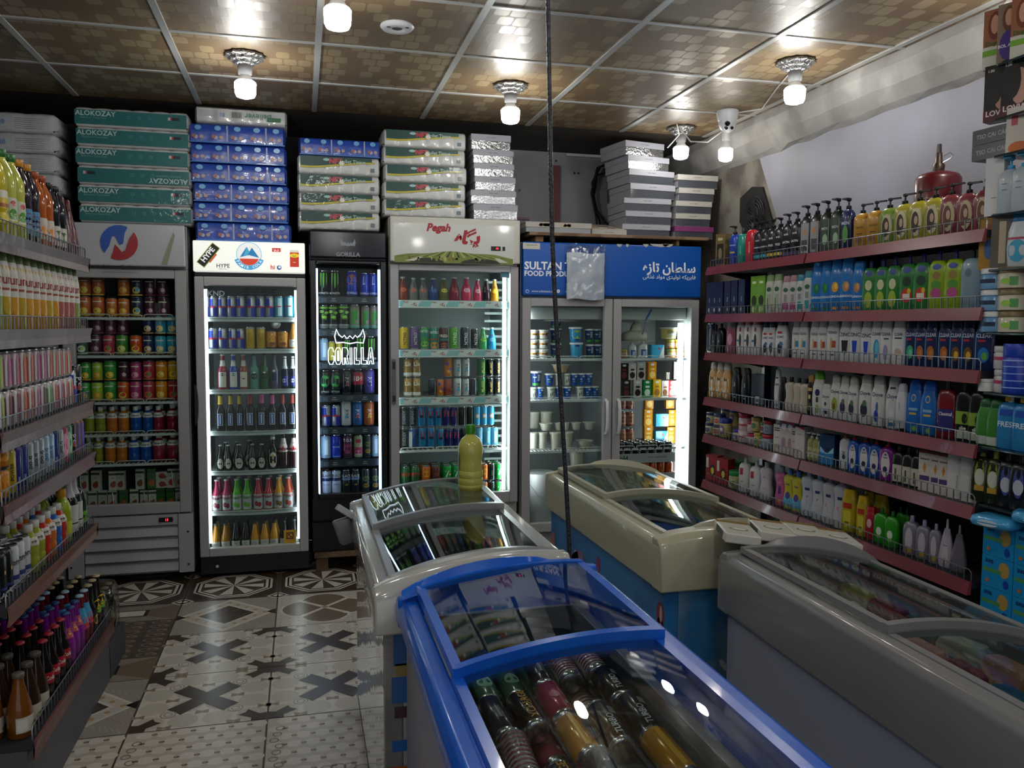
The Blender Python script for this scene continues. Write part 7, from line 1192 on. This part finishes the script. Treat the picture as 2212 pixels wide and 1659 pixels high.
rw('i1 i1 i1 i2 i2 i3', [235, 315, 395, 505, 625, 790], ZR[3], R_('fourth'), GR('fourth'), sc=5.53); rw('i4 i5 i6 i6 i6 i7 i8 i9 k1 k2 k2', [995, 1055, 1150, 1240, 1325, 1400, 1490, 1590, 1695, 1800, 1905], ZR[3], R_('fourth'), GR('fourth'), sc=5.53)
rw('k2 k3 i4 k5 k5 k6 k7 k7', [270, 410, 575, 810, 970, 1165, 1350, 1500], ZR[3], R_('fourth')+' near part', GR('fourth'), x0=1820, sc=5.184)
p = wx([1820+675/5.184], 2.35, ZR[3])[0]; put('k4', (2.345, p[1], ZR[3]+.012), 'white tube leaning between a white and a blue bottle, fourth shelf', GR('fourth'), tilt=(0, .0, -1.4), s=.95)
Z5 = ZR[4]
rw('o1 o2 o3 o4 o5 o6 o7 o8 o9 r1 r2 r2 r1 r3', [192, 285, 375, 525, 610, 700, 760, 810, 880, 1025, 1095, 1165, 1230, 1305], Z5, R_('fifth'), GR('fifth'), sc=5.53)
rw('r4 r4 r4 r5', [1400, 1460, 1515, 1610], Z5, R_('fifth'), GR('fifth'), sc=5.53); rw('s1 s2 s2 s2 s3 s4 s4 s4 s5 s5 s5 s6 s6', [30, 125, 255, 370, 500, 630, 735, 835, 945, 1055, 1145, 1280, 1430], Z5, R_('fifth')+' near part', GR('fifth'), x0=1820, sc=5.184)
rw('o1 o2 . . o5 o6', [205, 300, 380, 500, 615, 700], Z5+.063, 'stacked on jars, '+R_('fifth'), GR('fifth'), sc=5.53); rw('o3 o3', [395, 490], Z5+.112 if 0 else Z5+.063, 'standing on jars, '+R_('fifth'), GR('fifth'), sc=5.53, X=2.42); rw('o7 o8 o9', [745, 830, 890], Z5+.0765, 'stacked on jars, '+R_('fifth'), GR('fifth'), sc=5.53)
Z6 = ZR[5]
rw('x1 x1 x2 x3 x3 x4', [240, 370, 500, 610, 740, 860], Z6, R_('lowest'), GR('lowest'), sc=5.53); rw('x2 x2 x2', [540, 640, 750], Z6, 'behind, '+R_('lowest'), GR('lowest'), sc=5.53, X=2.5, hs=1.2); rw('x5 x6 x6 x7 x7 x8 x8', [1040, 1140, 1240, 1365, 1490, 1620, 1760], Z6, R_('lowest'), GR('lowest'), sc=5.53, rows=2, dirn=(.1, .01))
rw('y1 y1 y2 y3 y3 . y4 y4 y4 y5 y6', [935, 1030, 1090, 1165, 1245, 1320, 1385, 1475, 1560, 1640, 1730], Z6, R_('lowest')+' near part', GR('lowest'), x0=1560, sc=3.393); rw('y1 y1 . y3 y3', [1080, 1160, 1220, 1300, 1345], Z6, 'behind, '+R_('lowest'), GR('lowest'), x0=1560, sc=3.393, X=2.45)
# near glass shelves
def gl(key, px, i, label, dz=0, X=2.352): put(key, (X, wx([px], X, ZG[i]+dz)[0][1], ZG[i]+dz+.0006), label, 'goods on the glass shelves', rz=-1.2)
for a in (('G1', 2153, 0, 'auburn hair colour box, leftmost on the topmost glass shelf'), ('G2', 2184, 0, 'violet badge hair colour box beside the auburn box'), ('G1', 2214, 0, 'hair colour box cut by the right edge, topmost glass shelf'), ('G3', 2160, 1, 'black portrait hair colour box, left one on second glass shelf'), ('G3', 2198, 1, 'black portrait hair colour box, right one on second glass shelf'), ('G6', 2152, 3, 'tall plain white box left of the lotion pumps'), ('G7', 2180, 3, 'white lotion pump bottle beside the tall white box'), ('G7', 2210, 3, 'white lotion pump bottle at the right picture edge'), ('G8', 2142, 4, 'gold cream box with blue oval on fifth glass shelf'), ('G9', 2170, 4, 'grey box with beige tube beside the gold cream box'), ('H1', 2202, 4, 'white and blue face wash tube on its cap'), ('G5', 2206, 2, 'white box with orange corner right of the dark flat boxes'),
    ('H4', 2172, 6, 'larger white jar with red band, seventh glass shelf'), ('H5', 2160, 7, 'pale green jar with green lid on eighth glass shelf'), ('H6', 2133, 7, 'low white jar beside the pale green jar'), ('H7', 2195, 6, 'blue ribbed stack of tins beside the white jars'), ('H8', 2130, 7, 'green gel tube hanging forward, left one'), ('H8', 2153, 7, 'green gel tube hanging forward, right one')):
    if a[0] in ('H5', 'H6'): a = (a[0], a[1], 6, a[3]); gl(*a, X=2.34 if a[0] == 'H6' else 2.42)
    elif a[0] == 'H8': gl(*a)
    else: gl(*a)
gl('H4', 2172, 6, 'smaller white jar with red band on the larger one', dz=.081)
for i in range(3): gl('H2', 2150, 5, 'blue tub with white lid, %s of three stacked' % ('bottom', 'middle', 'top')[i], dz=.0745*i); gl('H3', 2190, 5, 'cream tub with bronze lid, %s of three stacked' % ('bottom', 'middle', 'top')[i], dz=.0745*i)
for i in range(2): put('G4', (2.37, wx([2162], 2.36, ZG[2])[0][1], ZG[2]+.0006+.0535*i), 'flat dark box with silver lettering, %s of two stacked' % ('lower', 'upper')[i], 'goods on the glass shelves', rz=-1.5)
gl('H9', 2180, 7, 'clear blue fresh bottle, left one on eighth glass shelf', X=2.35); gl('H9', 2213, 7, 'clear blue fresh bottle, right one on eighth glass shelf', X=2.35)
for i, p in enumerate((2120, 2148)): gl('I1', p, 8, 'dark herbal bottle with olive cap, %s one' % ('left', 'right')[i])
for i, p in enumerate((2176, 2203)): gl('I2', p, 8, 'dark herbal bottle with blue flower, %s one' % ('left', 'right')[i])
for j in range(3):
    for i in range(3): put('I3', (2.36, 2.30-.133*i, .47+.111*j), 'bright blue product box, %s from left, %s layer' % (ORD[i], ('bottom', 'middle', 'top')[j]), 'stacked bright blue boxes', rz=-PI/2)
for i, (x_, y_) in enumerate(((2.33, 2.3), (2.38, 2.2), (2.33, 2.05))): put('I4', (x_, y_, .8035+.0355*(i == 1)), 'shiny blue wet wipes pack on the blue boxes, %s from left' % ORD[i], 'wet wipes packs', rz=-1.3+.3*i)
mb = MB(); mb.box(2.29, 2.7, 1.88, 2.388, 0, .469, M('#2a2c30', .5)); tag(mb.build('low_cabinet', bevel=.004), 'dark low cabinet under the bright blue product boxes', 'cabinet')
# extinguisher behind the olive pump bottles
t = thing('fire_extinguisher', (2.53, 2.9, 1.8192), 'dark red fire extinguisher behind the olive pump bottles', 'fire extinguisher'); mb = MB(); mb.lathe([(0, .08), (.01, .088), (.262, .088), (.28, .078), (.292, .045), (.295, .03)], M('#4c0a12', .3, coat=.2), seg=28); mb.build('cylinder', t)
mb = MB(); mb.lathe([(.295, .022), (.32, .024), (.33, .015), (.37, .012)], M('#3a2a22', .4, .5)); mb.tube([(.01, -.01, .33), (.035, -.02, .345), (.05, -.02, .36), (.035, -.02, .37), (.015, -.01, .355)], .002, STEEL, seg=5); mb.build('valve', t)
mb = MB(); mb.prism([(-.01, .34), (.01, .34), (.006, .405), (-.006, .405)], 'x', -.006, .006, M('#2a1c18', .5)); mb.build('lever', t)
mb = MB(); f_ = lambda a, b: (-.0885*math.cos(a/.0885), -.0885*math.sin(a/.0885)-.0, b); mb.text('INTEGRAL', M('#b0a8a8', .5), lambda a, b: (-(.0892)*math.cos((-a-.05)/.089+.0), -.0892*math.sin((a+.05)/.089), .17+b), .022); mb.build('printed_label', t)
# soft packs under the lowest shelf
K('J1', 'bag', 'hygiene_pack', 'pack', .2, .1, '8f8d92', None, 'pale grey soft pack', 'e 0 .5 .4 .3 a8a6aa;e 0 .5 .3 .2 6a6a70', d=.16); K('J2', 'bag', 'hygiene_pack', 'pack', .2, .08, '9aa09a', None, 'white soft pack with green print', 'e .2 .5 .3 .2 5a6a5a;r -.6 .4 0 .5 4a4c54', d=.16); K('J3', 'bag', 'hygiene_pack', 'pack', .18, .09, '7a6a7a', None, 'mauve soft pack', 'e 0 .5 .35 .3 a09aa4', d=.16)
random.seed(9)
for lv, (z_, n_) in enumerate(((.0, 8), (.103, 8), (.206, 8), (.31, 7))):
    for i in range(n_):
        k_ = ('J1', 'J2', 'J3')[(i*2+lv) % 3]; put(k_, (2.42+random.uniform(-.03, .03), 4.2-.225*i-.03*lv, z_+.001), '%s, %s from far end, %s layer under the right shelves' % (KINDS[k_]['look'], ORD[i], ('floor', 'second', 'third', 'top')[lv]), 'soft packs under the right shelves', rz=-1.57+random.uniform(-.1, .1))
# ---- left unit goods (near to far = left to right in the photo)
XL_ = -.878; Lq = lambda n: n+' shelf, left unit'; GL = lambda n: 'drinks on the %s shelf of the left unit' % n
def lw(keys, y0, y1, z, loc, g, rows=1, X=XL_, dx=-.068, ys=None, rz=.95, **k):
    n = len(keys.split()); P = [(X, y) for y in (ys or [y0+(y1-y0)*i/max(1, n-1) for i in range(n)])]
    row(keys, P, z+.0008, loc, g, rz=rz, rows=rows, dirn=(dx, 0), **k)
lw('L1 L1 L2 L2 L3 L3 L4 L4 L5 L5 L6 L6', 2.70, 3.60, ZL[0], Lq('top'), GL('top'), rows=2, dx=-.09, jit=.1)
lw('M4 M1 M2 M1 M2 M2 M2 M1 M2 M3 M3 M3 M4', 2.72, 3.60, ZL[1], Lq('second'), GL('second'), rows=2, jit=.1)
lw('N5 N4 N4 N2 N2 N1 N4 N3 N2 N1 N2 N2', 2.70, 3.46, ZL[2], 'lower tier, '+Lq('third'), GL('third'), rows=3)
lw('N5 N1 N1 N2 N2 N1 N1 N2 N2', 2.70, 3.27, ZL[2]+.116, 'upper tier, '+Lq('third'), GL('third'), rows=3)
lw('N2 N2 N2', 3.34, 3.46, ZL[2]+.116, 'far upper tier, '+Lq('third'), GL('third'), rows=2); lw('rb bk', 3.535, 3.60, ZL[2], Lq('third'), GL('third'), rows=2)
KINDS['O1'].update(h=.092, w=.058)
lw('O1 O1', 2.66, 2.73, ZL[3], 'lower tier, '+Lq('fourth'), GL('fourth'), rows=3); lw('O1 O1', 2.66, 2.73, ZL[3]+.0922, 'upper tier, '+Lq('fourth'), GL('fourth'), rows=2)
lw('O2 O3 O3 O4 O4 O4 O5 O5 O3 O4 O6 O7 bk O8 O8', 2.80, 3.62, ZL[3], Lq('fourth'), GL('fourth'), rows=3, smax=.9)
lw('O9 O9 O9 P1 P1 P1', 2.63, 2.91, ZL[4], Lq('fifth'), GL('fifth'), rows=4, smax=.9, dx=-.062)
lw('P2 P2 P3 P4 P5 P3 P6', 2.985, 3.385, ZL[4], Lq('fifth'), GL('fifth'), rows=4); lw('P7 P7 P8', 3.475, 3.61, ZL[4], Lq('fifth')+' far end', GL('fifth'), rows=3, dx=-.085)
XB = -.822
lw('Q1 Q2 Q2', 2.66, 2.82, ZL[5], Lq('lowest'), GL('lowest'), rows=4, X=XB, dx=-.078); lw('Q3 Q3 Q3 Q3', 2.90, 3.10, ZL[5], Lq('lowest'), GL('lowest'), rows=5, X=XB, dx=-.066)
lw('Q4 Q4 Q4 Q5 Q5', 3.165, 3.425, ZL[5], Lq('lowest'), GL('lowest'), rows=5, X=XB, dx=-.066); lw('Q6 Q7 Q7', 3.49, 3.62, ZL[5], Lq('lowest')+' far end', GL('lowest'), rows=5, X=XB, dx=-.066)
# a second far bundle of dark bottles on the floor by the unit
for j in range(4):
    for i in range(4): put('Q6', (-.84-.066*i, 3.72+.066*j, .14), 'black bottle with brass cap in the film bundle, %s row, %s from aisle' % (ORD[j], ORD[i]), 'film-wrapped bottle bundle behind the left unit')
mb = MB(); mb.box(-1.09, -.79, 3.675, 3.975, 0, .139, M('#3a3a3e', .6)); tag(mb.build('low_crate'), 'dark low crate under the film-wrapped bottle bundle', 'crate')
t = thing('shrink_film', (-.94, 3.82, .14), 'wrinkled clear film over the far bundle of black bottles', 'plastic film'); mb = MB(); R = []
random.seed(2)
for v, r in ((.0, 1), (.5, 1.02), (.85, 1.0), (1.0, .94), (1.04, .6), (1.03, .1)): R.append([(.142*r*superf(5, 6.2832*j/28)[0]+random.uniform(-.004, .004), .145*r*superf(5, 6.2832*j/28)[1]+random.uniform(-.004, .004), .205*v+.002) for j in range(28)])
mb.rings(R, FILM, caps=(False, True)); mb.build('film_sheet', t)
# ---- big lemon bottle on the white freezer
t = thing('squash_bottle', (.603, 2.99, .868), 'large lemonade-coloured bottle with green cap on the white freezer', 'bottle')
yl = M('#b2b158', .12, coat=.6, sss=.25)
mb = MB(); pr = [(0, .78), (.01, .9), (.03, .98), (.09, 1), (.1, .965), (.115, 1), (.19, 1), (.2, .965), (.215, 1), (.3, 1), (.31, .95), (.325, .97), (.42, .93), (.5, .93), (.56, .99), (.64, 1), (.72, .93), (.79, .72), (.84, .4), (.875, .33)]
mb.lathe(pr, yl, a=.046, h=.245, seg=32); mb.build('bottle_body', t)
mb = MB(); mb.lathe([(.86, .36), (.865, .4), (.985, .4), (1, .36)], M('#2c7a14', .3), a=.046, h=.245, seg=20); mb.build('cap', t)
mb = MB(); n_ = 10
for r0, r1, c, z0_, z1_ in ((-2.9, -1.35, '#9a9c94', .2, .58), (-2.5, -1.7, '#1c3020', .2, .34), (-2.6, -1.8, '#b8bab0', .4, .5)):
    g = [(.0468*math.sin(r0+(r1-r0)*i/n_), -.0468*math.cos(r0+(r1-r0)*i/n_), zz_*.245) for i in range(n_+1) for zz_ in (z0_, z1_)]; mb.add(g, [(2*i, 2*i+2, 2*i+3, 2*i+1) for i in range(n_)], M(c, .4), smooth=True)
mb.build('paper_label', t)
# ---- white-gold packs between cream and grey freezers
K('J5', 'box', 'butter_pack', 'pack', .09, .035, 'bcbab4', None, 'white butter pack', '', d=.15)
for i in range(4):
    x = 1.305+.118*i; s_ = (x-1.2)/.535; t = thing('butter_pack', (x, 2.288, .8145-.06*s_+.035*4*s_*(1-s_)), 'white and gold dairy pack on the grey freezer rim, %s from left' % ORD[i], 'pack', 'dairy packs on the freezer rim', rz=-.3)
    mx = Matrix.Rotation(.12, 4, 'Y'); mb = MB(); mb.box(-.054, .054, -.09, .09, 0, .03, M('#b9b8b0', .3), mx); mb.build('carton', t, bevel=.004)
    mb = MB(); mb.box(-.053, .053, .06, .0905, .0, .0305, M('#8a6f2c', .3, .3), mx)
    for r1, r2, c_, zz_ in ((.03, .02, '#4a7a3a', .0304), (.024, .015, '#c4c4bc', .0308)): mb.add([mx @ Vector((r1*math.cos(a), -.015+r2*math.sin(a), zz_)) for a in [6.28*k/14 for k in range(14)]], [tuple(range(14))], M(c_, .4))
    mb.box(-.0545, -.0535, -.05, .05, .004, .026, M('#2a3a24', .4), mx); mb.build('printed_label', t)
# ---- cans heaped in the blue freezer
CL = [('F1', '9a3450', 'pink energy can'), ('F2', 'b07a14', 'gold energy can'), ('F3', '14130f', 'black can lettered XCHARGE'), ('F4', '16181a', 'black can lettered TURBO'), ('F5', '7a1c28', 'dark red can'), ('F6', 'a8a4a8', 'striped silver and red can'), ('F7', '4a6a58', 'pale green can'), ('F8', '2a2c34', 'charcoal can')]
DC = {'F1': 'r .2 .2 .4 .3 8a8a90;e -.1 .5 .3 .1 a85070', 'F2': 'r -.2 .1 .1 .9 c89a2c', 'F3': 't 0 .5 .7 b08018 XCHARGE v', 'F4': 't 0 .35 .4 b8bcc0 TURBO v;r .1 .6 .5 .75 7a7c80', 'F5': 'r -.2 .2 .2 .8 a03040;r .3 .3 .5 .5 8a8a8e', 'F6': ';'.join('r -1 %.2f 1 %.2f 7a2a34' % (.1+.1*i, .14+.1*i) for i in range(8)), 'F7': 'e 0 .5 .5 .2 8ab09a', 'F8': 'r -.2 .3 .2 .6 4a4c5a'}
for k, c, l in CL: K(k, 'can', 'energy_drink_can', 'can', .056, .14, c, 'alu', l, DC[k], gloss=.2, metal=.15)
random.seed(21); n_ = 0
HP = {0: 'rear', 1: 'second', 2: 'third', 3: 'fourth', 4: 'fifth', 5: 'sixth', 6: 'nearest'}
for lv in range(3):
    for j in range(5):
        for i in range(6-(lv == 1)):
            if lv == 2 and (j == 0 or (i+j*2) % 4 == 0): continue
            k = random.choice([c[0] for c in CL]) if j > 0 else random.choice(('F7', 'F7', 'F8', 'F6'))
            if lv == 2: k = {(1, 1): 'F7', (1, 2): 'F8', (1, 4): 'F6', (1, 5): 'F6', (2, 1): 'F8', (2, 2): 'F3', (2, 3): 'F1', (2, 4): 'F4', (2, 5): 'F4', (2, 6): 'F5', (3, 1): 'F6', (3, 3): 'F2', (3, 4): 'F4', (3, 5): 'F4', (3, 6): 'F5'}.get((j, i), k)
            x = .3275+.061*i+(.03 if lv == 1 else 0)+random.uniform(-.001, .001); y = 1.915-.15*j-(.04 if lv == 1 else 0)+random.uniform(-.004, .004); z = .53+.0535*lv+(.006 if lv == 2 else 0)+.012*i
            put(k, (x, y-.07, z), '%s lying in the blue freezer, %s row, %s layer, %s from left' % (' '.join(KINDS[k]['look'].split()[:3]), HP[j], ('bottom', 'middle', 'top')[lv], ORD[i]), 'cans heaped in the blue freezer', tilt=(-PI/2+random.uniform(-.02, .12)*(lv == 2), 0, random.uniform(-.1, .1)*(lv == 2)))
# ---- packs in the grey freezer, cream freezer and white freezer
random.seed(31)
for k, c, dc, l in (('T1', 'b0aca8', 'r -.6 .5 .2 .66 2a2a30;t 0 .8 .14 3a3a40 MAC', 'white ice cream carton'), ('T2', 'a87a68', 'e 0 .5 .5 .3 c8a090', 'salmon frozen pack'), ('T3', '2a5a7a', 'e 0 .5 .5 .3 5a8aa0', 'blue frozen pack'), ('T4', '2c4a34', 'e 0 .4 .5 .2 8a9a7a', 'green frozen pack'), ('T5', '6a2430', 'e 0 .5 .5 .25 a89a90', 'dark red frozen pack'), ('T6', '8a8a50', 'e .1 .5 .5 .2 a02a2a', 'yellow-green frozen pack'), ('T7', '9a9894', 't 0 .6 .3 2a4a3a R;e .3 .3 .5 .2 8a1c28', 'clear bag of red fruit')):
    K(k, 'box' if k == 'T1' else 'bag', 'ice_cream_carton' if k == 'T1' else 'frozen_food_pack', 'frozen pack', .1 if k == 'T1' else .13, .15, c, None, l, dc, d=.06)
tg = CG[0]; rm = Matrix.Translation(tg.location) @ Matrix.Rotation(tg.rotation_euler.z, 4, 'Z')
def inG(k, x, y, z, lab, rz=0, tilt=None): p = rm @ Vector((x-tg.location.x, y-tg.location.y, z)); put(k, p, lab, 'packs in the grey freezer', rz=rz+tg.rotation_euler.z, tilt=tilt)
for j in range(9):
    for i in range(3):
        for lv in range(2):
            k = 'T1' if i == 0 and j < 6 or (i == 1 and j < 2) else ('T2', 'T3', 'T4', 'T5', 'T6', 'T7', 'T3', 'T5')[(j*3+i*5+lv*2) % 8]
            z_ = .401+lv*.152; inG(k, 1.345+.118*i, 2.09-.14*j, z_, '%s in the grey freezer, %s from far end, %s column, %s' % (KINDS[k]['look'], ORD[j], ('left', 'middle', 'right')[i], ('below', 'top')[lv]), rz=-PI/2 if i == 0 else random.uniform(-1.8, -1.3))
mb = MB()
for x in (1.285, 1.405, 1.522, 1.64): mb.box(x-.001, x+.001, .92, 2.15, .402, .66, M('#4a5a54', .3, .4))
mb.box(1.275, 1.65, 1.53, 1.533, .352, .6, M('#4a5a54', .3, .4)) if 0 else None
CG[2](mb, 'dividers')
for j in range(5):
    for i in range(3): k = ('T1', 'T3', 'T5', 'T7', 'T6')[(i+2*j) % 5]; put(k, (1.24+.13*i, 3.45-.2*j, .351), '%s in the cream freezer, %s from far end, %s column' % (KINDS[k]['look'], ORD[j], ('left', 'middle', 'right')[i]), 'packs in the cream freezer', rz=random.uniform(-.3, .3))
for j in range(4):
    for i in range(3): k = ('T3', 'T1', 'T4')[(i+j) % 3]; put(k, (.325+.115*i, 3.0-.22*j, .351), '%s in the white freezer, %s from far end, %s column' % (KINDS[k]['look'], ORD[j], ('left', 'middle', 'right')[i]), 'packs in the white freezer', s=.8, rz=random.uniform(-.1, .1))

# ---- name alike goods apart, left to right
for (look, lc), os_ in REG.items():
    for i, o in enumerate(os_):
        for w in (' such from left', ' from left'):
            o['label'] = look+(', '+ORD[i]+w if len(os_) > 1 else '')+', '+lc
            if len(o['label'].split()) <= 16: break
